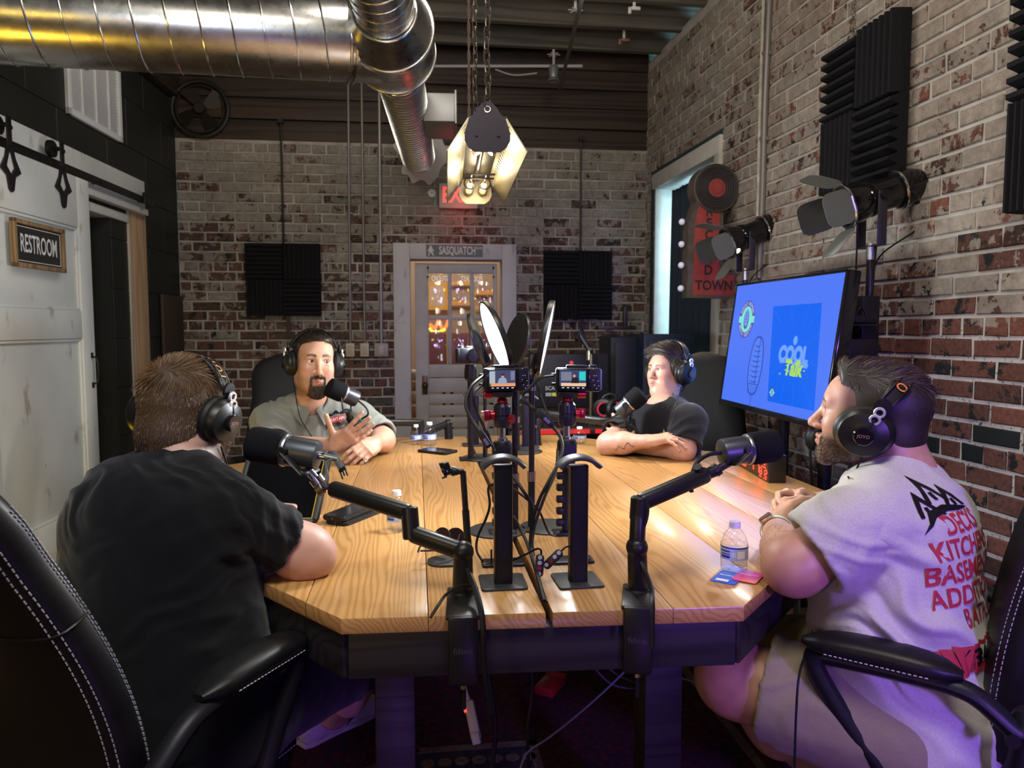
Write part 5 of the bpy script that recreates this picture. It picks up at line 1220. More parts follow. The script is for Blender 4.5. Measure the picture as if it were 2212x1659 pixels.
# ------------------------------------------------------------------ cameras
M_cam = mk('camera_black', (.008, .008, .012), .42, spec=.3, bump=.25, bscale=900, bdist=.0004); M_redal = mk('red_anodised', (.33, .02, .025), .3, .8); M_gold = mk('gold_knob', (.6, .38, .2), .3, .8)
def vcam(c, lab, fwd, scr=True, person='m'):
    """small video camera; fwd = lens direction"""
    f_ = V(fwd).normalized(); xr = V((0, 0, 1)).cross(-f_).normalized(); t = thing('video_camera', lab, 'camera', c); M = M3(c, xr, (0, 0, 1), -f_)    # z towards the back (screen side)
    MB().box((0, 0, 0), (.112, .060, .040), M, .006).build('body', M_cam, t)
    MB().box((-.005, .033, 0), (.05, .008, .03), M, .003).cyl(M @ V((.036, .030, 0)), M @ V((.036, .037, 0)), .010, n=16).cyl(M @ V((.018, .030, .004)), M @ V((.018, .035, .004)), .006, n=12).build('top_controls', M_cam, t)
    MB().box((.052, 0, -.008), (.012, .056, .05), M, .005).build('grip', mk('camera_grip', (.05, .05, .16), .4) if scr else M_cam, t)
    MB().lathe([(0, 0), (.027, 0), (.027, .02), (.029, .022), (.029, .036), (.024, .038), (.02, .030), (0, .028)], zfr(M @ V((-.01, 0, -.018)), f_), 28).build('lens', M_black, t)
    MB().torus(M @ V((-.01, 0, -.05)), .0235, .0025, f_, 28, 6).build('lens_ring', M_steel, t)
    if scr:
        Ms_ = M @ MX.Translation((-.010, .0, .0215)); MB().box((0, 0, 0), (.080, .052, .003), Ms_, .001).build('screen_bezel', M_blackgloss, t)
        e = lambda n_, c_, s_=1.: emat('view_'+n_, c_, s_)
        b = MB(); z = .0017
        b.box((-.002, .004, z), (.066, .040, .0004), Ms_, 0, 0, 0)
        if person == 'm':
            b.box((-.027, .006, z+.0003), (.014, .030, .0003), Ms_, 0, 0, 1).box((.024, .010, z+.0003), (.010, .022, .0003), Ms_, 0, 0, 2).box((0, -.0125, z+.0003), (.062, .008, .0003), Ms_, 0, 0, 3)
            b.prism(ccw([(-.014, -.010), (.010, -.010), (.008, .002), (.002, .006), (-.004, .006), (-.011, .002)]), .0003, Ms_, 4, z0=z+.0004).prism(circ(.0042, 14, (-.001, .0095), .85), .0003, Ms_, 5, z0=z+.0006).prism(ccw([(-.0046, .010), (.0030, .010), (.0026, .0142), (-.004, .0142)]), .0003, Ms_, 6, z0=z+.0008)
            mats = [e('dark', (.05, .06, .10)), e('white', (.42, .48, .52)), e('mid', (.18, .2, .28)), e('wood', (.80, .34, .12)), e('shirt', (.30, .36, .46)), e('skin', (.62, .32, .24)), e('hair', (.01, .01, .02))]
        else:
            b.box((.022, .009, z+.0003), (.016, .022, .0003), Ms_, 0, 0, 1).box((-.018, .008, z+.0003), (.026, .022, .0003), Ms_, 0, 0, 2).box((0, -.0125, z+.0003), (.062, .008, .0003), Ms_, 0, 0, 3)
            b.prism(ccw([(-.006, -.009), (.013, -.009), (.012, .002), (.006, .006), (0, .005), (-.004, .001)]), .0003, Ms_, 4, z0=z+.0004).prism(circ(.004, 14, (.002, .009), .85), .0003, Ms_, 5, z0=z+.0006).prism(ccw([(-.001, .009), (.006, .006), (.0066, .0135), (.001, .014)]), .0003, Ms_, 6, z0=z+.0005)
            mats = [e('navy', (.03, .05, .14)), e('teal', (.02, .50, .48), 1.2), e('mid', (.18, .2, .28)), e('wood2', (.85, .55, .34)), e('black', (.006, .006, .012)), e('skin', (.62, .32, .24)), e('hair', (.01, .01, .02))]
        for k in range(5): b.box((-.026+.0125*k, -.0205, z), (.006, .002, .0003), Ms_, 0, 0, len(mats))
        for k in range(2): b.box((-.026+.03*k, .0225, z), (.006, .0016, .0003), Ms_, 0, 0, len(mats))
        b.build('screen', mats+[e('icons', (.55, .75, 1.), 1.2)], t)
        b = MB(); rr_ = random.Random(4)
        for (x, y) in ((.038, .022), (.034, .012), (.036, .004), (.048, .004), (.036, -.006), (.051, -.008), (.038, -.016), (.044, -.019), (.050, -.020)): b.cyl(M @ V((x, y, .019)), M @ V((x, y, .0215)), .0032, n=10)
        stuff(b.build('buttons', M_black, t))
        b = MB()
        for (x, y) in ((.0385, .0275), (.0405, .010), (.046, .010), (.0385, -.001), (.0505, -.003), (.042, -.013), (.052, -.015), (.047, -.022)): b.box((x, y, .0217), (.0028, .0012, .0004), M)
        stuff(b.build('button_print', M_whiteprint, t))
        for y in (.012, -.012):
            MB().box((-.060, y, .0), (.014, .008, .012), M, .002).build('port_plug', M_black, t)
    return t, M
def ball_head(c, top, lab, right):
    t = thing('ball_head', lab, 'tripod head', c); s = 1.; c = V(c); b = MB()
    MB().lathe([(0, 0), (.020, 0), (.0225, .004), (.0225, .024), (.0205, .026), (.0205, .030), (.0225, .032), (.022, .052), (.016, .060), (0, .060)], MX.Translation(c-V((0, 0, .03))), 26).build('housing', mk('ball_housing', (.016, .015, .03), .3, .4), t)
    MB().sphere(c+V((0, 0, .034)), .0135, n=16).cyl(c+V((0, 0, .036)), c+V((0, 0, top-c.z)), .0075, n=12).build('ball_stem', M_redal, t)
    MB().lathe([(0, 0), (.026, 0), (.028, .004), (.028, .012), (0, .012)], MX.Translation((c.x, c.y, top-.012)), 26).box((0, 0, top-.004), (.05, .034, .008), MX.Translation((c.x, c.y, 0)), .002).build('plate', M_black, t)
    k = 1 if right else -1
    MB().cyl(V((c.x+k*.026, c.y, top-.006)), V((c.x+k*.046, c.y, top-.006)), .0105, n=14).build('clamp_knob', M_redal, t)
    MB().cyl(c+V((k*.020, 0, 0)), c+V((k*.03, 0, 0)), .012, n=14).box((k*.038, 0, 0), (.016, .012, .026), MX.Translation(c), .003).build('lock_knob', M_redal, t)
    if not right: MB().cyl(c+V((.018, -.012, -.008)), c+V((.026, -.018, -.008)), .011, n=14).build('friction_knob', M_redal, t); MB().box((-.05, -.002, -.002), (.010, .014, .028), MX.Translation(c), .003).build('tag', M_gold, t)
    MB().cyl(c-V((0, 0, .03)), c-V((0, 0, .062)), .0085, n=14).cyl(c-V((0, 0, .058)), c-V((0, 0, .066)), .013, n=14).build('spigot', M_chrome, t)
    return t
def clamp_post(c, lab, x0=0):
    t = thing('camera_mount', lab, 'camera mount', V((c.x, c.y, T))); z = c.z-.066
    MB().lathe([(0, 0), (.022, 0), (.025, -.008), (.025, -.035), (.020, -.045), (.022, -.062), (.017, -.075), (0, -.075)], MX.Translation((c.x, c.y, z)), 24).build('grip_head', M_black, t)
    MB().cyl(V((c.x, c.y-.025, z-.025)), V((c.x, c.y-.032, z-.025)), .018, n=18).build('dial', mk('dial_black', (.012, .012, .02), .25), t)
    MB().cyl(V((c.x, c.y-.016, z-.064)), V((c.x, c.y-.022, z-.064)), .006, n=12).build('screw', M_chrome, t)
    MB().cyl(V((c.x, c.y, T+.01)), V((c.x, c.y, z-.07)), .0115, n=16).build('post', M_blackmetal, t)
    b = MB()
    for k in range(7): b.box((-.016, 0, T+.03+.030*k), (.020, .020, .017), MX.Translation((c.x, c.y, 0)), .003)
    stuff(b.build('cable_clips', M_black, t))
    MB().box((0, 0, T+.004), (.07, .05, .008), MX.Translation((c.x, c.y, 0)), .002).build('foot_plate', M_blackmetal, t)
    for q in (-.024, .024): MB().cyl(V((c.x+q, c.y-.012, T+.007)), V((c.x+q, c.y-.012, T+.011)), .005, n=10).build('foot_screw', M_steel, t)
    return t
cl, cr = P(1092, 820, 1.86), P(1249, 820, 1.86)
vcam(cl, 'black video camera whose screen shows the man in grey', (P(690, 800, 3.1)-cl)*.5+FW*1.6, True, 'm')
vcam(cr, 'black video camera whose screen shows the woman in black', (P(1440, 810, 3.2)-cr)*.5+FW*1.6+RT*.1, True, 'w')
bl, br2 = P(1085, 897, 1.86), P(1225, 893, 1.86)
ball_head(bl, cl.z-.030, 'ball head with red knobs under the left video camera', False)
ball_head(br2, cr.z-.030, 'ball head with red knob under the right video camera', True)
clamp_post(bl, 'black clamp post carrying the left ball head'); clamp_post(br2, 'black clamp post carrying the right ball head')
cf = P(1016, 768, 2.92)
vcam(cf, 'small black camera facing us beyond the disc lights', CAM-cf+RT*.4, False)
MB_t = thing('rear_camera_mount', 'black ball head and post under the camera that faces us', 'camera mount', V((cf.x, cf.y, T)))
MB().cyl(V((cf.x, cf.y, T+.006)), V((cf.x, cf.y, cf.z-.10)), .012, n=14).build('post', M_blackmetal, MB_t); MB().lathe([(0, .065), (.02, .065), (.024, .04), (.024, .01), (.016, 0), (0, 0)], MX.Translation((cf.x, cf.y, cf.z-.10)), 20).build('ball_housing', M_black, MB_t)
MB().box((0, 0, T+.004), (.09, .07, .008), MX.Translation((cf.x, cf.y, 0)), .002).build('foot_plate', M_blackmetal, MB_t)
# camera leads
b_ = lambda x, y: (x, y, 1.80)
def cadapter(p, q, lab):
    p, q = P(*p), P(*q); M = fr((p+q)/2, q-p, None, -FW); t = thing('cable_adapter', lab, 'adapter', (p+q)/2)
    MB().box((0, 0, 0), ((q-p).length, .017, .010), M, .003).build('case', M_black, t); MB().box((.008, 0, .0052), (.018, .008, .0006), M).build('label_print', mk('lilac_print', (.10, .09, .2), .5), t)
cadapter((1034, 930, 1.76), (1058, 966, 1.76), 'black video adapter hanging left of the near left stand')
cadapter((1158, 886, 1.76), (1194, 920, 1.76), 'black video adapter hanging between the two video cameras')
for lab, pts, r in (('black lead from the left camera down to its adapter', [(1046, 810, 1.84), (1018, 835, 1.8), (1006, 872, 1.78), (1018, 905, 1.77), (1036, 932, 1.76)], .004),
    ('black lead hanging from the left camera beside its ball head', [(1046, 828, 1.84), (1024, 850, 1.8), (1030, 890, 1.8), (1055, 940, 1.8), (1068, 975, 1.8)], .0035),
    ('black lead from the right camera looping left', [(1195, 812, 1.84), (1165, 818, 1.8), (1142, 840, 1.78), (1128, 852, 1.78)], .0042),
    ('black lead looping down to the adapter between the cameras', [(1130, 846, 1.82), (1132, 865, 1.78), (1148, 878, 1.76), (1160, 888, 1.76)], .0045),
    ('black lead hanging behind the adapter between the poles', [(1160, 824, 1.84), (1168, 850, 1.82), (1182, 892, 1.8), (1192, 915, 1.78)], .0035),
    ('thick black lead sweeping down from the adapter to the table seam', [(1194, 920, 1.76), (1212, 948, 1.72), (1212, 985, 1.68), (1185, 1040, 1.62), (1165, 1080, 1.6), (1150, 1130, 1.58), (1146, 1175, 1.57)], .0042),
    ('second black lead crossing from the right camera post to the table seam', [(1205, 975, 1.72), (1200, 1020, 1.66), (1178, 1070, 1.6), (1160, 1120, 1.58), (1150, 1165, 1.56), (1152, 1200, 1.53)], .0036),
    ('black lead crossing down right behind the near left stand', [(1106, 1025, 1.62), (1130, 1060, 1.6), (1150, 1095, 1.6), (1148, 1140, 1.58), (1146, 1180, 1.55), (1156, 1225, 1.48)], .0040),
    ('thin black lead from the left post to the right base', [(1108, 1055, 1.64), (1140, 1080, 1.64), (1165, 1105, 1.66), (1185, 1150, 1.7), (1200, 1158, 1.75)], .0026),
    ('black lead from the left post base along the table seam', [(1108, 1115, 1.66), (1128, 1150, 1.64), (1145, 1190, 1.54), (1160, 1240, 1.46), (1176, 1298, 1.385)], .0042),
    ('thin black lead looping left of the near left stand', [(1068, 1044, 1.60), (1055, 1055, 1.6), (1058, 1090, 1.6), (1050, 1120, 1.6), (1032, 1160, 1.6), (1030, 1190, 1.58), (1042, 1212, 1.555)], .0028)):
    cable('cable', lab, [P(*p) for p in pts], r)
# ------------------------------------------------------------------ small devices by the near edge
def plate_dev(x, y, lab, name='cable_plate'):
    o = PZ(x, y, T); t = thing(name, lab, 'plate', o); M = MX.Translation(o)
    MB().prism(rrect(.094, .05, .006), .006, M, bev=.0015).build('plate', M_blackmetal, t); return t, M
t, M = plate_dev(1086, 1218, 'flat black plate with an upright pin behind the near left stand')
MB().cyl(M @ V((-.026, -.008, .006)), M @ V((-.026, -.008, .036)), .0022, n=8).build('pin', M_black, t); MB().cyl(M @ V((-.040, -.014, .006)), M @ V((-.040, -.014, .0085)), .005, n=12).build('screw', M_chrome, t)
t, M = plate_dev(1236, 1212, 'flat black plate behind the near right stand')
MB().cyl(M @ V((.040, -.012, .006)), M @ V((.040, -.012, .0085)), .005, n=12).build('screw', M_chrome, t)
def remote(p0, p1, lab, n_=4, redk=2):
    p0, p1 = V(p0), V(p1); c = (p0+p1)/2; d = p1-p0; t = thing('inline_remote', lab, 'remote', c); M = fr(c, d, None, -FW+V((0, 0, .6)))
    MB().prism(rrect(d.length, .017, .007), .009, M, bev=.002, z0=-.0045).build('case', M_black, t)
    for k in range(n_):
        x = d.length*(-.36+.72*k/(n_-1)); MB().cyl(M @ V((x, 0, .004)), M @ V((x, 0, .0056)), .0042, n=14).build('button', M_redal if k == redk else mk('button_grey', (.3, .3, .33), .4), t)
r0 = PZ(1166, 1246, T+.006)
remote(P(1167, 1197, 1.475), P(1164, 1246, 1.468), 'black cable remote with grey and red buttons, standing upright at the table seam')
remote(P(1176, 1226, 1.50), P(1213, 1190, 1.505), 'black cable remote lying slanted against the near right stand', 4, 1)
cable('remote_lead', 'thin black lead from the left plate to the upright remote', [P(1106, 1211, 1.53), P(1135, 1198, 1.51), P(1158, 1186, 1.48), P(1168, 1188, 1.475), P(1169, 1197, 1.475)], .0022)
cable('remote_lead', 'thin black lead from the slanted remote behind the near right stand', [P(1213, 1190, 1.505), P(1222, 1182, 1.52), P(1232, 1180, 1.53)], .002)
cable('remote_lead', 'black lead dropping through the table seam', [P(1164, 1247, 1.467), P(1170, 1270, 1.43), P(1180, 1300, 1.385)], .003)
# phone stand
o = PZ(972, 1214, T); t = thing('phone_stand', 'slim black phone stand with an empty holder on a rounded base', 'phone stand', o); d_ = (o-CAM).dot(FW)
MB().prism(rrect(.100, .074, .030, 6), .005, MX.Translation(o), bev=.0015).build('base', mk('phone_base', (.020, .020, .020), .45), t)
pb = PZ(1013, 1204, T+.004); pk = P(1000, 1018, d_+.01)
MB().cyl(pb, pb.lerp(pk, .55), .0085, n=14).cyl(pb.lerp(pk, .54), pk, .0070, n=14).build('pole', M_blackmetal, t)
MB().cyl(pk, P(985, 1020, d_-.0), .006, n=10).sphere(P(984, 1019, d_), .0085, n=12).cyl(P(984, 1019, d_), P(974, 1016, d_), .011, n=14).build('joint', M_black, t)
Mh = fr(P(964, 1013, d_-.01), RT*.93+UP*.35+FW*.1, None, -FW+UP*.2)
MB().box((0, 0, 0), (.020, .030, .014), Mh, .003).box((-.006, .004, .011), (.010, .024, .010), Mh, .002).build('holder', M_blackgloss, t)
MB().box((-.010, -.016, -.055+.055), (.012, .004, .002), Mh).build('mark', M_greyprint, t)
MB().box((-.03, -.012, .0052), (.012, .005, .0003), MX.Translation(o)).build('logo', M_greyprint, t)
# sunglasses
o = PZ(950, 1188, T); t = thing('sunglasses', 'pair of dark brown sunglasses lying on the table', 'sunglasses', o); M_lens = mk('brown_lens', (.035, .016, .014), .08, coat=.5)
for q, px in ((0, 955), (1, 984)):
    c = P(px, 1160, 1.69+.03*q); Mq = zfr(c, -FW*.85+RT*(-.4+.7*q)+UP*.25)
    MB().prism(circ(.020, 20, (0, 0), 1.1), .002, Mq).build('lens', M_lens, t); MB().torus(c, .0205, .0016, Mq.to_3x3() @ V((0, 0, 1)), 24, 6).build('rim', M_black, t)
MB().tube(spline([P(944, 1150, 1.69), P(925, 1166, 1.66), P(908, 1180, 1.63), P(903, 1193, 1.62)], 6), .0022, 6).tube(spline([P(994, 1152, 1.73), P(985, 1172, 1.68), P(955, 1187, 1.64), P(908, 1190, 1.62)], 6), .0022, 6).build('temple', M_black, t)
# ------------------------------------------------------------------ bottles
M_pet = glass_mat('clear_pet', (.97, .98, 1.), 0., 1.35); M_water = glass_mat('water', (.96, .98, 1.), 0., 1.25)
def bottle(x, yb, h, r, lab, labelcol=(.12, .28, .62), empty=False):
    o = PZ(x, yb, T); t = thing('water_bottle', lab, 'bottle', o); M = MX.Translation(o); s = h
    MB().lathe([(0, .004), (r*.5, .002), (r*.86, 0), (r*.97, .05*s), (r, .10*s), (r*.98, .24*s), (r*1.0, .26*s), (r*1.0, .52*s), (r*.95, .62*s), (r*.78, .74*s), (r*.52, .83*s), (r*.36, .87*s), (r*.36, .93*s)], M, 32).build('bottle', M_pet, t)
    b = MB()
    for k in range(5):
        q = k*2*PI/5; b.tube([M @ V((r*.45*math.cos(q), r*.45*math.sin(q), .004)), M @ V((r*.9*math.cos(q), r*.9*math.sin(q), .008)), M @ V((r*1.0*math.cos(q), r*1.0*math.sin(q), .03*s+.006))], .0016, 6)
    b.torus(M @ V((0, 0, .245*s)), r*.99, .001, n=32, m=5).torus(M @ V((0, 0, .56*s)), r*.985, .001, n=32, m=5).build('ribs', M_pet, t)
    MB().lathe([(0, .97*s), (0, 1.*s), (r*.40, 1.*s), (r*.43, .985*s), (r*.43, .90*s), (r*.38, .90*s)], M, 28).torus(M @ V((0, 0, .885*s)), r*.41, .0012, n=28).build('cap', mk('cap_white', (.72, .74, .76), .4), t)
    if not empty: MB().lathe([(0, .006), (r*.8, .006), (r*.94, .06*s), (r*.95, .12*s), (r*.94, .42*s), (0, .42*s)], M, 28).build('water', M_water, t)
    # label band, facing us
    fa = math.atan2(CAM.y-o.y, CAM.x-o.x); b = MB(); R = r*1.012
    def band(z0, z1, a0, a1, mi, n=16, rr=R):
        vs = []; 
        for i in range(n+1):
            a = fa+a0+(a1-a0)*i/n
            for z in (z0, z1): vs.append(M @ V((rr*math.cos(a), rr*math.sin(a), z*s)))
        b.add(vs, [[2*i, 2*i+2, 2*i+3, 2*i+1] for i in range(n)], mi, True)
    band(.27, .53, -1.9, 1.7, 0, 24); band(.50, .53, -1.9, 1.7, 1, 24, R*1.004); band(.31, .46, .25, .85, 2, 8, R*1.005); band(.31, .36, -1.1, -.3, 1, 8, R*1.005); band(.38, .40, -1.1, -.3, 1, 8, R*1.005); band(.43, .46, -1.2, -.3, 1, 8, R*1.005)
    for k in range(3): band(.35+.03*k, .365+.03*k, -.15, .15, 2, 3, R*1.005)
    b.build('label', [mk('label_pale_'+lab[-5:], (.36, .48, .80), .4), mk('label_navy', (.02, .035, .20), .4), mk('label_white', (.75, .78, .8), .4)], t)
bottle(858, 1146, .105, .0265, 'small clear water bottle behind the left boom arm')
bottle(1585, 1232, .108, .0285, 'small clear water bottle standing on the blue and pink cards')
bottle(928, 962, .105, .030, 'clear water bottle on the far edge under the far left boom arm', empty=True)
bottle(899, 960, .090, .026, 'second clear bottle on the far edge beside the doorway post', empty=True)
bottle(1252, 957, .075, .030, 'short clear bottle at the far edge near the woman\'s hands', empty=True)
# ------------------------------------------------------------------ phones, tablet, cards, clock
def phone(corners, th, lab, z, scr):
    a, b_, c_ = (PZ(*q, z) for q in corners)                       # near-left, near-right... a->b long side, a->c short side
    x = (b_-a); y = (c_-a); y = y-x.normalized()*y.dot(x.normalized()); o = a+(x+y)/2; t = thing('smartphone', lab, 'phone', o); M = fr(o, x, y)
    if (M.to_3x3() @ V((0, 0, 1))).z < 0: M = fr(o, x, -y)
    MB().prism(rrect(x.length, y.length, .011, 5), th, M, bev=.003).build('case', M_black, t)
    MB().prism(rrect(x.length-.008, y.length-.008, .009, 5), .0006, M, z0=th).build('screen', M_blackgloss, t)
    MB().cyl(M @ V((-x.length/2+.0, 0, th*.5)), M @ V((-x.length/2-.0008, 0, th*.5)), .003, n=10).build('port', M_greyprint, t)
phone(((748, 1138), (836, 1103), (712, 1128)), .011, 'black phone in a dark case lying under the upper phone left of the bottle', T, 0)
phone(((742, 1128), (826, 1093), (706, 1118)), .012, 'black phone lying on top of another phone left of the bottle', T+.0125, 0)
phone(((900, 977), (962, 984), (907, 968)), .011, 'black phone lying alone on the far part of the table', T, 0)
M_yel = mk('yellow_trim', (.55, .38, .02), .5)
tbr, ttr, ttl = PZ(668, 1130, T+.002), P(716, 973, 2.10), P(536, 980, 2.14)
tx_ = (ttr-ttl).normalized(); ty_ = (ttr-tbr); ty_ = (ty_-tx_*ty_.dot(tx_)).normalized(); W_, H_ = (ttr-ttl).length, (ttr-tbr).length
tcn = ttr-tx_*W_/2-ty_*H_/2; MT = fr(tcn, tx_, ty_)
if (MT.to_3x3() @ V((0, 0, 1))).dot(CAM-tcn) < 0: MT = fr(tcn, -tx_, ty_)
tab = thing('tablet', 'tablet in a rugged black case with yellow trim propped up on the table', 'tablet', tcn)
MB().prism(rrect(W_, H_, .018, 5), .014, MT, z0=-.014, bev=.004).build('case', M_black, tab)
b = MB(); q = .013
for c, s in (((0, H_/2-q/2), (W_-.02, q)), ((0, -H_/2+q/2), (W_-.02, q)), ((W_/2-q/2, 0), (q, H_-.02)), ((-W_/2+q/2, 0), (q, H_-.02))): b.box((c[0], c[1], .001), (s[0], s[1], .008), MT, .003)
b.build('bumper', mk('bumper_rubber', (.028, .028, .027), .6), tab)
b = MB()
for c, s in (((0, -H_/2+.0148), (W_-.03, .0016)), ((W_/2-.0148, 0), (.003, H_-.03))): b.box((c[0], c[1], .0005), (s[0], s[1], .003), MT)
b.build('trim', M_yel, tab)
MB().box((0, 0, .0002), (W_-.034, H_-.034, .001), MT).build('screen', mk('tablet_glass', (.004, .004, .005), .15), tab)
MB().prism(ccw([(-.05, -.02), (.05, -.02), (.03, .10), (-.03, .10)]), .006, MT @ MX.Translation((0, -H_*.2, -.018)) @ MX.Rotation(-.9, 4, 'X')).build('prop', M_black, tab)
st1 = [P(718, 975, 2.09), P(726, 990, 2.06), P(734, 1004, 2.02), P(738, 1012, 2.0)]
o = thing('tablet_strap', 'black webbing strap with an open buckle hanging off the tablet corner', 'strap', st1[2])
MB().tube(spline(st1, 5), .0105, 8, flat=.25).build('webbing', mk('webbing', (.012, .012, .018), .8), o)
Mbk = fr(P(741, 1018, 1.99), P(745, 1030, 1.97)-P(738, 1010, 2.0), None, -FW)
MB().box((-.008, 0, 0), (.012, .022, .006), Mbk, .002).box((.012, .008, 0), (.026, .004, .004), Mbk, .001).box((.012, -.008, 0), (.026, .004, .004), Mbk, .001).box((.008, 0, 0), (.02, .004, .004), Mbk, .001).build('buckle', M_black, o)
def card(c0, ang, w_, h_, lab, cols, txt, z, tsize):
    o = PZ(*c0, z); t = thing('leaflet', lab, 'card', o); M = MX.Translation(o) @ MX.Rotation(ang, 4, 'Z')
    MB().prism(rrect(w_, h_, .005), .0012, M).build('sheet', cols[0], t)
    b = MB().text(txt, M @ MX.Translation((-w_*.02, h_*.14, .0014)), tsize, bold=.01).text('Find us on', M @ MX.Translation((-w_*.2, h_*.33, .0014)), tsize*.4)
    b.box((-w_*.1, -h_*.30, .0014), (w_*.5, h_*.16, .0002), M, 0) if cols[1] else None
    b.build('lettering', mk('card_white', (.75, .75, .8), .5), t)
    return t, M
card((1573, 1248), -.72, .052, .078, 'blue leaflet with white lettering under the right water bottle', [mk('card_blue', (.02, .09, .48), .35), 1], 'facebook', T+.0005, .011)
def grad_card():
    m, nt, b = new_mat('pink_card'); n = node(nt, 'ShaderNodeTexCoord'); s_ = node(nt, 'ShaderNodeSeparateXYZ'); lk(nt, n.outputs['Generated'], s_.inputs[0])
    lk(nt, ramp(nt, s_.outputs[1], [(0, (.75, .22, .05)), (.35, (.70, .03, .08)), (.8, (.50, .02, .28)), (1, (.25, .04, .42))]), b.inputs['Base Color']); b.inputs['Roughness'].default_value = .35; return m
card((1617, 1246), -.72, .050, .074, 'pink and red leaflet with white lettering under the right water bottle', [grad_card(), 0], 'Instagram', T+.0022, .010)
# led clock
k0, k1 = PZ(1660, 1044, T), PZ(1592, 1004, T); kx = (k0-k1); kl = kx.length; kx.normalize(); kn = V((kx.y, -kx.x, 0)); kn = kn if kn.dot(CAM-k0) > 0 else -kn
kh = P(1660, 983, (k0-CAM).dot(FW)).z-T
ck = thing('led_clock', 'black box clock with red glowing digits at the right table edge', 'clock', (k0+k1)/2)
MK = M3((k0+k1)/2+V((0, 0, kh/2)), kx, (0, 0, 1), kn)
MB().box((0, 0, -.03), (kl, kh, .06), MK, .003).build('case', mk('clock_case', (.012, .010, .010), .35), ck)
MB().box((0, 0, .0005), (kl-.01, kh-.01, .002), MK).build('face', mk('clock_face', (.020, .008, .004), .2), ck)
M_led = emat('led_digits', (1, .035, .02), 4.5); b = MB()
SEG = {'0': 'abcdef', '1': 'bc', '4': 'fgbc', '6': 'afgedc', '2': 'abged'}
def digit(ch, cx, cy, w_, h_, t_):
    for s_ in SEG[ch]:
        x, y, a = {'a': (0, h_/2, 1), 'g': (0, 0, 1), 'd': (0, -h_/2, 1), 'f': (-w_/2, h_/4, 0), 'b': (w_/2, h_/4, 0), 'e': (-w_/2, -h_/4, 0), 'c': (w_/2, -h_/4, 0)}[s_]
        b.box((cx+x, cy+y, .0022), ((w_-t_) if a else t_, t_ if a else (h_/2-t_), .001), MK)
hh = kh*.66; ww = kl*.13
for ch, x in (('1', -.42), ('0', -.24), ('1', .0), ('4', .17)): digit(ch, kl*x, 0, ww, hh, .006)
for y in (.12, -.12): b.box((-kl*.10, kh*y, .0022), (.007, .007, .001), MK)
for ch, x in (('1', .31), ('0', .39)): digit(ch, kl*x, kh*.22, ww*.42, hh*.36, .004)
b.box((kl*.37, kh*.0, .0022), (kl*.12, .004, .001), MK)
for ch, x in (('6', .28), ('1', .37), ('2', .44)): digit(ch, kl*x, -kh*.20, ww*.42, hh*.36, .004)
b.box((kl*.32, -kh*.20, .0022), (.003, kh*.24, .001), MK @ MX.Rotation(0, 4, 'Z')).box((kl*.28, -kh*.40, .0022), (kl*.07, .003, .001), MK).box((kl*.41, -kh*.40, .0022), (kl*.10, .003, .001), MK)
b.build('digits', M_led, ck)
# ------------------------------------------------------------------ below the table
M_rugr = None
def rug_mat():
    m, nt, b = new_mat('persian_rug'); p = pos_(nt)
    v = node(nt, 'ShaderNodeTexVoronoi'); v.inputs['Scale'].default_value = 34; lk(nt, p, v.inputs['Vector'])
    v2 = node(nt, 'ShaderNodeTexVoronoi', feature='DISTANCE_TO_EDGE'); v2.inputs['Scale'].default_value = 17; lk(nt, p, v2.inputs['Vector'])
    c = ramp(nt, v.outputs['Distance'], [(0, (.16, .12, .09)), (.16, (.07, .008, .010)), (.45, (.08, .011, .011)), (.58, (.010, .010, .022)), (.8, (.07, .011, .011))])
    c = mixc(nt, ramp(nt, v2.outputs['Distance'], [(.02, (.5,)*3), (.05, (0,)*3)]), c, (.014, .010, .02)); lk(nt, c, b.inputs['Base Color']); b.inputs['Roughness'].default_value = .95
    bump_(nt, noise_(nt, p, 500, 2), b, .5, .002); return m
M_rug = rug_mat(); M_cream = mk('rug_cream', (.17, .13, .10), .95, var=.4, vscale=60); M_rugn = mk('rug_navy', (.03, .025, .05), .95, var=.5, vscale=60)
rg = thing('persian_rug', 'dark red patterned rug on the floor under the table', 'rug', (.25, 2.2, 0))
MB().box((.25, 2.35, .006), (1.9, 2.7, .010), None, .003).build('pile', M_rug, rg)
c = V((.10, 1.92, .0125)); b = MB()
def strip(pts, w_, mi):
    for a, e in zip(pts, pts[1:]+pts[:1]): d = V((e[0]-a[0], e[1]-a[1], 0)); b.box((d.length/2, 0, 0), (d.length+w_, w_, .002), fr((a[0], a[1], .0125), d, None, (0, 0, 1)), 0, 0, mi)
dia = [(-.32, 1.98), (-.02, 1.80), (.34, 1.80), (.34, 2.16), (-.02, 2.16)]
b.prism(ccw(dia), .001, MX.Translation((0, 0, .0112)), 1); strip(dia, .028, 0); strip([(-.40, 1.40), (-.40, 3.4), (.98, 3.4), (.98, 1.40)], .03, 0)
for i in range(7):
    for j in range(4): b.prism(circ(.022, 8, (0.02+.05*i, 1.85+.08*j)), .001, MX.Translation((0, 0, .0125)), 0)
b.build('medallion', [M_cream, M_rugn], rg)
ps0, ps1 = P(1012, 1512, 1.58), P(1030, 1600, 1.55)
psx = thing('power_strip', 'white power strip hanging by its cable under the table', 'power strip', (ps0+ps1)/2); Mps = fr((ps0+ps1)/2, ps1-ps0, None, -FW)
MB().box((0, 0, 0), ((ps1-ps0).length, .022, .016), Mps, .005).build('case', mk('strip_cream', (.55, .52, .45), .45), psx)
MB().box((.035, 0, .002), (.024, .018, .018), Mps, .003).build('adapter', mk('adapter_lilac', (.5, .5, .55), .4), psx)
MB().box((-.022, -.010, .006), (.008, .006, .006), Mps, .001).build('switch', emat('switch_red', (1, .05, .04), 2), psx)
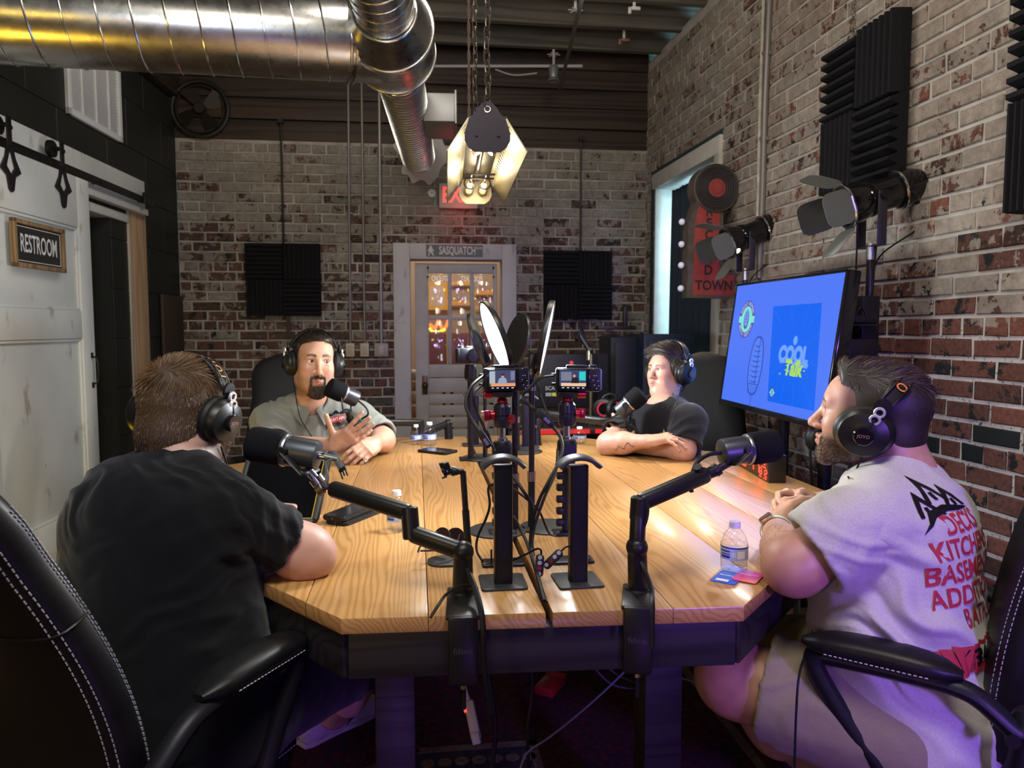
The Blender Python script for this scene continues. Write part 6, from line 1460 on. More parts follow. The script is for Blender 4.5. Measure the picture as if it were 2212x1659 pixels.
cable('power_cable', 'pale grey power cable looping down to the white power strip', [P(1150, 1390, 1.7), P(1118, 1415, 1.65), P(1080, 1427, 1.62), P(1040, 1430, 1.6), P(1008, 1452, 1.58), P(1003, 1480, 1.58), P(1012, 1514, 1.58)], .005, M_whitecable)
q0 = P(1186, 1470, 1.9); t = thing('red_device', 'small red box lying on the floor under the table', 'device', PZ(1190, 1485, .03)); Mq = MX.Translation(PZ(1190, 1478, .035)) @ MX.Rotation(-.6, 4, 'Z')
MB().box((0, 0, 0), (.07, .13, .03), Mq, .004).build('case', mk('device_red', (.40, .025, .02), .4), t); MB().box((0, .05, .016), (.07, .03, .003), Mq).build('end_plate', mk('device_red2', (.6, .05, .04), .4), t)
q = P(1336, 1394, 1.75); t = thing('audio_interface', 'dark red audio box with blue lights hung under the table', 'audio box', q); Mq = fr(q, RT, None, -FW)
MB().box((0, .01, -.03), (.055, .05, .05), Mq, .004).build('case', mk('interface_red', (.10, .01, .015), .4), t); b = MB()
for k in range(4): b.box((.008+.003*k, .012-.007*k, -.004), (.004, .004, .002), Mq)
for k in range(3): b.box((-.022+.003*k, .012-.007*k, -.004), (.0025, .003, .002), Mq)
stuff(b.build('indicator_leds', emat('blue_led', (.15, .25, 1), 8), t))
MB().box((0, .045, -.03), (.07, .02, .06), Mq).build('bracket', M_black, t)
for i, (pts, r, m_, lab) in enumerate((([(1410, 1382, 1.5), (1350, 1450, 1.5), (1270, 1525, 1.5), (1190, 1590, 1.5), (1140, 1625, 1.5), (1122, 1665, 1.5)], .0022, mk('blue_grey_cable', (.12, .13, .22), .5), 'blue grey cable slanting down to the left under the table'),
    ([(1234, 1384, 1.7), (1265, 1420, 1.7), (1310, 1470, 1.7), (1345, 1485, 1.7), (1385, 1487, 1.7)], .0022, mk('navy_cable', (.04, .05, .10), .5), 'dark blue cable sagging under the table, lower one'),
    ([(1250, 1384, 1.75), (1290, 1420, 1.75), (1330, 1455, 1.75), (1380, 1478, 1.75)], .0022, mk('navy_cable', (.04, .05, .10), .5), 'dark blue cable sagging under the table, upper one'),
    ([(1048, 1420, 1.5), (1062, 1500, 1.5), (1070, 1580, 1.5), (1062, 1665, 1.5)], .005, M_cable, 'thick black cable hanging to the floor under the table middle'),
    ([(1147, 1430, 1.7), (1150, 1500, 1.7), (1140, 1580, 1.7), (1142, 1665, 1.7)], .004, M_cable, 'black cable hanging beside the patterned rug'),
    ([(1465, 1462, 1.9), (1490, 1470, 1.9), (1520, 1475, 1.9), (1535, 1478, 1.9)], .002, M_whitecable, 'thin pale wire right of the right table leg'))):
    cable('floor_cable', lab, [P(*p) for p in pts], r, m_)
# cables hanging below the right table corner
cable('hanging_cable', 'white cable hanging under the right table corner', [P(1752, 1252, 1.9), P(1742, 1262, 1.9), P(1741, 1285, 1.9), P(1747, 1302, 1.9)], .003, M_whitecable)
t = MB().cyl(P(1722, 1275, 2.1), P(1721, 1330, 2.1), .009, n=10).build('pale_tube', mk('blue_white_tube', (.45, .5, .7), .3)); tag(t, 'pale bluish tube standing under the right table corner', 'tube')
# ------------------------------------------------------------------ smooth implicit surfaces for people and their clothes
def _sm(a, b, k):
    if k <= 1e-6: return np.minimum(a, b)
    h = np.maximum(k-np.abs(a-b), 0)/k; return np.minimum(a, b)-h*h*k*.25
def cap_(a, b, ra, rb=None, k=.02, op='u'): return dict(t='c', a=np.array(a, float), b=np.array(b, float), ra=ra, rb=ra if rb is None else rb, k=k, op=op)
def ell_(c, r, R=None, k=.02, op='u'): return dict(t='e', c=np.array(c, float), r=np.array(r, float), R=np.eye(3) if R is None else np.array(R, float), k=k, op=op)
def box_(c, r, R=None, rad=.005, k=.01, op='u'): return dict(t='b', c=np.array(c, float), r=np.array(r, float), R=np.eye(3) if R is None else np.array(R, float), rad=rad, k=k, op=op)
def pln_(p, n, k=.004): return dict(t='p', p=np.array(p, float), n=np.array(n, float)/np.linalg.norm(n), k=k, op='p')
def xf(pr, M, s=1.):
    R = np.array(M.to_3x3()); o = np.array(M.translation); out = []
    for q in pr:
        q = dict(q)
        if q['t'] == 'c': q['a'], q['b'] = o+R@(q['a']*s), o+R@(q['b']*s); q['ra'] *= s; q['rb'] *= s
        elif q['t'] == 'p': q['p'] = o+R@(q['p']*s); q['n'] = R@q['n']
        else:
            q['c'] = o+R@(q['c']*s); q['r'] = q['r']*s; q['R'] = R@q['R']
            if q['t'] == 'b': q['rad'] *= s
        q['k'] *= s; out.append(q)
    return out
def _bb(q):
    if q['t'] == 'c': return np.minimum(q['a']-q['ra'], q['b']-q['rb']), np.maximum(q['a']+q['ra'], q['b']+q['rb'])
    if q['t'] == 'e': e = np.sqrt(((q['R']*q['r'])**2).sum(1))
    else: e = np.abs(q['R']*q['r']).sum(1)+q['rad']
    return q['c']-e, q['c']+e
def _dist(q, X, Y, Z):
    if q['t'] == 'c':
        a, ba = q['a'], q['b']-q['a']; l = max(ba@ba, 1e-12)
        x, y, z = X-a[0], Y-a[1], Z-a[2]; t = np.clip((x*ba[0]+y*ba[1]+z*ba[2])/l, 0, 1)
        return np.sqrt((x-t*ba[0])**2+(y-t*ba[1])**2+(z-t*ba[2])**2)-(q['ra']+(q['rb']-q['ra'])*t)
    c, R, r = q['c'], q['R'], q['r']; x, y, z = X-c[0], Y-c[1], Z-c[2]
    u, v, w_ = (x*R[0, i]+y*R[1, i]+z*R[2, i] for i in range(3))
    if q['t'] == 'e':
        k0 = np.sqrt((u/r[0])**2+(v/r[1])**2+(w_/r[2])**2); k1 = np.sqrt((u/r[0]**2)**2+(v/r[1]**2)**2+(w_/r[2]**2)**2)
        return k0*(k0-1)/np.maximum(k1, 1e-6)
    a, b, d = np.abs(u)-r[0], np.abs(v)-r[1], np.abs(w_)-r[2]
    return np.sqrt(np.maximum(a, 0)**2+np.maximum(b, 0)**2+np.maximum(d, 0)**2)+np.minimum(np.maximum(np.maximum(a, b), d), 0)-q['rad']
def sdf_mesh(prims, h):
    us = [q for q in prims if q['op'] == 'u']; bb = [_bb(q) for q in us]
    pk = 3*h+.4*max(q['k'] for q in us); lo = np.min([b[0] for b in bb], 0)-pk; hi = np.max([b[1] for b in bb], 0)+pk
    n = np.ceil((hi-lo)/h).astype(int)+1; f = np.full(n, .5, np.float32); ax = [lo[i]+h*np.arange(n[i]) for i in range(3)]
    for q in prims:
        if q['op'] == 'p':
            d = (ax[0]-q['p'][0])[:, None, None]*q['n'][0]+(ax[1]-q['p'][1])[None, :, None]*q['n'][1]+(ax[2]-q['p'][2])[None, None, :]*q['n'][2]
            f = -_sm(-f, -d.astype(np.float32), q['k']); continue
        a, b = _bb(q); m = q['k']+3*h
        i0 = np.clip(np.floor((a-m-lo)/h).astype(int), 0, n); i1 = np.clip(np.ceil((b+m-lo)/h).astype(int)+1, 0, n)
        if (i1 <= i0).any(): continue
        sl = tuple(slice(i0[i], i1[i]) for i in range(3))
        X, Y, Z = (ax[0][sl[0]][:, None, None].astype(np.float32), ax[1][sl[1]][None, :, None].astype(np.float32), ax[2][sl[2]][None, None, :].astype(np.float32))
        d = _dist(q, X, Y, Z).astype(np.float32)
        if q['op'] == 'u': f[sl] = _sm(f[sl], d, q['k'])
        else: f[sl] = -_sm(-f[sl], d, q['k'])
    s = f < 0
    cnt = sum(s[i:n[0]-1+i, j:n[1]-1+j, k:n[2]-1+k].astype(np.int8) for i in (0, 1) for j in (0, 1) for k in (0, 1))
    I, J, K = np.nonzero((cnt > 0) & (cnt < 8)); idx = np.full(cnt.shape, -1, np.int32); idx[I, J, K] = np.arange(len(I))
    cor = [(i, j, k) for i in (0, 1) for j in (0, 1) for k in (0, 1)]; fv = {c: f[I+c[0], J+c[1], K+c[2]] for c in cor}
    acc = np.zeros((len(I), 3), np.float32); num = np.zeros(len(I), np.float32)
    for c in cor:
        for a_ in range(3):
            if c[a_] == 0:
                d = list(c); d[a_] = 1; fa, fb = fv[c], fv[tuple(d)]; m = (fa < 0) != (fb < 0); t = np.where(m, fa/np.where(m, fa-fb, 1), 0)
                for q in range(3): acc[:, q] += np.where(m, c[q]+(t if q == a_ else 0), 0)
                num += m
    v = lo+h*(np.stack([I, J, K], 1)+acc/num[:, None]); faces = []
    for a_ in range(3):
        b_, c_ = (a_+1) % 3, (a_+2) % 3; sl0 = [slice(None)]*3; sl1 = [slice(None)]*3; sl0[a_] = slice(0, -1); sl1[a_] = slice(1, None)
        E = np.stack(np.nonzero(s[tuple(sl0)] != s[tuple(sl1)]), 1); ins = s[E[:, 0], E[:, 1], E[:, 2]]
        ok = (E[:, b_] > 0) & (E[:, c_] > 0) & (E[:, b_] < n[b_]-1) & (E[:, c_] < n[c_]-1); E, ins = E[ok], ins[ok]
        def g(db, dc): e = E.copy(); e[:, b_] += db; e[:, c_] += dc; return idx[e[:, 0], e[:, 1], e[:, 2]]
        q = np.stack([g(-1, -1), g(0, -1), g(0, 0), g(-1, 0)], 1); q[~ins] = q[~ins][:, ::-1]; faces.append(q)
    return v, np.concatenate(faces)
def normals(v, F_):
    n = np.zeros_like(v); a = np.cross(v[F_[:, 2]]-v[F_[:, 0]], v[F_[:, 3]]-v[F_[:, 1]])
    for i in range(4): np.add.at(n, F_[:, i], a)
    return n/np.maximum(np.linalg.norm(n, axis=1, keepdims=True), 1e-12)
def relax(v, F_, it=1, lam=.5):
    for _ in range(it):
        acc = np.zeros_like(v); c = np.zeros(len(v))
        for i in range(4):
            j = (i+1) % 4; np.add.at(acc, F_[:, i], v[F_[:, j]]); np.add.at(acc, F_[:, j], v[F_[:, i]]); np.add.at(c, F_[:, i], 1); np.add.at(c, F_[:, j], 1)
        v = v+lam*(acc/np.maximum(c, 1)[:, None]-v)
    return v
_rg = np.random.RandomState(5); _lat = _rg.rand(32, 32, 32).astype(np.float32)
def vnoise(p, sc=(1, 1, 1)):
    """value noise 0..1 of an array of points"""
    q = p*np.asarray(sc); i = np.floor(q).astype(int); t = q-i; t = t*t*(3-2*t); r = 0
    for a in (0, 1):
        for b in (0, 1):
            for c in (0, 1):
                wt = (t[:, 0] if a else 1-t[:, 0])*(t[:, 1] if b else 1-t[:, 1])*(t[:, 2] if c else 1-t[:, 2])
                r = r+wt*_lat[(i[:, 0]+a) % 32, (i[:, 1]+b) % 32, (i[:, 2]+c) % 32]
    return r
def mesh_np(name, parts, mats, parent, cols=None, smooth=True, angle=0):
    vs, fs, n = [], [], 0
    for v, f in parts: vs.append(v); fs.append(f+n); n += len(v)
    v = np.concatenate(vs)-np.array(WM[parent.name] if parent else (0, 0, 0)); f = np.concatenate(fs); me = bpy.data.meshes.new(name)
    k = f.shape[1]; me.vertices.add(len(v)); me.vertices.foreach_set('co', v.astype(np.float32).ravel()); me.loops.add(f.size); me.loops.foreach_set('vertex_index', f.astype(np.int32).ravel())
    me.polygons.add(len(f)); me.polygons.foreach_set('loop_start', np.arange(0, f.size, k, dtype=np.int32)); me.polygons.foreach_set('loop_total', np.full(len(f), k, np.int32))
    me.polygons.foreach_set('use_smooth', np.full(len(f), smooth)); me.materials.append(mats)
    if cols is not None:
        at = me.color_attributes.new('Col', 'FLOAT_COLOR', 'POINT'); c = np.ones((len(v), 4), np.float32); c[:, :3] = cols; at.data.foreach_set('color', c.ravel())
    me.update(calc_edges=True); me.validate()
    o = bpy.data.objects.new(name, me); COL.objects.link(o)
    if parent: o.parent = parent; WM[o.name] = WM[parent.name]
    return o
def gs(p, c, r): return np.exp(-((((p-np.array(c))/np.array(r))**2).sum(1)))
# ------------------------------------------------------------------ head (x = the person's right, y = forward, z = up, origin between the ears)
def head_prims(fem=False, jaw=1., wx=.93, lz=1.03):
    o = _head(fem, jaw)
    for q in o:
        for k_ in ('a', 'b', 'c'):
            if k_ in q: q[k_] = q[k_]*np.array((wx, 1, lz))
        if 'r' in q: q['r'] = q['r']*np.array((wx, 1, lz))
    return o
def _head(fem, jaw):
    j = jaw; P_ = [ell_((0, -.020, .034), (.0755, .096, .086), k=.02), ell_((0, .022, .0), (.064, .068, .088), k=.03),
        ell_((0, .038, .045), (.060, .050, .052), k=.03)]
    for s in (-1, 1):
        P_ += [cap_((s*.060*j, -.005, -.038), (s*.054*j, .015, -.068), .016, .014, k=.035), cap_((s*.054*j, .015, -.068), (s*.016, .075, -.102), .018*j, .017, k=.03),
               ell_((s*.044, .058, -.020), (.026, .030, .026), k=.03), ell_((s*.040, .050, -.060), (.026, .030, .030), k=.03)]
    P_ += [ell_((0, .066, -.070), (.034, .030, .030), k=.02), ell_((0, .074, -.100), (.020*j, .020, .017), k=.02), cap_((-.036, .078, .030), (.036, .078, .030), .0125, k=.018)]
    for s in (-1, 1):
        P_ += [ell_((s*.033, .106, .010), (.019, .022, .0145), k=.014, op='s'), ell_((s*.0325, .0750, .011), (.0160, .0150, .0150), k=.005),
               cap_((s*.016, .088, .019), (s*.044, .078, .0185), .0046, .0042, k=.007), cap_((s*.018, .085, .0015), (s*.042, .078, .002), .0040, k=.008)]
    for s in (-1, 1): P_ += [ell_((s*.0325, .094, .0105), (.0148, .0140, .0056), k=.0025, op='s')]
    P_ += [cap_((0, .086, .020), (0, .1115, -.024), .0075, .0100, k=.012), ell_((0, .113, -.030), (.0110, .0100, .0090), k=.010)]
    for s in (-1, 1): P_ += [ell_((s*.0125, .100, -.034), (.0075, .0110, .0075), k=.006)]
    for s in (-1, 1): P_ += [ell_((s*.0065, .108, -.0405), (.0038, .0055, .0038), k=.003, op='s')]
    lf = 1.15 if fem else .9
    for s in (-1, 1):
        P_ += [cap_((s*.0215, .0865, -.0625), (0, .0985, -.0575), .0038, .0058*lf, k=.006), cap_((s*.0205, .0865, -.0650), (0, .0965, -.0700), .0040, .0070*lf, k=.006)]
    for s in (-1, 1): P_ += [cap_((s*.0225, .093, -.0638), (0, .1045, -.0638), .0014, k=.003, op='s')]
    for s in (-1, 1):
        P_ += [ell_((s*.0775, -.012, -.004), (.0085, .021, .032), [[.9, s*.43, 0], [-s*.43, .9, 0], [0, 0, 1]], k=.008), ell_((s*.084, -.008, .0), (.006, .011, .018), k=.006, op='s')]
    return P_
def head_cols(p, skin, hairc, opts):
    """p in head space; returns albedo"""
    skin = np.array(skin); p = p/np.array((opts.get('wx', .93), 1, opts.get('lz', 1.03))); c = np.tile(skin, (len(p), 1)); red = skin*np.array([1.08, .74, .72])
    def mixin(m, col):
        nonlocal c; m = np.clip(m, 0, 1)[:, None]; c = c*(1-m)+np.array(col)*m
    for s in (-1, 1): mixin(.45*gs(p, (s*.045, .07, -.028), (.022, .04, .022)), red)
    mixin(.45*gs(p, (0, .112, -.03), (.014, .02, .014)), red)
    fr_ = (p[:, 1] > .04)
    lip = np.maximum(gs(p, (0, .095, -.0582), (.019, .03, .0052)), gs(p, (0, .094, -.0695), (.017, .03, .0062)))*fr_
    mixin(np.clip(lip*1.5, 0, 1)*.85, opts.get('lip', skin*np.array([.82, .50, .48])))
    mixin(np.clip(1.6*gs(p, (0, .095, -.0640), (.022, .03, .0016))*fr_, 0, 1)*.8, skin*.22)
    for s in (-1, 1):
        x = s*p[:, 0]; t = np.clip((x-.014)/.034, 0, 1); yb = .0305+.006*np.sin(t*2.4)-.004*t; th = .0056*(1-.5*t)
        m = np.exp(-((p[:, 2]-yb)/th)**2)*(x > .012)*(x < .050)*(p[:, 1] > .05); mixin(m*opts.get('brow', .9), hairc)
        e = gs(p, (s*.0325, .088, .0168), (.016, .03, .0026)); mixin(e*.85*fr_, skin*.10)
        mixin(.35*gs(p, (s*.033, .085, -.004), (.016, .03, .007)), skin*np.array([.72, .58, .60]))
    if opts.get('beard'):
        nz = .75+.5*vnoise(p, (400, 400, 400)); b = 0
        ch = np.clip(1.5*gs(p, (0, .085, -.098), (.036, .045, .028)), 0, 1); mo = np.clip(1.5*gs(p, (0, .1, -.0485), (.027, .03, .0070)), 0, 1)
        for s in (-1, 1): mo = np.maximum(mo, np.clip(1.4*gs(p, (s*.028, .085, -.066), (.0075, .03, .020)), 0, 1))
        side = np.clip((-.035-p[:, 2])/.02, 0, 1)*np.clip((.105+0*p[:, 1]-np.abs(p[:, 1]-.02))/.05, 0, 1)*(p[:, 2] > -.125)*(np.abs(p[:, 0]) > .025)
        b = np.maximum(np.maximum(ch, mo*1.0), side*opts.get('sideburn', .5)); lipm = np.clip(lip*1.8, 0, 1); b = np.clip(b*(1-lipm)*nz*opts['beard'], 0, 1); mixin(b, opts.get('beardc', hairc))
    if opts.get('hairline') is not None:
        mixin(opts['hairline'](p)*.92, hairc)
    return c*(.93+.14*vnoise(p, (90, 90, 90)))[:, None]
def eyes(parent, M, s, look=(0, 1, 0), wx=.93, lz=1.03):
    R = M.to_3x3(); lk_ = R @ V(look).normalized()
    for q in (-1, 1):
        c = M @ (V((q*.0325*wx, .0748, .0105*lz))*s); Me = zfr(c, lk_)
        b = MB().sphere((0, 0, 0), .0135*s, Me, 0, 14); r = .0135*s
        for rr, mi, up_ in ((.0062, 1, .00025), (.0029, 2, .0005)):
            prof = [((rr*i/6)*s, (math.sqrt(.0135**2-(rr*i/6)**2)+up_)*s) for i in range(7)]; b.lathe(prof, Me, 16, mi)
        b.build('eye', [mk('eye_white', (.58, .54, .52), .15), mk('iris_brown', (.06, .04, .03), .1), mk('pupil', (.004, .004, .004), .05)], parent)
def strands(name, parent, p0, d0, L, m, wd=.0006, curl=.3, droop=.0, seed=1):
    """thin tapering hairs: roots p0, directions d0, lengths L"""
    r = np.random.RandomState(seed); n = len(p0); d = d0/np.linalg.norm(d0, axis=1, keepdims=True)
    side = np.cross(d, r.randn(n, 3)); side /= np.maximum(np.linalg.norm(side, axis=1, keepdims=True), 1e-6); w_ = side*wd
    bend = r.randn(n, 3)*curl*.25; bend[:, 2] -= droop; p1 = p0+d*L[:, None]*.5; d2 = d+bend; d2 /= np.linalg.norm(d2, axis=1, keepdims=True); p2 = p1+d2*L[:, None]*.5
    v = np.stack([p0-w_, p0+w_, p1+w_*.8, p1-w_*.8, p2+w_*.2, p2-w_*.2], 1).reshape(-1, 3); b = np.arange(n)[:, None]*6
    f = np.concatenate([b+np.array([0, 1, 2, 3]), b+np.array([3, 2, 4, 5])]); return stuff(mesh_np(name, [(v, f)], m, parent))
# ------------------------------------------------------------------ hand: u towards the fingers, n out of the palm, s towards the thumb
def hand_prims(w, u, n, thumb, curl=(.5, .5, .5, .5), spread=.08, th=(.5, .3), sc=1., k=.004, ends=None):
    u = np.array(V(u).normalized()); n = np.array(V(n)); n = n-u*(n@u); n /= np.linalg.norm(n); s = np.cross(u, n)*thumb; w = np.array(V(w)); R = np.stack([u, s, n], 1); o = []
    A = lambda a, b, c: w+(u*a+s*b+n*c)*sc
    o += [box_(A(.050, .0, 0), np.array((.036, .029, .006))*sc, R, .0075*sc, k=.012), cap_(A(.0, .004, 0), A(.03, .010, .001), .021*sc, .017*sc, k=.02), cap_(A(.0, -.006, 0), A(.03, -.014, .001), .019*sc, .015*sc, k=.02), ell_(A(.035, .026, .009), np.array((.026, .014, .013))*sc, R, k=.012), ell_(A(.045, -.024, .007), np.array((.03, .012, .010))*sc, R, k=.012)]
    tips = []
    for i, (b, ln, r) in enumerate(((.029, (.043, .026, .021), .0092), (.0095, (.047, .030, .022), .0094), (-.0105, (.044, .028, .021), .0089), (-.029, (.035, .021, .019), .0079))):
        p = A(.086-(0, 0, .002, .008)[i], b, .0); a = spread*(1.5-i)*.9; d0 = u*math.cos(a)+s*math.sin(a); ang = 0
        for j in range(3):
            c = curl[i] if not hasattr(curl[i], '__len__') else curl[i][j]; ang += c*(.9, 1.0, .7)[j]
            d = d0*math.cos(ang)+n*math.sin(ang); q = p+d*ln[j]*sc; rr = r*(1-.07*j)*sc; o.append(cap_(p, q, rr, rr*.92, k=k if j else .009)); p = q
        tips.append((p, d, d0*(-math.sin(ang))+n*math.cos(ang), rr))
    p = A(.020, .026, .004); a0, c0 = th; d0 = u*math.cos(a0)+s*math.sin(a0); t_ax = n; ang = 0
    for j, l in enumerate((.040, .032, .026)):
        ang += c0*(.6, .7, .5)[j]; d = d0*math.cos(ang)+t_ax*math.sin(ang)*.8-s*math.sin(ang)*.35; d /= np.linalg.norm(d); q = p+d*l*sc; rr = (.0125, .0108, .0096)[j]*sc; o.append(cap_(p, q, rr, rr*.92, k=.010 if j == 0 else k)); p = q
    tips.append((p, d, t_ax, rr)); 
    if ends is not None: ends += tips
    return o
def nails(parent, tips, col=(.62, .40, .36)):
    b = MB()
    for p, d, n, r in tips:
        c = V(p)-V(n)*r*.66; b.loft([(fr(c, V(d), None, -V(n)) @ MX.Translation((-.007, 0, -.0004)) @ MX.Rotation(PI/2, 4, 'Y'), .0012+.0*r, r*.6, 2), (fr(c, V(d), None, -V(n)) @ MX.Translation((.0035, 0, -.0006)) @ MX.Rotation(PI/2, 4, 'Y'), .0012, r*.55, 2)], 10)
    return stuff(b.build('fingernails', mk('nail_%d' % int(col[0]*100), col, .25), parent))
def skin_mat(name, rough=.48, bump=.12):
    m = mk(name, (.6, .4, .3), rough, attr=True, bump=bump, bscale=700, bdist=.0006); b = m.node_tree.nodes['Principled BSDF']
    b.inputs['Subsurface Weight'].default_value = .12; b.inputs['Subsurface Radius'].default_value = (.012, .005, .003); b.inputs['Subsurface Scale'].default_value = 1.; return m
M_skin = skin_mat('skin')
def fold_disp(v, F_, items, fine=.0008):
    """cloth folds: items = (centre, radius, direction across the folds, wavelength, height)"""
    n = normals(v, F_); d = np.zeros(len(v))
    for c, r, ax_, wl, hgt in items:
        c = np.array(V(c)); ax_ = np.array(V(ax_).normalized()); m = np.exp(-(((v-c)**2).sum(1))/(r*r)); wob = (vnoise(v, (11, 11, 11))-.5)*wl*1.8
        ph = ((v-c)@ax_+wob)/wl*2*PI; d += m*hgt*(np.maximum(np.sin(ph), -.35)+.2)*(.4+1.2*vnoise(v+3.3, (7, 7, 7)))
    d += fine*(vnoise(v, (45, 45, 45))-.5)*2
    return v+n*d[:, None]
# ------------------------------------------------------------------ headphones (head space)
def headphones(M, s, lab, cable_pts=None, bandback=.0, wide=.079, text=0.):
    t = thing('headphones', lab, 'headphones', M.translation); W = wide
    def T_(x, y, z): return M @ (V((x, y, z))*s)
    R3 = M.to_3x3(); rx = R3 @ V((1, 0, 0))
    # leather band over the crown
    secs = []; ca, sa = math.cos(bandback), math.sin(bandback)
    def arc(a, r, lift=0): x = (r-.004)*math.sin(a); z = .018+(.104+lift)*math.cos(a)*1.02; return x, -z*sa, z*ca
    bn = R3 @ V((0, ca, sa))
    def frame(a, R0):
        c = T_(*arc(a, R0)); e = T_(*arc(a+.02, R0)); tz = (e-c).normalized(); y = bn; x = y.cross(tz).normalized(); m = MX((x, y, tz)).transposed().to_4x4(); m.translation = c; return m
    n = 26; A0 = 1.18
    for i in range(n+1):
        a = -A0+2*A0*i/n; wv = .019 if abs(a) < .8 else .019-.008*(abs(a)-.8)/.4
        secs.append((frame(a, .096), .0028*s, wv*s, 4))
    MB().loft(secs, 20).build('headband', mk('band_leather', (.009, .0085, .008), .42, spec=.3, bump=.15, bscale=500), t)
    for q in (-1, 1):
        pts = [T_(*( (lambda p: (p[0], p[1]+q*.011*ca, p[2]+q*.011*sa))(arc(-1.35+2.7*i/24, .103, .006)))) for i in range(25)]
        MB().tube(pts, .0016*s, 6).build('wire_arc', M_blackmetal, t)
    if text is not None:
        for q in range(4):
            mf = frame(text+.30-.2*q, .0995); mt = M3(mf.translation+(mf.to_3x3() @ V((1, 0, 0)))*-.0035*s, -(mf.to_3x3() @ V((0, 0, 1))), mf.to_3x3() @ V((0, 1, 0)), mf.to_3x3() @ V((1, 0, 0)))
            x = mf.to_3x3() @ V((1, 0, 0)); out = x if x.dot(mf.translation-M.translation) > 0 else -x; yy = bn*(-1); xx = yy.cross(out)
            MB().text('JOYO'[q], M3(mf.translation+out*.0034*s, xx, yy, out), .030*s, 0, .8, bold=.012).build('lettering', M_orange, t)
    for q in (-1, 1):
        C0 = T_(q*W, -.004, -.006); ax_ = (R3 @ V((q, -.06, -.10))).normalized(); Mz = zfr(C0, ax_, R3 @ V((0, 1, 0)))
        c = MB().lathe([(0, .004), (.040*s, .004), (.046*s, .010*s), (.046*s, .018*s), (.040*s, .028*s), (.026*s, .034*s), (.018*s, .036*s), (0, .0365*s)], Mz @ MX.Scale(1.1, 4, (0, 1, 0)), 36).build('cup', mk('cup_black', (.009, .009, .0085), .38, spec=.35), t)
        MB().lathe([(.020*s, -.010*s), (.042*s, -.010*s), (.050*s, -.003*s), (.050*s, .004*s), (.045*s, .011*s), (.030*s, .011*s)], Mz @ MX.Scale(1.1, 4, (0, 1, 0)), 36).build('ear_pad', mk('pad_black', (.008, .008, .008), .5, spec=.3), t)
        bd = MB().lathe([(0, .036*s), (.0175*s, .036*s), (.0185*s, .040*s), (.016*s, .043*s), (0, .0435*s)], Mz @ MX.Translation((0, -.0, 0)), 28).build('hub', M_blackgloss, t)
        x = R3 @ V((0, -q, 0)); MB().text('JOYO', M3(Mz @ V((0, 0, .0442*s)), (R3 @ V((0, 0, 1))).cross(ax_).normalized(), R3 @ V((0, 0, 1)), ax_), .0085*s, bold=.01).build('logo', mk('logo_tan', (.30, .16, .09), .5), t)
        up_ = R3 @ V((0, 0, 1)); fwv = R3 @ V((0, 1, 0)); pa = arc(q*1.22, .103, .004)
        top = T_(*pa)+ax_*.004*s
        for k_ in range(2):
            pc = C0.lerp(top, .58+.25*k_)+ax_*(.020-.009*k_)*s; Mr = zfr(pc, ax_)
            MB().lathe([(.0055*s, 0), (.0105*s, 0), (.0108*s, .003*s), (.0095*s, .005*s), (.0062*s, .005*s), (.0055*s, .003*s)], Mr, 24).build('ring', mk('bright_ring', (.82, .84, .86), .2, .6), t); MB().lathe([(0, .003*s), (.006*s, .003*s)], Mr, 16).build('ring_centre', M_blackgloss, t)
        MB().tube(spline([C0+ax_*.036*s, C0.lerp(top, .35)+ax_*.030*s, C0.lerp(top, .62)+ax_*.018*s, top], 6), .0042*s, 8, flat=.6).build('slider', M_blackmetal, t)
        MB().lathe([(0, 0), (.016*s, 0), (.016*s, .006*s), (0, .007*s)], zfr(top-ax_*.004*s, ax_), 20).build('end_block', M_black, t)
    if cable_pts: MB().tube(spline(cable_pts, 8), .0019, 6).build('cord', M_cable, t)
    return t
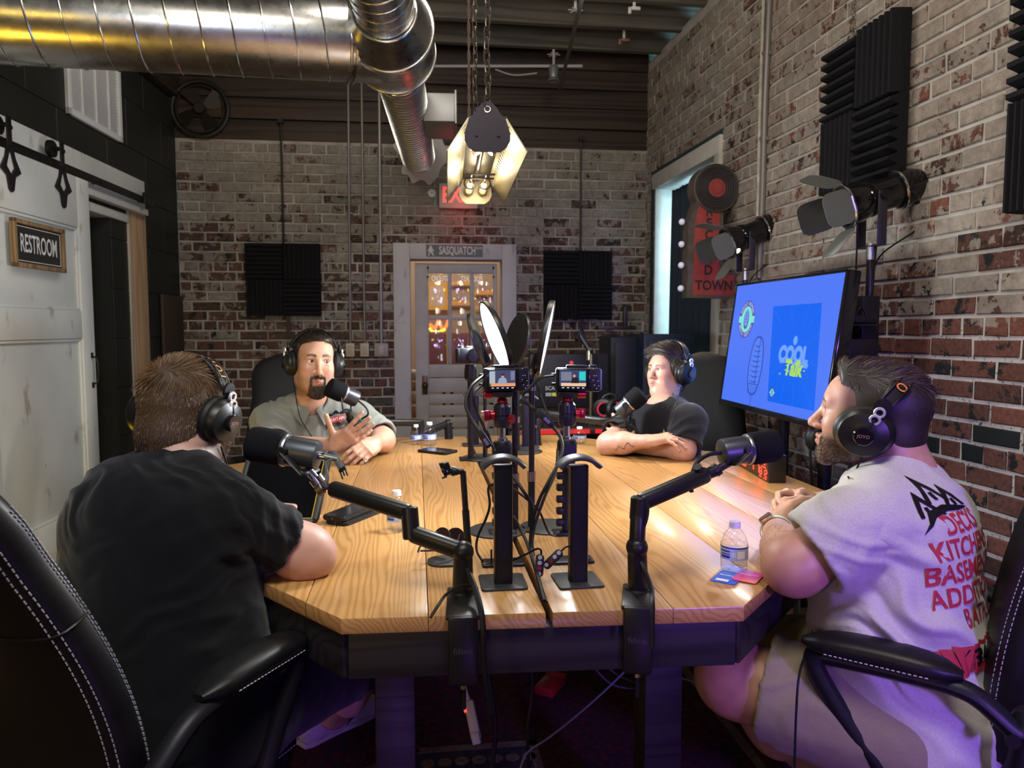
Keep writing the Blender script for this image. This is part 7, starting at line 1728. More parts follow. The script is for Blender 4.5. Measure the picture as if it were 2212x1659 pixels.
# ------------------------------------------------------------------ office chairs
M_armpl = mk('arm_plastic', (.010, .0095, .014), .42, spec=.3, bump=.1, bscale=1200, bdist=.0003)
def dash(b, pts, step=.008, r=.0011, duty=.6):
    pts = [V(p) for p in pts]
    for a, c in zip(pts, pts[1:]):
        n = max(1, int((c-a).length/step))
        for i in range(n): b.tube([a.lerp(c, i/n), a.lerp(c, (i+duty)/n)], r, 4)
def office_chair(pos, f, lab, seat_z=.49, back_h=.70, lean=.16, arms=(-1, 1), stitch=True, back_off=.24, wid=.225, armx=.05, armh=.205):
    M_leather = globals()['M_leather'] if stitch else mk('dull_black_leather', (.007, .007, .008), .6, spec=.16, bump=.2, bscale=420, bdist=.0006)
    f = horiz(f); r = V((f.y, -f.x, 0)); M = M3(V((pos[0], pos[1], 0)), r, f, (0, 0, 1)); t = thing('office_chair', lab, 'chair', M @ V((0, 0, 0)))
    # seat cushion
    secs = []
    for i in range(13):
        y = -.24+.48*i/12; e = 1-abs((i-6)/6)**5*.35; secs.append((M @ MX.Translation((0, y, seat_z-.045+.010*math.sin(i*.5))) @ MX.Rotation(-PI/2, 4, 'X'), wid*e, .048*e, 3.2))
    MB().loft(secs, 36).build('seat', M_leather, t)
    MB().box((0, 0, seat_z-.10), (.40, .36, .03), M, .01).build('seat_pan', M_black, t)
    # backrest: padded shell curving back
    secs = []; N = 26
    def bk(tt): z = seat_z-.06+back_h*tt; y = -back_off-lean*tt+.055*math.sin(tt*PI*1.05)*.9-.05*max(0, tt-.8)**1.2*4; return y, z
    for i in range(N+1):
        tt = i/N; y, z = bk(tt); y2, z2 = bk(tt+.01); d = V((0, y2-y, z2-z)).normalized(); w_ = wid*(.92+.16*math.sin(min(1, tt*1.35)*PI)*1.0-.10*tt)
        e = 1. if tt < .86 else max(.12, math.sqrt(max(0, 1-((tt-.86)/.142)**2))); eb = 1 if tt > .05 else .8
        Ml_ = M @ fr((0, y, z), (1, 0, 0), None, d); secs.append((Ml_, w_*(e**.8)*eb, .052*(.55+.45*e)*(1.15-.25*tt), 3.0))
    MB().loft(secs, 40).build('backrest', M_leather, t)
    # stitched seam panels
    if stitch:
        b = MB()
        for q in (-1, 1):
            for off in (.93, .975):
                pts = []
                for i in range(2, N-3): Ms, rx, ry = secs[i][:3]; a = off; x = q*rx*a; yy = ry*(1-a**3.0)**(1/3.0)+.0012; pts.append(Ms @ V((x, -yy, 0)) if False else Ms @ V((x, yy, 0)))
                dash(b, pts)
                pts = []
                for i in range(2, N-3): Ms, rx, ry = secs[i][:3]; x = q*rx*off; yy = ry*(1-off**3.0)**(1/3.0)+.0012; pts.append(Ms @ V((x, -yy, 0)))
                dash(b, pts)
            pts = [M @ V((q*(wid+.001), -.22+.44*i/10, seat_z-.030)) for i in range(11)]; dash(b, pts)
        stuff(b.build('stitching', M_stitch, t))
        b = MB(); k = int(N*.62); Ms, rx, ry = secs[k][:3]; pts = []
        for i in range(41):
            a = 2*PI*i/40; c, s_ = math.cos(a), math.sin(a); pts.append(Ms @ V((rx*1.003*math.copysign(abs(c)**(2/3.), c), ry*1.01*math.copysign(abs(s_)**(2/3.), s_), 0)))
        b.tube(pts, .0022, 5).build('seam_piping', M_leather, t)
    for q in arms:
        x = q*(wid+armx); pz = seat_z+armh; yF, yR = .07, -.14
        MB().loft([(M @ MX.Translation((x, yR+(yF+.06-yR)*i/10, pz+.022+.012*math.sin(i/10*PI)*.6-.006)) @ MX.Rotation(-PI/2, 4, 'X'), .040*(1-abs((i-5)/5)**5*.70), .022*(1-abs((i-5)/5)**5*.75), 2.6) for i in range(11)], 24).build('arm_pad', M_leather, t)
        sp = spline([M @ V(p) for p in ((x, yF+.03, pz), (x, yF+.035, pz-.035), (x, yF-.02, pz-.12), (x, yF-.08, seat_z-.02), (x*.92, yF-.11, seat_z-.075), (x*.75, yF-.12, seat_z-.095))], 7)
        MB().tube(sp, .024, 12, flat=.75).build('arm_front', M_armpl, t)
        yb, zb_ = bk(.20)
        sp = spline([M @ V(p) for p in ((x, yF+.02, pz-.006), (x, -.05, pz-.004), (x, yR-.01, pz-.012), (x*.99, yR-.08, pz-.060), (x*.95, yb-.02, zb_+.035), (x*.90, yb-.03, zb_+.0))], 7)
        MB().tube(sp, .021, 12, flat=.8).build('arm_rear', M_armpl, t)
        for z_ in (.0, .10): MB().cyl(M @ V((x*.98, yb-.005, zb_-z_)), M @ V((x*1.07, yb-.005, zb_-z_)), .012, n=14).build('bolt', M_black, t)
        sp = spline([M @ V(p) for p in ((x*.93, yb-.02, zb_), (x*.94, yb-.0, zb_-.09), (x*.86, -.10, seat_z-.10), (x*.70, -.04, seat_z-.105))], 6); MB().tube(sp, .020, 10, flat=.8).build('arm_bracket', M_armpl, t)
        if stitch:
            b = MB(); pts = [M @ V((x+q*.0405, yR+.05+(yF-.035-yR)*i/10, pz+.012)) for i in range(11)]; dash(b, pts); pts = [M @ V((x-q*.0405, yR+.05+(yF-.035-yR)*i/10, pz+.012)) for i in range(11)]; dash(b, pts); stuff(b.build('pad_stitching', M_stitch, t))
    MB().cyl(M @ V((0, 0, .10)), M @ V((0, 0, seat_z-.11)), .026, n=16).build('gas_lift', M_blackmetal, t)
    for k in range(5):
        a = k*2*PI/5+.3; e = M @ V((.29*math.cos(a), .29*math.sin(a), .075)); MB().tube([M @ V((0, 0, .115)), e], .022, 8, rs=[.028, .018]).build('base_leg', M_armpl, t)
        MB().cyl(e+V((-.012, -.02, -.047)), e+V((.012, .02, -.047)), .027, n=14).build('caster', M_black, t)
    return t
# ------------------------------------------------------------------ people
def np_(v): return np.array(V(v))
def Mhead(c, f, pitch=0., roll=0.):
    f = V((f[0], f[1], 0)).normalized(); r = V((f.y, -f.x, 0)); m = M3(c, r, f, (0, 0, 1)); return m @ MX.Rotation(pitch, 4, 'X') @ MX.Rotation(roll, 4, 'Y')
def Rb(f, lean=0., up=None):
    """body axes (right, forward, up) as columns"""
    f = V((f[0], f[1], 0)).normalized(); r = V((f.y, -f.x, 0)); u = V(up).normalized() if up is not None else V((0, 0, 1)); f2 = u.cross(r).normalized(); r2 = f2.cross(u); return np.array([list(r2), list(f2), list(u)]).T
def to_local(M, v, s): Mi = np.array(M.inverted()); return (v@Mi[:3, :3].T+Mi[:3, 3])/s
def hair_mat(name, c0, c1):
    m, nt, b = new_mat(name); g = node(nt, 'ShaderNodeNewGeometry'); lk(nt, ramp(nt, g.outputs['Random Per Island'], [(0, c0), (1, c1)]), b.inputs['Base Color']); b.inputs['Roughness'].default_value = .38; b.inputs['Specular IOR Level'].default_value = .4; return m
def tri_sample(v, F_, n, seed=0):
    r = np.random.RandomState(seed); a = np.linalg.norm(np.cross(v[F_[:, 2]]-v[F_[:, 0]], v[F_[:, 3]]-v[F_[:, 1]]), axis=1); i = r.choice(len(F_), n, p=a/a.sum()); t, u = r.rand(n, 1), r.rand(n, 1)
    q = F_[i]; p = (v[q[:, 0]]*(1-t)+v[q[:, 1]]*t)*(1-u)+(v[q[:, 3]]*(1-t)+v[q[:, 2]]*t)*u; nn = np.cross(v[q[:, 2]]-v[q[:, 0]], v[q[:, 3]]-v[q[:, 1]]); nn /= np.maximum(np.linalg.norm(nn, axis=1, keepdims=True), 1e-9); return p, nn
def hair(parent, M, s, prims, h, mat, mbase, nstr, flow, length, wd=.0005, seed=1, lift=.35):
    pr = xf(prims, M, s); v, F_ = sdf_mesh(pr, h); lo = to_local(M, v, s)
    mesh_np('hair', [(v, F_)], mbase, parent)
    p, nn = tri_sample(v, F_, nstr, seed); R = np.array(M.to_3x3()); l = to_local(M, p, s); nl = nn@R
    d = flow(l); d = d-nl*(d*nl).sum(1, keepdims=True); d /= np.maximum(np.linalg.norm(d, axis=1, keepdims=True), 1e-6); lf = lift(l) if callable(lift) else lift
    d = d+nl*(lf[:, None] if hasattr(lf, '__len__') else lf); L = length(l)*s*(.6+.8*np.random.RandomState(seed).rand(len(l))); keep = L > .0005
    strands('hair_strands', parent, (p-nn*.001)[keep], (d@R.T)[keep], L[keep], mat, wd, seed=seed, droop=.05)
def garment(name, prims, h, mat, parent, folds=(), fine=.0008, cols=None):
    v, F_ = sdf_mesh(prims, h); v = relax(v, F_, 1, .5)
    if folds is not None: v = fold_disp(v, F_, folds, fine)
    mesh_np(name, [(v, F_)], mat, parent, cols(v) if cols else None); return v, F_
def cloth_mat(name, col, rough=.85, heather=0., sc=900):
    m, nt, b = new_mat(name); p = pos_(nt); b.inputs['Roughness'].default_value = rough; b.inputs['Specular IOR Level'].default_value = .12; b.inputs['Sheen Weight'].default_value = .15
    k = ramp(nt, noise_(nt, p, 260, 4, .7), [(.3, (1-heather,)*3), (.7, (1+heather*.6,)*3)]); lk(nt, mixc(nt, 1., (*col, 1), k, 'MULTIPLY'), b.inputs['Base Color']); bump_(nt, noise_(nt, p, sc, 2), b, .35, .0008); return m
from mathutils.bvhtree import BVHTree
def decal(name, b, v, F_, M, mats, parent, off=.0022, dirz=-1):
    """lay flat print (built in the xy of its own space) onto a garment"""
    bv = BVHTree.FromPolygons([tuple(x) for x in v], [tuple(int(i) for i in q) for q in F_]); d = (M.to_3x3() @ V((0, 0, dirz))).normalized(); out = []; ok = []
    for q in b.v:
        w_ = M @ V((q[0], q[1], 0)); hit = bv.ray_cast(w_-d*.3, d, .6); ok.append(hit[0] is not None); nn = hit[1] if hit[0] is not None else None
        out.append(tuple(hit[0]+(nn if nn.dot(-d) > 0 else -nn)*off) if hit[0] is not None else tuple(w_))
    keep = [i for i, f in enumerate(b.f) if all(ok[j] for j in f)]
    b.v = out; b.f = [b.f[i] for i in keep]; b.mi = [b.mi[i] for i in keep]; b.sm = [b.sm[i] for i in keep]
    return b.build(name, mats, parent)
def MBsub(b, n=6):
    """cut quads finer so that flat print can follow cloth"""
    bm_ = bmesh.new(); vv = [bm_.verts.new(q) for q in b.v]
    for f in b.f: bm_.faces.new([vv[i] for i in f])
    bm_.normal_update()
    bmesh.ops.delete(bm_, geom=[f for f in bm_.faces if abs(f.normal.z) < .5 or f.calc_center_median().z < .00005], context='FACES')
    bmesh.ops.subdivide_edges(bm_, edges=list(bm_.edges), cuts=n, use_grid_fill=True); bmesh.ops.triangulate(bm_, faces=list(bm_.faces)); o = MB(); o.bm(bm_, 0, False); return o
SK_L, SK_F, SK_W, SK_R = (.52, .30, .235), (.50, .275, .19), (.47, .255, .185), (.46, .25, .175)
def limbcols(v, base, elbow=None, seed=0):
    c = np.tile(np.array(base), (len(v), 1)); 
    if elbow is not None:
        for e, r in elbow: m = (.6*gs(v, np_(e), (r,)*3))[:, None]; c = c*(1-m)+c*np.array([1.05, .72, .72])*m
    return c*(.90+.2*vnoise(v+seed, (60, 60, 60)))[:, None]
M_blacktee = cloth_mat('black_tee', (.0042, .0042, .0054)); M_blackpolo = cloth_mat('black_polo', (.0065, .0065, .0095)); M_heather = cloth_mat('heather_tee', (.50, .48, .47), .9, .16); M_greyshirt = cloth_mat('grey_green_shirt', (.22, .225, .20), .85, .06)
M_khaki = cloth_mat('khaki_shorts', (.24, .20, .145), .9, .1); M_blackshort = cloth_mat('black_shorts', (.006, .006, .009))
M_hairbase_br = mk('hair_base_brown', (.055, .032, .018), .6); M_hair_br = hair_mat('hair_brown', (.07, .036, .016), (.17, .09, .040))
M_hairbase_dk = mk('hair_base_dark', (.020, .014, .010), .55); M_hair_dk = hair_mat('hair_dark', (.014, .009, .006), (.055, .034, .020))
M_hair_mid = hair_mat('hair_brown_grey', (.022, .014, .009), (.11, .075, .050))
def shoe(parent, heel, toe, side, mats, w_=.046):
    heel, toe = V(heel), V(toe); d = toe-heel; L = d.length; M = fr(heel, d, None, (0, 0, 1)); R = np.array(M.to_3x3()); q = lambda x, y, z: np_(M @ V((x*L, y, z)))
    pr = [cap_(q(.12, 0, .050), q(.35, 0, .050), .040, .040, k=.03), cap_(q(.35, 0, .045), q(.80, 0, .034), .040, .032, k=.03), ell_(q(.84, 0, .03), (.05, .044, .026), R, k=.03), cap_(q(.12, 0, .05), q(.15, 0, .098), .037, .034, k=.03), cap_(q(.15, 0, .098), q(.16, 0, .13), .030, .030, k=.01, op='s')]
    v, F_ = sdf_mesh(pr, .005); mesh_np('shoe_upper', [(v, F_)], mats[0], parent)
    MB().prism([(x*L, y) for x, y in ((-.02, -.028), (.05, -.036), (.35, -.036), (.62, -.046), (.85, -.044), (.97, -.026), (1.01, 0), (.97, .026), (.85, .044), (.62, .046), (.35, .036), (.05, .036), (-.02, .028))], .026, M, bev=.006).build('shoe_sole', mats[1], parent)
    return M
# ---------------- man in the black tee, seen from behind at the left ---------------------------------
def man_black():
    P0 = globals()['P']
    def P(x, y, d): return P0(x, y, d*1.08)
    f = V((.50, .866, 0)); R = Rb(f, up=(.05, .16, 1)); hc = P(404, 898, 1.49); M = Mhead(hc, (.36, .93), -.10, .05); s = 1.0
    t = thing('person', 'man with short brown hair in a black tee seen from behind, leaning on the table', 'person', V((hc.x-.1, hc.y-.1, 0)))
    nb = P(398, 1010, 1.455); sl, sr = P(266, 1064, 1.50), P(506, 1120, 1.39); ch, be, pe = P(348, 1190, 1.42), P(352, 1370, 1.40), P(392, 1530, 1.36)
    el = PZ(652, 1192, T+.048); wr = np_((-.43, 1.85, T+.035)); ell2 = np_((-.55, 1.86, T+.045)); wl = np_((-.42, 2.02, T+.035))
    hipR, hipL = np_(pe)+R[:, 0]*.10, np_(pe)-R[:, 0]*.10; knR = P(782, 1418, 1.76); anR = P(722, 1540, 2.12); knL = V(knR)-V(R[:, 0])*.36; anL = V(anR)-V(R[:, 0])*.33
    heel, toe = PZ(652, 1618, 0.), PZ(826, 1530, 0.)
    head = xf(head_prims(), M, s)+[cap_(np_(M @ V((0, -.03, -.04))), np_(nb), .052, .064, k=.04), cap_(np_(M @ V((0, -.045, -.03))), np_(nb)-R[:, 1]*.02, .042, .062, k=.05)]
    v1, F1 = sdf_mesh(head, .0034); l1 = to_local(M, v1, s)
    c1 = head_cols(l1, SK_L, (.10, .055, .03), dict(beard=.9, sideburn=1.1))
    arms = [cap_(np_(sr), np_(el), .058, .055, k=.03), ell_(np_(el), (.054, .054, .048), k=.03), ell_(np_(el)+np.array((.036, -.012, -.012)), (.026, .026, .026), k=.05), cap_(np_(el), wr, .050, .030, k=.03)]+hand_prims(wr, (-.75, .62, -.05), (0, 0, -1), 1, (.3, .3, .35, .4))
    v2, F2 = sdf_mesh(arms, .0042)
    arm2 = [cap_(np_(sl), ell2, .055, .048, k=.03), cap_(ell2, wl, .046, .030, k=.03)]+hand_prims(wl, (.8, .55, -.05), (0, 0, -1), -1, (.3, .3, .35, .4)); v3, F3 = sdf_mesh(arm2, .006)
    low = [ell_(np_(ch), (.15, .11, .16), R), ell_(np_(pe), (.17, .13, .12), R, k=.08), cap_(np_(nb), np_(ch), .055, .10, k=.06), cap_(hipR, np_(knR), .088, .062, k=.04), cap_(hipL, np_(knL), .088, .062, k=.04), cap_(np_(knR), np_(anR), .060, .042, k=.03), cap_(np_(knL), np_(anL), .060, .042, k=.03), ell_(np_(knR.lerp(anR, .3))-R[:, 1]*.02, (.058, .058, .11), k=.05), cap_(np_(anR), np_(heel.lerp(toe, .4)+V((0, 0, .05))), .042, .03, k=.03)]
    v4, F4 = sdf_mesh(low, .008)
    cc = np.concatenate([c1, limbcols(v2, SK_L, [(el, .07)]), limbcols(v3, SK_L), limbcols(v4, SK_L)])
    mesh_np('body', [(v1, F1), (v2, F2), (v3, F3), (v4, F4)], M_skin, t, cc); eyes(t, M, s)
    hp = [ell_((0, -.020, .036), (.0795, .101, .090), k=.02), ell_((0, -.055, -.035), (.061, .052, .058), k=.03), cap_((-.0, -.052, -.045), (0, -.050, -.088), .060, .052, k=.03), pln_((0, .068, .06), (0, .75, -.66)), pln_((0, -.07, -.088), (0, .25, -.97), .01), pln_((.07, .03, -.02), (.2, .9, -.45)), pln_((-.07, .03, -.02), (-.2, .9, -.45))]
    def flow(l):
        d = np.zeros_like(l); top = np.clip((l[:, 2]-.075)/.04, 0, 1); d[:, 2] = -1+top*.9; d[:, 1] = -.25+top*1.3; d[:, 0] = l[:, 0]*3*top; return d
    hair(t, M, s, hp, .0034, M_hair_br, M_hairbase_br, 15000, flow, lambda l: np.where(l[:, 2] > .06, .020, .0095)*np.clip((l[:, 2]+.11)/.05, .25, 1)*(1+.8*(l[:, 1] > .05)), .00045, 3, lambda l: np.where(l[:, 2] > .06, .55, .30))
    bp, bn = tri_sample(v1, F1, 40000, 8); bl_ = to_local(M, bp, s); m = (bl_[:, 2] < -.045) & (bl_[:, 2] > -.12) & (bl_[:, 1] > .015) & (np.abs(bl_[:, 0]) > .012)
    strands('beard', t, bp[m], bn[m]*.6+np.array((0, 0, -.7)), np.full(m.sum(), .008), M_hair_br, .0004, seed=2)
    # tee
    hemR = sr.lerp(el, .74); axR = (el-sr).normalized(); hemL = sl.lerp(V(ell2), .68); axL = (V(ell2)-sl).normalized()
    tee = [ell_(np_(ch), (.205, .150, .18), R, k=.07), ell_(np_(ch)-R[:, 1]*.03+R[:, 2]*.06, (.185, .12, .13), R, k=.07), ell_(np_(be), (.218, .178, .18), R, k=.09), ell_(np_(pe), (.215, .178, .13), R, k=.09), cap_(np_(sl), np_(sr), .060, .060, k=.06), cap_(np_(nb)-R[:, 1]*.01, np_(sl), .050, .060, k=.05), cap_(np_(nb)-R[:, 1]*.01, np_(sr), .050, .060, k=.05),
        cap_(np_(sr), np_(hemR+axR*.05), .080, .075, k=.05), cap_(np_(sl), np_(hemL+axL*.05), .080, .075, k=.05), cap_(np_(hemR)-np_(axR)*.012, np_(hemR+axR*.07), .068, .072, k=.004, op='s') if 0 else pln_(np_(pe)-R[:, 2]*.14, -R[:, 2])]
    slv = [cap_(np_(sr), np_(hemR), .081, .074, k=.05)]
    tee = [q for q in tee]
    # sleeves end in a clean edge: cut planes only bite near each sleeve, so the sleeves are meshed on their own
    body_ = [q for q in tee if not (q['t'] == 'c' and (np.allclose(q['b'], np_(hemR+axR*.05)) or np.allclose(q['b'], np_(hemL+axL*.05))))]
    neck_cut = [cap_(np_(nb)+R[:, 2]*.012+R[:, 1]*.012, np_(nb)+R[:, 2]*.14+R[:, 1]*.03, .062, .075, k=.006, op='s')]
    fl = [(ch, .22, (.3, .2, 1), .085, .006), (be, .22, (.2, .1, 1), .075, .008), (sr, .12, (.8, 0, .6), .05, .006), (nb+V((-.12, -.05, -.03)), .13, (.8, .5, .3), .045, .006), (P(480, 1290, 1.3), .14, (-.3, .2, 1), .05, .008)]
    v, F_ = garment('tee_shirt', body_+neck_cut, .0065, M_blacktee, t, fl)
    for a, h_, ax_ in ((sr, hemR, axR), (sl, hemL, axL)):
        vv, ff = garment('sleeve', [ell_(np_(a), (.070, .070, .068), k=.03), cap_(np_(a), np_(h_+ax_*.04), .070, .070, k=.04), pln_(np_(h_), np_(ax_), .002), cap_(np_(h_-ax_*.02), np_(h_+ax_*.06), .060, .062, k=.003, op='s')], .0045, M_blacktee, t, [(h_, .11, np_(ax_)+np.array((.3, .2, .4)), .042, .0055), (a.lerp(h_, .5), .10, (.5, .2, .8), .05, .005)])
    nbx = V(np_(nb)+R[:, 2]*.020+R[:, 1]*.012); MB().torus(nbx, .0655, .0075, V(R[:, 2])+V(R[:, 1])*.35, 40, 8).build('collar', M_blacktee, t)
    sh = [cap_(hipR, np_(knR.lerp(V(hipR), .13)), .110, .088, k=.05), cap_(hipL, np_(knL.lerp(V(hipL), .13)), .110, .088, k=.05), ell_(np_(pe)-R[:, 2]*.04, (.20, .16, .11), R, k=.06)]
    garment('shorts', sh, .008, M_blackshort, t, [(knR, .2, (1, .3, .5), .07, .006)])
    mw = mk('shoe_white', (.52, .52, .52), .6); ms_ = mk('shoe_sole_white', (.50, .49, .47), .6)
    M1 = shoe(t, heel, toe, 1, (mw, ms_)); heel2, toe2 = heel-V(R[:, 0])*.30+V((0, .02, 0)), toe-V(R[:, 0])*.30+V((0, .02, 0)); shoe(t, heel2, toe2, -1, (mw, ms_))
    L = (toe-heel).length; b = MB()
    for q in (-1, 1): b.prism(ccw([(.28*L, .03), (.44*L, .03), (.60*L, .062), (.50*L, .075), (.36*L, .06)]), .002, M1 @ M3((0, q*.0415, 0), (1, 0, 0), (0, 0, 1), (0, -q, 0)))
    b.build('shoe_panel', mk('shoe_dark', (.05, .045, .05), .6), t)
    b = MB()
    for k in range(4): b.tube([M1 @ V((L*(.40+.07*k), -.024, .085-.010*k)), M1 @ V((L*(.43+.07*k), .0, .092-.010*k)), M1 @ V((L*(.40+.07*k), .024, .085-.010*k))], .003, 6)
    stuff(b.build('laces', M_black, t))
    headphones(M @ MX.Translation((0, -.006, .004)), 1.04, 'black headphones with orange lettering on the man in black', [M @ V((.09, .0, -.06)), M @ V((.09, .05, -.14)), M @ V((.07, .12, -.25))], -.08, text=.62)
    office_chair(pe+V((-.06, .0, 0)), f, 'black leather office chair with pale stitching at the left, under the man in black', .455, .74, .235, back_off=.20)
    return t
man_black()
# ---------------- man in the pale tee at the right ----------------------------------------------------
def man_pale():
    P0 = globals()['P']
    def P(x, y, d): return P0(x, y, d*1.07)
    f = V((-.74, .67, 0)); R = Rb(f, up=(-.10, .09, 1)); hc = P(1878, 902, 1.50); M = Mhead(hc, (-.80, .60), .09, .0); s = .99
    t = thing('person', 'man in a pale grey tee with printed back sitting at the right, hands clasped', 'person', V((hc.x+.1, hc.y-.05, 0)))
    nb = P(1927, 1020, 1.49); sl, sr = P(1866, 1128, 1.37), P(1965, 1066, 1.64); ch, be, pe = P(1925, 1195, 1.49), P(1932, 1380, 1.45), P(1960, 1535, 1.43)
    el = PZ(1716, 1222, T+.048); wl = PZ(1674, 1140, T+.045); er = PZ(1850, 1085, T+.05); wr = PZ(1752, 1090, T+.055)
    hipL, hipR = np_(pe)-R[:, 0]*.10, np_(pe)+R[:, 0]*.10; knL = P(1590, 1462, 1.50); anL = P(1800, 1690, 1.72); knR = P(1665, 1400, 1.95); anR = P(1800, 1560, 2.1)
    head = xf(head_prims(jaw=1., lz=.95), M, s)+[cap_(np_(M @ V((0, -.028, -.04))), np_(nb), .052, .064, k=.04), cap_(np_(M @ V((0, -.042, -.03))), np_(nb)-R[:, 1]*.02, .044, .062, k=.05)]
    v1, F1 = sdf_mesh(head, .0028); l1 = to_local(M, v1, s)
    hl = lambda p: np.clip((p[:, 2]+.035)/.06, 0, .75)*np.clip((.062-p[:, 1])/.02, 0, 1)*(p[:, 2] > -.05)
    c1 = head_cols(l1, SK_R, (.030, .020, .014), dict(beard=.85, sideburn=1.0, hairline=hl, brow=1., lz=.95))
    el_ = []
    hL = hand_prims(wl, PZ(1700, 1088, T+.08)-wl, (.82, -.28, -.15), -1, (.75, .8, .85, .9), .05, (.55, .5), ends=el_); tipsR = []
    hR = hand_prims(wr, PZ(1682, 1082, T+.07)-wr, (-.15, -.85, -.35), 1, (.55, .62, .7, .75), .10, (.6, .5), ends=tipsR)
    arms = [cap_(np_(sl), np_(el), .058, .054, k=.03), ell_(np_(el), (.053, .053, .046), k=.03), cap_(np_(el), np_(el.lerp(wl, .4)), .053, .047, k=.03), cap_(np_(el.lerp(wl, .4)), np_(wl), .047, .030, k=.03)]+hL
    v2, F2 = sdf_mesh(arms, .0032)
    v3, F3 = sdf_mesh([cap_(np_(sr), np_(er), .055, .048, k=.03), cap_(np_(er), np_(wr), .045, .029, k=.03)]+hR, .0032)
    low = [ell_(np_(ch), (.14, .10, .16), R), ell_(np_(pe), (.16, .12, .12), R, k=.08), cap_(np_(nb), np_(ch), .055, .10, k=.06)]
    for hp_, kn, an in ((hipL, knL, anL), (hipR, knR, anR)): low += [cap_(hp_, np_(kn), .092, .074, k=.04), ell_(np_(kn), (.075, .075, .070), k=.05), cap_(np_(kn), np_(an), .066, .040, k=.04), ell_(np_(kn.lerp(an, .34))+R[:, 1]*-.015, (.062, .062, .085), k=.06), cap_(np_(an), np_(an)+R[:, 1]*.12-np.array((0, 0, .05)), .04, .032, k=.03)]
    v4, F4 = sdf_mesh(low, .0065)
    def tattoo(v):
        c = limbcols(v, SK_R, [(el, .06)]); a, b_ = np_(el), np_(wl); ax_ = (b_-a)/np.linalg.norm(b_-a); tt = (v-a)@ax_; n1 = np.abs(np.sin(tt*230+16*vnoise(v, (38, 38, 38))+60*v[:, 2])); n2 = vnoise(v+9, (24, 24, 24)); m = (tt > .02) & (tt < .19) & (n2 > .42) & (n1 < .20); c[m] *= np.array((.42, .42, .46)); return c
    mesh_np('body', [(v1, F1), (v2, F2), (v3, F3), (v4, F4)], M_skin, t, np.concatenate([c1, tattoo(v2), limbcols(v3, SK_R), limbcols(v4, SK_R, [(knL, .09)])])); eyes(t, M, s); nails(t, el_+tipsR)
    hp = [ell_((0, -.022, .038), (.0785, .100, .089), k=.02), ell_((0, .040, .088), (.052, .056, .036), k=.03), ell_((0, -.055, -.025), (.060, .050, .050), k=.03), cap_((0, -.052, -.035), (0, -.050, -.095), .060, .053, k=.02), pln_((0, .072, .07), (0, .80, -.6)), pln_((0, -.07, -.098), (0, .25, -.97), .01), pln_((.07, .045, .0), (.2, .95, -.15)), pln_((-.07, .045, .0), (-.2, .95, -.15))]
    def flow(l):
        d = np.zeros_like(l); top = np.clip((l[:, 2]-.070)/.03, 0, 1); d[:, 2] = -1+top*1.2; d[:, 1] = .2-top*1.2+.9*top*(l[:, 1] > .06); d[:, 0] = top*.9; return d
    hair(t, M, s, hp, .003, M_hair_mid, M_hairbase_dk, 13000, flow, lambda l: np.where(l[:, 2] > .078, .026, .0065), .00045, 4, lambda l: np.where(l[:, 2] > .078, .12, .15))
    bp, bn = tri_sample(v1, F1, 50000, 8); bl_ = to_local(M, bp, s)/np.array((.93, 1, .95)); m = (bl_[:, 2] < -.052) & (bl_[:, 2] > -.12) & (bl_[:, 1] > .02) & ((bl_[:, 2] < -.078) | (np.abs(bl_[:, 0]) > .026))
    strands('beard', t, bp[m], bn[m]*.7+np.array((0, 0, -.6)), np.full(m.sum(), .0032), M_hair_dk, .0003, seed=2)
    hemL = sl.lerp(el, .70); axL = (el-sl).normalized(); hemR = sr.lerp(er, .75); axR = (er-sr).normalized()
    tee = [ell_(np_(ch), (.20, .150, .18), R, k=.07), ell_(np_(ch)-R[:, 1]*.04+R[:, 2]*.05, (.18, .12, .14), R, k=.07), ell_(np_(be), (.195, .165, .17), R, k=.09), ell_(np_(pe), (.20, .165, .14), R, k=.09), ell_(np_(pe)-R[:, 1]*.06-R[:, 2]*.02, (.19, .10, .12), R, k=.06), cap_(np_(sl), np_(sr), .064, .064, k=.06), cap_(np_(nb), np_(sl), .054, .062, k=.05), cap_(np_(nb), np_(sr), .054, .062, k=.05),
        cap_(np_(nb)+R[:, 2]*.016+R[:, 1]*.018, np_(nb)+R[:, 2]*.14+R[:, 1]*.05, .063, .08, k=.006, op='s'), pln_(np_(pe)-R[:, 2]*.115, -R[:, 2])]
    fl = [(ch+V((0, 0, .02)), .2, (.3, .2, 1), .09, .005), (be, .20, (.55, .2, .8), .075, .009), (P(1840, 1290, 1.30), .13, (.75, 0, .66), .055, .010), (P(1930, 1400, 1.28), .14, (.5, 0, .85), .06, .010), (pe, .2, (.4, .3, 1), .06, .008)]
    v, F_ = garment('tee_shirt', tee, .0055, M_heather, t, fl)
    for a, h_, ax_ in ((sl, hemL, axL), (sr, hemR, axR)):
        garment('sleeve', [ell_(np_(a), (.060, .060, .060), k=.03), cap_(np_(a), np_(a.lerp(h_, .5)), .060, .078, k=.05), cap_(np_(a.lerp(h_, .5)), np_(h_+ax_*.05), .078, .086, k=.05), pln_(np_(h_), np_(ax_), .002), cap_(np_(h_-ax_*.03), np_(h_+ax_*.06), .072, .080, k=.003, op='s')], .004, M_heather, t, [(h_, .11, np_(ax_)+np.array((.3, .2, .4)), .05, .005), (a.lerp(h_, .5), .10, (.5, .2, .8), .055, .006)])
        zr_ = zfr(h_-ax_*.016, ax_); MB().torus(h_-ax_*.018, .0835, .0022, ax_, 44, 6).build('hem_seam', M_heather, t)
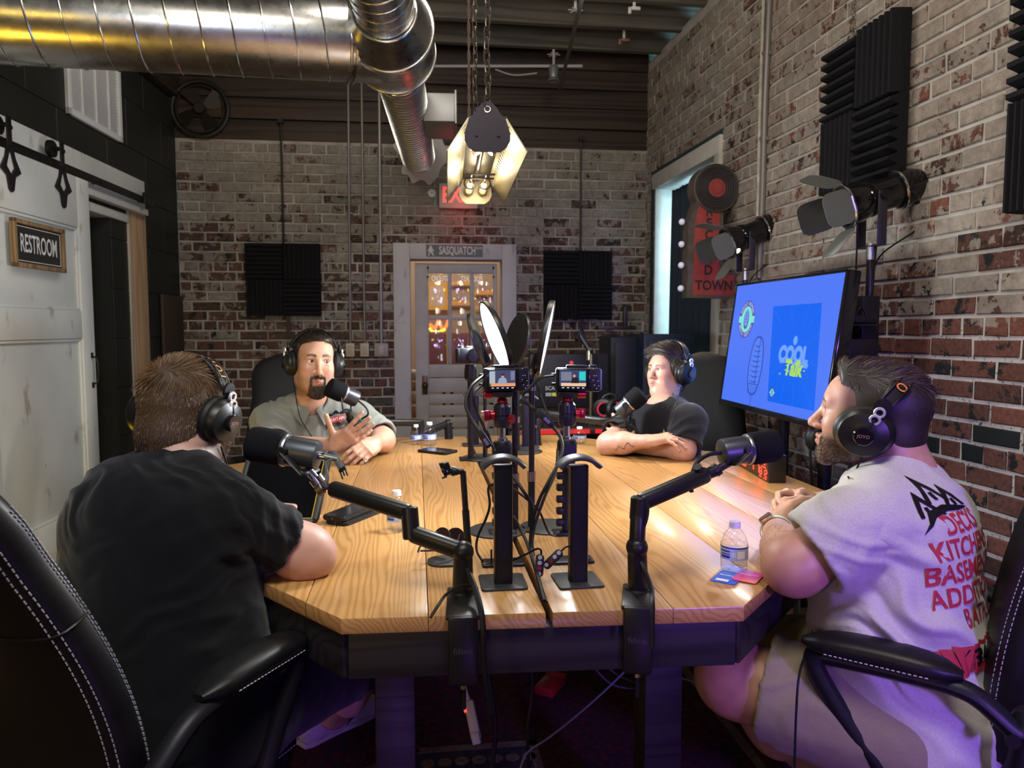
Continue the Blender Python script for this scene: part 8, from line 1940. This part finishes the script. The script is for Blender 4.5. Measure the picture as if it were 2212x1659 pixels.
    nbx = V(np_(nb)+R[:, 2]*.026+R[:, 1]*.016); MB().torus(nbx, .0665, .0075, V(R[:, 2])+V(R[:, 1])*.42, 40, 8).build('collar', M_heather, t)
    # back print
    bkn = V(-R[:, 1]); bx = V(R[:, 0]); Mp_ = M3(V(np_(ch))+bkn*.16+V(R[:, 2])*.125-bx*.095, bx, V(R[:, 2]), bkn)
    b = MB()
    for cx, cy, w_, h_ in ((-.062, .030, .10, .085), (.005, .072, .10, .095), (.066, .040, .11, .080)):
        b.prism(ccw([(cx-w_/2, cy-h_*.45), (cx, cy+h_*.55), (cx+w_/2, cy-h_*.45), (cx+w_*.34, cy-h_*.45), (cx, cy+h_*.18), (cx-w_*.34, cy-h_*.45)]), .0002); b.box((cx, cy-h_*.22, 0), (w_*.13, h_*.28, .0002))
    b.prism(ccw([(-.125, -.06), (-.06, -.012), (0, .0), (.06, -.006), (.128, -.004), (.06, .012), (0, .022), (-.07, .008)]), .0002)
    b.v = [(x*.50-.020, y*.56-.010, z) for x, y, z in b.v]; decal('house_emblem', MBsub(b, 1), v, F_, Mp_, M_black, t)
    b = MB()
    for i, wd_ in enumerate(('DECKS', 'KITCHENS', 'BASEMENTS', 'ADDITIONS', 'BATHS')): b.text(wd_, MX.Translation((0, -.035-.044*i, 0)), .050, 0, (.62, .70, .72, .72, .66)[i], bold=.02)
    decal('back_lettering', b, v, F_, Mp_, mk('red_print', (.40, .025, .035), .7), t, .0014)
    b = MB(); ys = [(-.12, -.250), (-.128, -.262), (-.115, -.268), (-.13, -.280), (-.118, -.288), (-.126, -.30), (.12, -.30), (.128, -.288), (.118, -.275), (.13, -.262), (.12, -.25)]
    n = 16
    for i in range(n):
        a0, a1 = -.125+.25*i/n, -.125+.25*(i+1)/n; b.prism(ccw([(a0, -.252+.003*((i*7) % 3)), (a1, -.252), (a1, -.302), (a0, -.300-.004*((i*5) % 3))]), .0002)
    decal('red_brush_mark', b, v, F_, Mp_, mk('red_print', (.4, .03, .04), .7), t)
    b = MB().text('434', MX.Translation((-.055, -.277, 0)), .046, 0, .8, bold=.03); decal('number_lettering', b, v, F_, Mp_, M_black, t, .0036)
    sh = []
    for hp_, kn in ((hipL, knL), (hipR, knR)): hm = V(hp_).lerp(kn, .80); ax_ = (kn-V(hp_)).normalized(); sh.append((hp_, hm, ax_))
    for i, (hp_, hm, ax_) in enumerate(sh):
        garment('shorts_leg', [cap_(hp_, np_(hm+ax_*.05), .118, .108, k=.04), ell_(np_(pe)-R[:, 2]*.05, (.17, .14, .10), R, k=.06), pln_(np_(hm), np_(ax_), .003), cap_(np_(hm-ax_*.03), np_(hm+ax_*.08), .098, .10, k=.004, op='s')], .006, M_khaki, t, [(hm, .16, np_(ax_)*.5+np.array((.2, .5, .6)), .08, .006)])
        MB().torus(hm-ax_*.028, .1085, .0018, ax_, 44, 5).build('hem_seam', M_khaki, t)
    for an in (anL, anR):
        g = V((an.x, an.y, .0)); hl_ = g-V(R[:, 1])*.07; shoe(t, hl_, hl_+V(R[:, 1])*.27, 1, (mk('sock_grey', (.45, .45, .46), .7), mk('shoe_sole_tan', (.40, .36, .30), .6)))
        garment('sock', [cap_(np_(an)+np.array((0, 0, .06)), np_(an)-np.array((0, 0, .08)), .050, .046, k=.02)], .006, mk('sock_white', (.45, .45, .46), .8), t, None)
    wa_ = (el-wl).normalized(); wc = wl+wa_*.032; Mz = zfr(wc, wa_)
    wt = thing('wristwatch', 'square dark faced wristwatch on a pale green band on the clasped hand', 'watch', wc)
    MB().lathe([(.0345, -.009), (.0365, -.009), (.0365, .009), (.0345, .009), (.0345, -.009)], Mz @ MX.Scale(1.06, 4, (1, 0, 0)), 40).build('strap', mk('band_mint', (.42, .50, .45), .5), wt)
    dn = (CAM-wc); dn = dn-wa_*dn.dot(wa_); dn = (dn.normalized()+V((-.5, 0, .2))); dn = (dn-wa_*dn.dot(wa_)).normalized(); Mw = M3(wc+dn*.0385, wa_.cross(dn)*-1, wa_*-1, dn)
    MB().prism(rrect(.034, .029, .008), .009, Mw, bev=.003, z0=-.004).build('case', mk('rose_gold', (.62, .45, .38), .25, .9), wt); MB().prism(rrect(.030, .025, .006), .001, Mw, z0=.005).build('face', M_blackgloss, wt)
    headphones(M @ MX.Translation((0, .006, -.014)), 1.09, 'black headphones with orange lettering on the man in the pale tee', [M @ V((-.092, -.005, -.06)), M @ V((-.09, .012, -.12)), P(1832, 1030, 1.40)], .58, text=-.40)
    cable('cable', 'black headphone cord hanging past the chair arm at the right', [P(1762, 1300, 1.50), P(1752, 1380, 1.42), P(1728, 1450, 1.30), P(1720, 1540, 1.28), P(1716, 1665, 1.28)], .0024)
    office_chair(pe+V((.05, .09, 0))+f.normalized()*.012, f, 'black leather office chair with pale stitching under the man in the pale tee', .49, .80, .18, back_off=.205, wid=.215, armx=.085, armh=.170)
    return t
man_pale()
# ---------------- man in the grey shirt, far left ------------------------------------------------------
def man_grey():
    hc = P(679, 784, 3.06); f = V((.22, -.975, 0)); M = Mhead(hc, (.30, -.95), -.02, -.05); s = 1.06; R = Rb(f, up=(0, -.10, 1))
    t = thing('person', 'bearded man in a grey button shirt and headphones at the far left, gesturing', 'person', V((hc.x, hc.y+.15, 0)))
    nb = P(672, 873, 3.12); sr, sl = P(584, 912, 3.12), P(772, 906, 3.20); ch, be, pe = P(674, 950, 3.20), P(674, 1060, 3.25), P(674, 1130, 3.3)
    er, wr_ = P(592, 968, 2.98), P(722, 962, 2.86); elb, wl = P(826, 950, 3.08), P(808, 960, 2.95)
    er.z = max(er.z, T+.05); wl.z = max(wl.z, T+.03)
    head = xf(head_prims(jaw=1.06, wx=.89, lz=1.05), M, s)+[cap_(np_(M @ V((0, -.02, -.05))), np_(nb), .060, .066, k=.04)]
    v1, F1 = sdf_mesh(head, .0030); l1 = to_local(M, v1, s)
    c1 = head_cols(l1, SK_F, (.020, .014, .011), dict(beard=1.0, sideburn=.42, beardc=(.055, .035, .024), brow=1., wx=.89, lz=1.05))
    tp = []
    a1 = [cap_(np_(sr), np_(er), .056, .050, k=.03), cap_(np_(er), np_(wr_), .046, .028, k=.03)]+hand_prims(wr_, P(775, 930, 2.82)-wr_, (-.1, .9, .25), 1, (.22, .10, .16, .30), .12, (1.15, .05), 1.02, ends=tp)
    a2 = [cap_(np_(sl), np_(elb), .056, .050, k=.03), cap_(np_(elb), np_(wl), .046, .029, k=.03)]+hand_prims(wl, P(786, 972, 2.85)-wl, (-.6, .4, -.65), -1, (.5, .55, .6, .6), .06, (.5, .4), ends=tp)
    v2, F2 = sdf_mesh(a1, .0032); v3, F3 = sdf_mesh(a2, .0032)
    kn = [np_(pe)+R[:, 1]*.42+R[:, 0]*q*.12+np.array((0, 0, -.0)) for q in (-1, 1)]
    low = [ell_(np_(ch), (.15, .10, .2), R), ell_(np_(pe), (.16, .12, .12), R, k=.08), cap_(np_(nb), np_(ch), .055, .10, k=.06)]
    for q, k_ in zip((-1, 1), kn): low += [cap_(np_(pe)+R[:, 0]*q*.1, k_, .085, .062, k=.03), cap_(k_, np.array((k_[0], k_[1]+.03, .08)), .06, .042, k=.03)]
    v4, F4 = sdf_mesh(low, .009)
    mesh_np('body', [(v1, F1), (v2, F2), (v3, F3), (v4, F4)], M_skin, t, np.concatenate([c1, limbcols(v2, SK_F), limbcols(v3, SK_F), limbcols(v4, SK_F)])); eyes(t, M, s, (-.38, 1, .02), .89, 1.05); nails(t, tp)
    hp = [ell_((0, -.024, .040), (.079, .099, .087), k=.02), ell_((0, .030, .092), (.055, .052, .026), k=.03), pln_((0, .066, .074), (0, .72, -.69)), pln_((0, -.03, -.05), (0, .3, -.95)), pln_((.07, .035, .0), (.25, .92, -.3)), pln_((-.07, .035, .0), (-.25, .92, -.3))]
    def flow(l): d = np.zeros_like(l); top = np.clip((l[:, 2]-.07)/.03, 0, 1); d[:, 2] = -1+top*1.3; d[:, 1] = top*.8; d[:, 0] = l[:, 0]*4*top; return d
    hair(t, M, s, hp, .0034, M_hair_dk, M_hairbase_dk, 5000, flow, lambda l: np.where(l[:, 2] > .07, .020, .007), .0007, 4, .3)
    bp, bn = tri_sample(v1, F1, 60000, 8); bl_ = to_local(M, bp, s)/np.array((.89, 1, 1.05)); m = (bl_[:, 1] > .05) & (((bl_[:, 2] < -.076) & (np.abs(bl_[:, 0]) < .036)) | ((bl_[:, 2] < -.042) & (bl_[:, 2] > -.0535) & (np.abs(bl_[:, 0]) < .030)) | ((np.abs(bl_[:, 0]) > .024) & (np.abs(bl_[:, 0]) < .033) & (bl_[:, 2] < -.045)))
    strands('beard', t, bp[m], bn[m]*.6+np.array((0, 0, -.7)), np.full(m.sum(), .008), M_hair_mid, .0006, seed=2)
    hem1 = sr.lerp(er, .92); ax1 = (er-sr).normalized(); hem2 = sl.lerp(elb, .92); ax2 = (elb-sl).normalized()
    sh = [ell_(np_(ch), (.20, .135, .20), R, k=.07), ell_(np_(be), (.205, .165, .18), R, k=.08), ell_(np_(pe), (.20, .16, .12), R, k=.08), cap_(np_(sl), np_(sr), .066, .066, k=.06), cap_(np_(nb), np_(sl), .055, .066, k=.05), cap_(np_(nb), np_(sr), .055, .066, k=.05),
        cap_(np_(nb)+R[:, 2]*.006+R[:, 1]*.02, np_(nb)+R[:, 2]*.14+R[:, 1]*.08, .058, .09, k=.006, op='s'), cap_(np_(nb)+R[:, 1]*.075-R[:, 2]*.015, np_(nb)+R[:, 1]*.11-R[:, 2]*.055, .026, .010, k=.006, op='s')]
    fl = [(ch, .22, (1, .2, .35), .07, .006), (V(sr), .12, (.6, 0, .8), .05, .007), (V(sl), .12, (-.6, 0, .8), .05, .007)]
    v, F_ = garment('shirt', sh, .0055, M_greyshirt, t, fl)
    for a, h_, ax_ in ((sr, hem1, ax1), (sl, hem2, ax2)): garment('sleeve', [ell_(np_(a), (.074, .074, .072), k=.03), cap_(np_(a), np_(h_+ax_*.04), .076, .078, k=.04), pln_(np_(h_), np_(ax_), .002), cap_(np_(h_-ax_*.02), np_(h_+ax_*.06), .068, .074, k=.003, op='s')], .0048, M_greyshirt, t, [(h_, .10, np_(ax_)+np.array((.4, .2, .2)), .05, .006), (a.lerp(h_, .4), .10, (.5, .2, .8), .05, .006)])
    c_ = V(np_(nb)+R[:, 2]*.004+R[:, 1]*.012)
    for q in (-1, 1):    # collar wings
        A0, A1 = c_+V(R[:, 0])*q*.072+V(R[:, 2])*.02-V(R[:, 1])*.01, c_+V(R[:, 1])*.075-V(R[:, 2])*.012+V(R[:, 0])*q*.012; B0, B1 = A0+V(R[:, 0])*q*.022-V(R[:, 2])*.045+V(R[:, 1])*.02, A1+V(R[:, 0])*q*.030-V(R[:, 2])*.060+V(R[:, 1])*.028; n_ = V(R[:, 1])*.004
        MB().add([A0, A1, B1, B0, A0+n_, A1+n_, B1+n_, B0+n_], [[0, 3, 2, 1], [4, 5, 6, 7], [0, 1, 5, 4], [1, 2, 6, 5], [2, 3, 7, 6], [3, 0, 4, 7]], 0, False).build('collar', M_greyshirt, t)
    MB().tube(spline([c_-V(R[:, 0])*.075-V(R[:, 1])*.0+V(R[:, 2])*.02, c_-V(R[:, 1])*.075+V(R[:, 2])*.035, c_+V(R[:, 0])*.075+V(R[:, 2])*.02], 8), .014, 8).build('collar_band', M_greyshirt, t)
    fwd = V(R[:, 1]); Mp_ = M3(V(np_(ch))+fwd*.15+V(R[:, 2])*.125, -V(R[:, 0]), V(R[:, 2]), fwd)
    b = MB(); b.box((.0, -.02, 0), (.030, .26, .0002)); n = len(b.v); decal('placket', MBsub(b), v, F_, Mp_, M_greyshirt, t, .004)
    for q in (-1, 1):
        b = MB(); b.box((q*.085, -.070, 0), (.11, .035, .0002)); decal('pocket_flap', MBsub(b), v, F_, Mp_, M_greyshirt, t, .0035)
    b = MB(); b.prism(ccw([(.045, -.032), (.125, -.018), (.125, .006), (.045, -.008)]), .0002); decal('logo_band', MBsub(b), v, F_, Mp_, mk('logo_red', (.50, .03, .03), .6), t, .004)
    b = MB(); b.prism(ccw([(.05, -.002), (.065, .014), (.075, .008), (.090, .026), (.104, .012), (.112, .020), (.125, .010), (.118, .008), (.088, .012), (.074, .002)]), .0002).text('ROOFING', MX.Translation((.088, -.034, 0)) @ MX.Rotation(.17, 4, 'Z'), .020, 0, .9, bold=.02); decal('logo_print', b, v, F_, Mp_, M_black, t, .0045)
    b = MB().text('MOUNTAIN', MX.Translation((.086, -.013, 0)) @ MX.Rotation(.17, 4, 'Z'), .019, 0, .75, bold=.01); decal('logo_lettering', b, v, F_, Mp_, M_whiteprint, t, .006)
    MB().torus(V(tp[8][0])-V(tp[8][1])*.04 if len(tp) > 8 else wl, .0105, .0022, tp[8][1], 20, 6).build('ring', M_chrome, t)
    headphones(M @ MX.Translation((0, -.012, .002)), 1.08, 'black headphones worn by the man in grey', [M @ V((.085, .0, -.06)), M @ V((.080, .06, -.13)), P(648, 900, 3.0), P(668, 935, 2.98), P(700, 975, 2.98)], .12, .076, None)
    office_chair(pe+V((-.03, .06, 0)), f+V((.10, 0, 0)), 'black leather office chair behind the man in grey', .47, .74, .12, stitch=False)
    return t
man_grey()
# ---------------- woman in the black polo, far right ----------------------------------------------------
def woman():
    hc = P(1440, 803, 3.20); f = V((-.72, -.69, 0)); M = Mhead(hc, (-.88, -.47), .05, .03); s = .85; R = Rb(f, up=(-.12, -.08, 1))
    t = thing('person', 'woman with short dark hair in a black polo, arms folded on the table', 'person', V((hc.x+.1, hc.y+.15, 0)))
    nb = P(1434, 880, 3.16); sl, sr = P(1488, 910, 2.98), P(1372, 902, 3.24); ch, be, pe = P(1438, 945, 3.14), P(1456, 1040, 3.26), P(1466, 1110, 3.30)
    ell2, wl = P(1474, 957, 2.94), P(1362, 946, 3.06); er, wr = P(1314, 950, 3.06), P(1398, 936, 2.93); hl_ = P(1352, 934, 3.10)
    for q in (ell2, er): q.z = T+.045
    wl.z = T+.035; wr.z = T+.075
    head = xf(head_prims(True, .86, .90, .95), M, s)+[cap_(np_(M @ V((0, -.02, -.05))), np_(nb), .048, .056, k=.04)]
    v1, F1 = sdf_mesh(head, .0030); l1 = to_local(M, v1, s); c1 = head_cols(l1, SK_W, (.035, .022, .016), dict(brow=1., lip=(.36, .13, .12), wx=.90, lz=.95))
    tp = []
    a1 = [cap_(np_(sr), np_(er), .046, .043, k=.03), cap_(np_(er), np_(er.lerp(wr, .4)), .043, .041, k=.03), cap_(np_(er.lerp(wr, .4)), np_(wr), .041, .025, k=.03)]+hand_prims(wr, P(1446, 944, 2.90)-wr, (-.05, .25, -.95), 1, (.32, .36, .42, .5), .16, (.7, .2), .92, ends=tp)
    a2 = [cap_(np_(sl), np_(ell2), .047, .045, k=.03), ell_(np_(ell2), (.046, .046, .044), k=.03), cap_(np_(ell2), np_(wl), .044, .026, k=.03)]+hand_prims(wl, P(1326, 910, 3.12)-wl, (.15, .95, -.1), -1, (.15, .15, .18, .22), .14, (.5, .2), .92, ends=tp)
    v2, F2 = sdf_mesh(a1, .003); v3, F3 = sdf_mesh(a2, .003)
    low = [ell_(np_(ch), (.13, .09, .18), R), ell_(np_(pe), (.15, .12, .12), R, k=.08), cap_(np_(nb), np_(ch), .05, .09, k=.06)]
    for q in (-1, 1): k_ = np_(pe)+R[:, 1]*.40+R[:, 0]*q*.11; low += [cap_(np_(pe)+R[:, 0]*q*.1, k_, .08, .058, k=.03), cap_(k_, np.array((k_[0]+.02, k_[1]+.02, .08)), .055, .038, k=.03)]
    v4, F4 = sdf_mesh(low, .009)
    def tat(v):
        c = limbcols(v, SK_W); a, b_ = np_(er), np_(wr); ax_ = (b_-a)/np.linalg.norm(b_-a); tt = (v-a)@ax_; zc_ = v[:, 2]-(a[2]+(b_[2]-a[2])*tt/np.linalg.norm(b_-a)); w_ = .008*np.sin(tt*170)+.006*np.sin(tt*61); m = (tt > .055) & (tt < .145) & (np.abs(zc_+.012-w_) < .0026) & (v[:, 1] < a[1]+.02); c[m] *= .22; return c
    mesh_np('body', [(v1, F1), (v2, F2), (v3, F3), (v4, F4)], M_skin, t, np.concatenate([c1, tat(v2), limbcols(v3, SK_W), limbcols(v4, SK_W)])); eyes(t, M, s, (.25, 1, .05), .90, .95); nails(t, tp, (.75, .62, .60))
    hp = [ell_((0, -.028, .044), (.086, .108, .098), k=.02), ell_((.01, .042, .094), (.062, .058, .034), k=.03), ell_((0, -.065, -.02), (.066, .056, .075), k=.03), ell_((.072, .030, .045), (.016, .030, .040), k=.02), ell_((-.070, .012, .02), (.016, .030, .045), k=.02), pln_((0, .076, .062), (.18, .72, -.67)), pln_((0, -.03, -.095), (0, .3, -.95)), pln_((.07, .056, .0), (.2, .95, -.25)), pln_((-.07, .036, .0), (-.2, .95, -.25))]
    def flow(l): d = np.zeros_like(l); top = np.clip((l[:, 2]-.06)/.03, 0, 1); d[:, 2] = -1+top*.9; d[:, 1] = -.5+top*.6; d[:, 0] = top*1.3; return d
    hair(t, M, s, hp, .0034, M_hair_dk, M_hairbase_dk, 7000, flow, lambda l: np.where(l[:, 2] > .05, .045, .030), .0007, 6, .12)
    hemL = sl.lerp(ell2, .80); axL = (ell2-sl).normalized(); hemR = sr.lerp(er, .72); axR = (er-sr).normalized()
    sh = [ell_(np_(ch), (.155, .120, .19), R, k=.07), ell_(np_(ch)+R[:, 1]*.07-R[:, 2]*.03, (.135, .065, .075), R, k=.05), ell_(np_(be), (.160, .14, .18), R, k=.08), ell_(np_(pe), (.19, .16, .12), R, k=.08), cap_(np_(sl), np_(sr), .056, .056, k=.06), cap_(np_(nb), np_(sl), .048, .056, k=.05), cap_(np_(nb), np_(sr), .048, .056, k=.05),
        cap_(np_(nb)+R[:, 2]*.01+R[:, 1]*.02, np_(nb)+R[:, 2]*.14+R[:, 1]*.08, .050, .085, k=.006, op='s'), cap_(np_(nb)+R[:, 1]*.06-R[:, 2]*.005, np_(nb)+R[:, 1]*.13-R[:, 2]*.085, .036, .010, k=.006, op='s')]
    v, F_ = garment('polo_shirt', sh, .0055, M_blackpolo, t, [(ch, .2, (1, .2, .35), .07, .005)])
    for a, h_, ax_ in ((sl, hemL, axL), (sr, hemR, axR)): garment('sleeve', [ell_(np_(a), (.066, .066, .064), k=.03), cap_(np_(a), np_(h_+ax_*.04), .068, .072, k=.04), pln_(np_(h_), np_(ax_), .002), cap_(np_(h_-ax_*.02), np_(h_+ax_*.06), .062, .068, k=.003, op='s')], .0048, M_blackpolo, t, [(h_, .10, np_(ax_)+np.array((.4, .2, .2)), .05, .005)])
    c_ = V(np_(nb)+R[:, 2]*.01+R[:, 1]*.012)
    for q in (-1, 1):
        A0, A1 = c_+V(R[:, 0])*q*.062+V(R[:, 2])*.02-V(R[:, 1])*.01, c_+V(R[:, 1])*.105-V(R[:, 2])*.055+V(R[:, 0])*q*.016; B0, B1 = A0+V(R[:, 0])*q*.028-V(R[:, 2])*.035+V(R[:, 1])*.01, A1+V(R[:, 0])*q*.045-V(R[:, 2])*.020+V(R[:, 1])*.006; n_ = V(R[:, 1])*.004
        MB().add([A0, A1, B1, B0, A0+n_, A1+n_, B1+n_, B0+n_], [[0, 3, 2, 1], [4, 5, 6, 7], [0, 1, 5, 4], [1, 2, 6, 5], [2, 3, 7, 6], [3, 0, 4, 7]], 0, False).build('collar', M_blackpolo, t)
    fwd = V(R[:, 1]); Mp_ = M3(V(np_(ch))+fwd*.15+V(R[:, 2])*.045-V(R[:, 0])*.060, -V(R[:, 0]), V(R[:, 2]), fwd)
    b = MB().box((0, -.018, 0), (.045, .022, .0002)); decal('logo_band', MBsub(b), v, F_, Mp_, mk('logo_red2', (.35, .02, .02), .6), t, .004)
    b = MB().prism(ccw([(-.022, -.004), (-.012, .012), (-.006, .006), (.0, .026), (.010, .010), (.024, -.004), (.012, .0), (0, .010), (-.010, .0)]), .0002); decal('logo_print', b, v, F_, Mp_, mk('logo_cream', (.5, .46, .36), .6), t, .0045)
    e = M @ V((-.076, -.002, -.050)); MB().torus(e-V((0, 0, .018)), .013, .0013, (1, .3, 0), 24, 6).sphere(e, .004, n=10).build('earring', M_chrome, t)
    MB().torus(V(tp[2][0])-V(tp[2][1])*.042, .0098, .0016, tp[2][1], 20, 6).build('ring', M_chrome, t)
    headphones(M @ MX.Translation((0, -.014, .004)), 1.04, 'black headphones with orange lettering on the woman', [M @ V((-.09, .0, -.06)), P(1462, 865, 2.98), P(1452, 890, 2.94), P(1440, 925, 2.95), P(1436, 930, 2.97)], .25, .077, -.2)
    office_chair(pe+V((.07, .10, 0)), (-.55, -.83, 0), 'black leather office chair behind the woman in the black polo', .47, .74, .12, stitch=False)
    return t
woman()
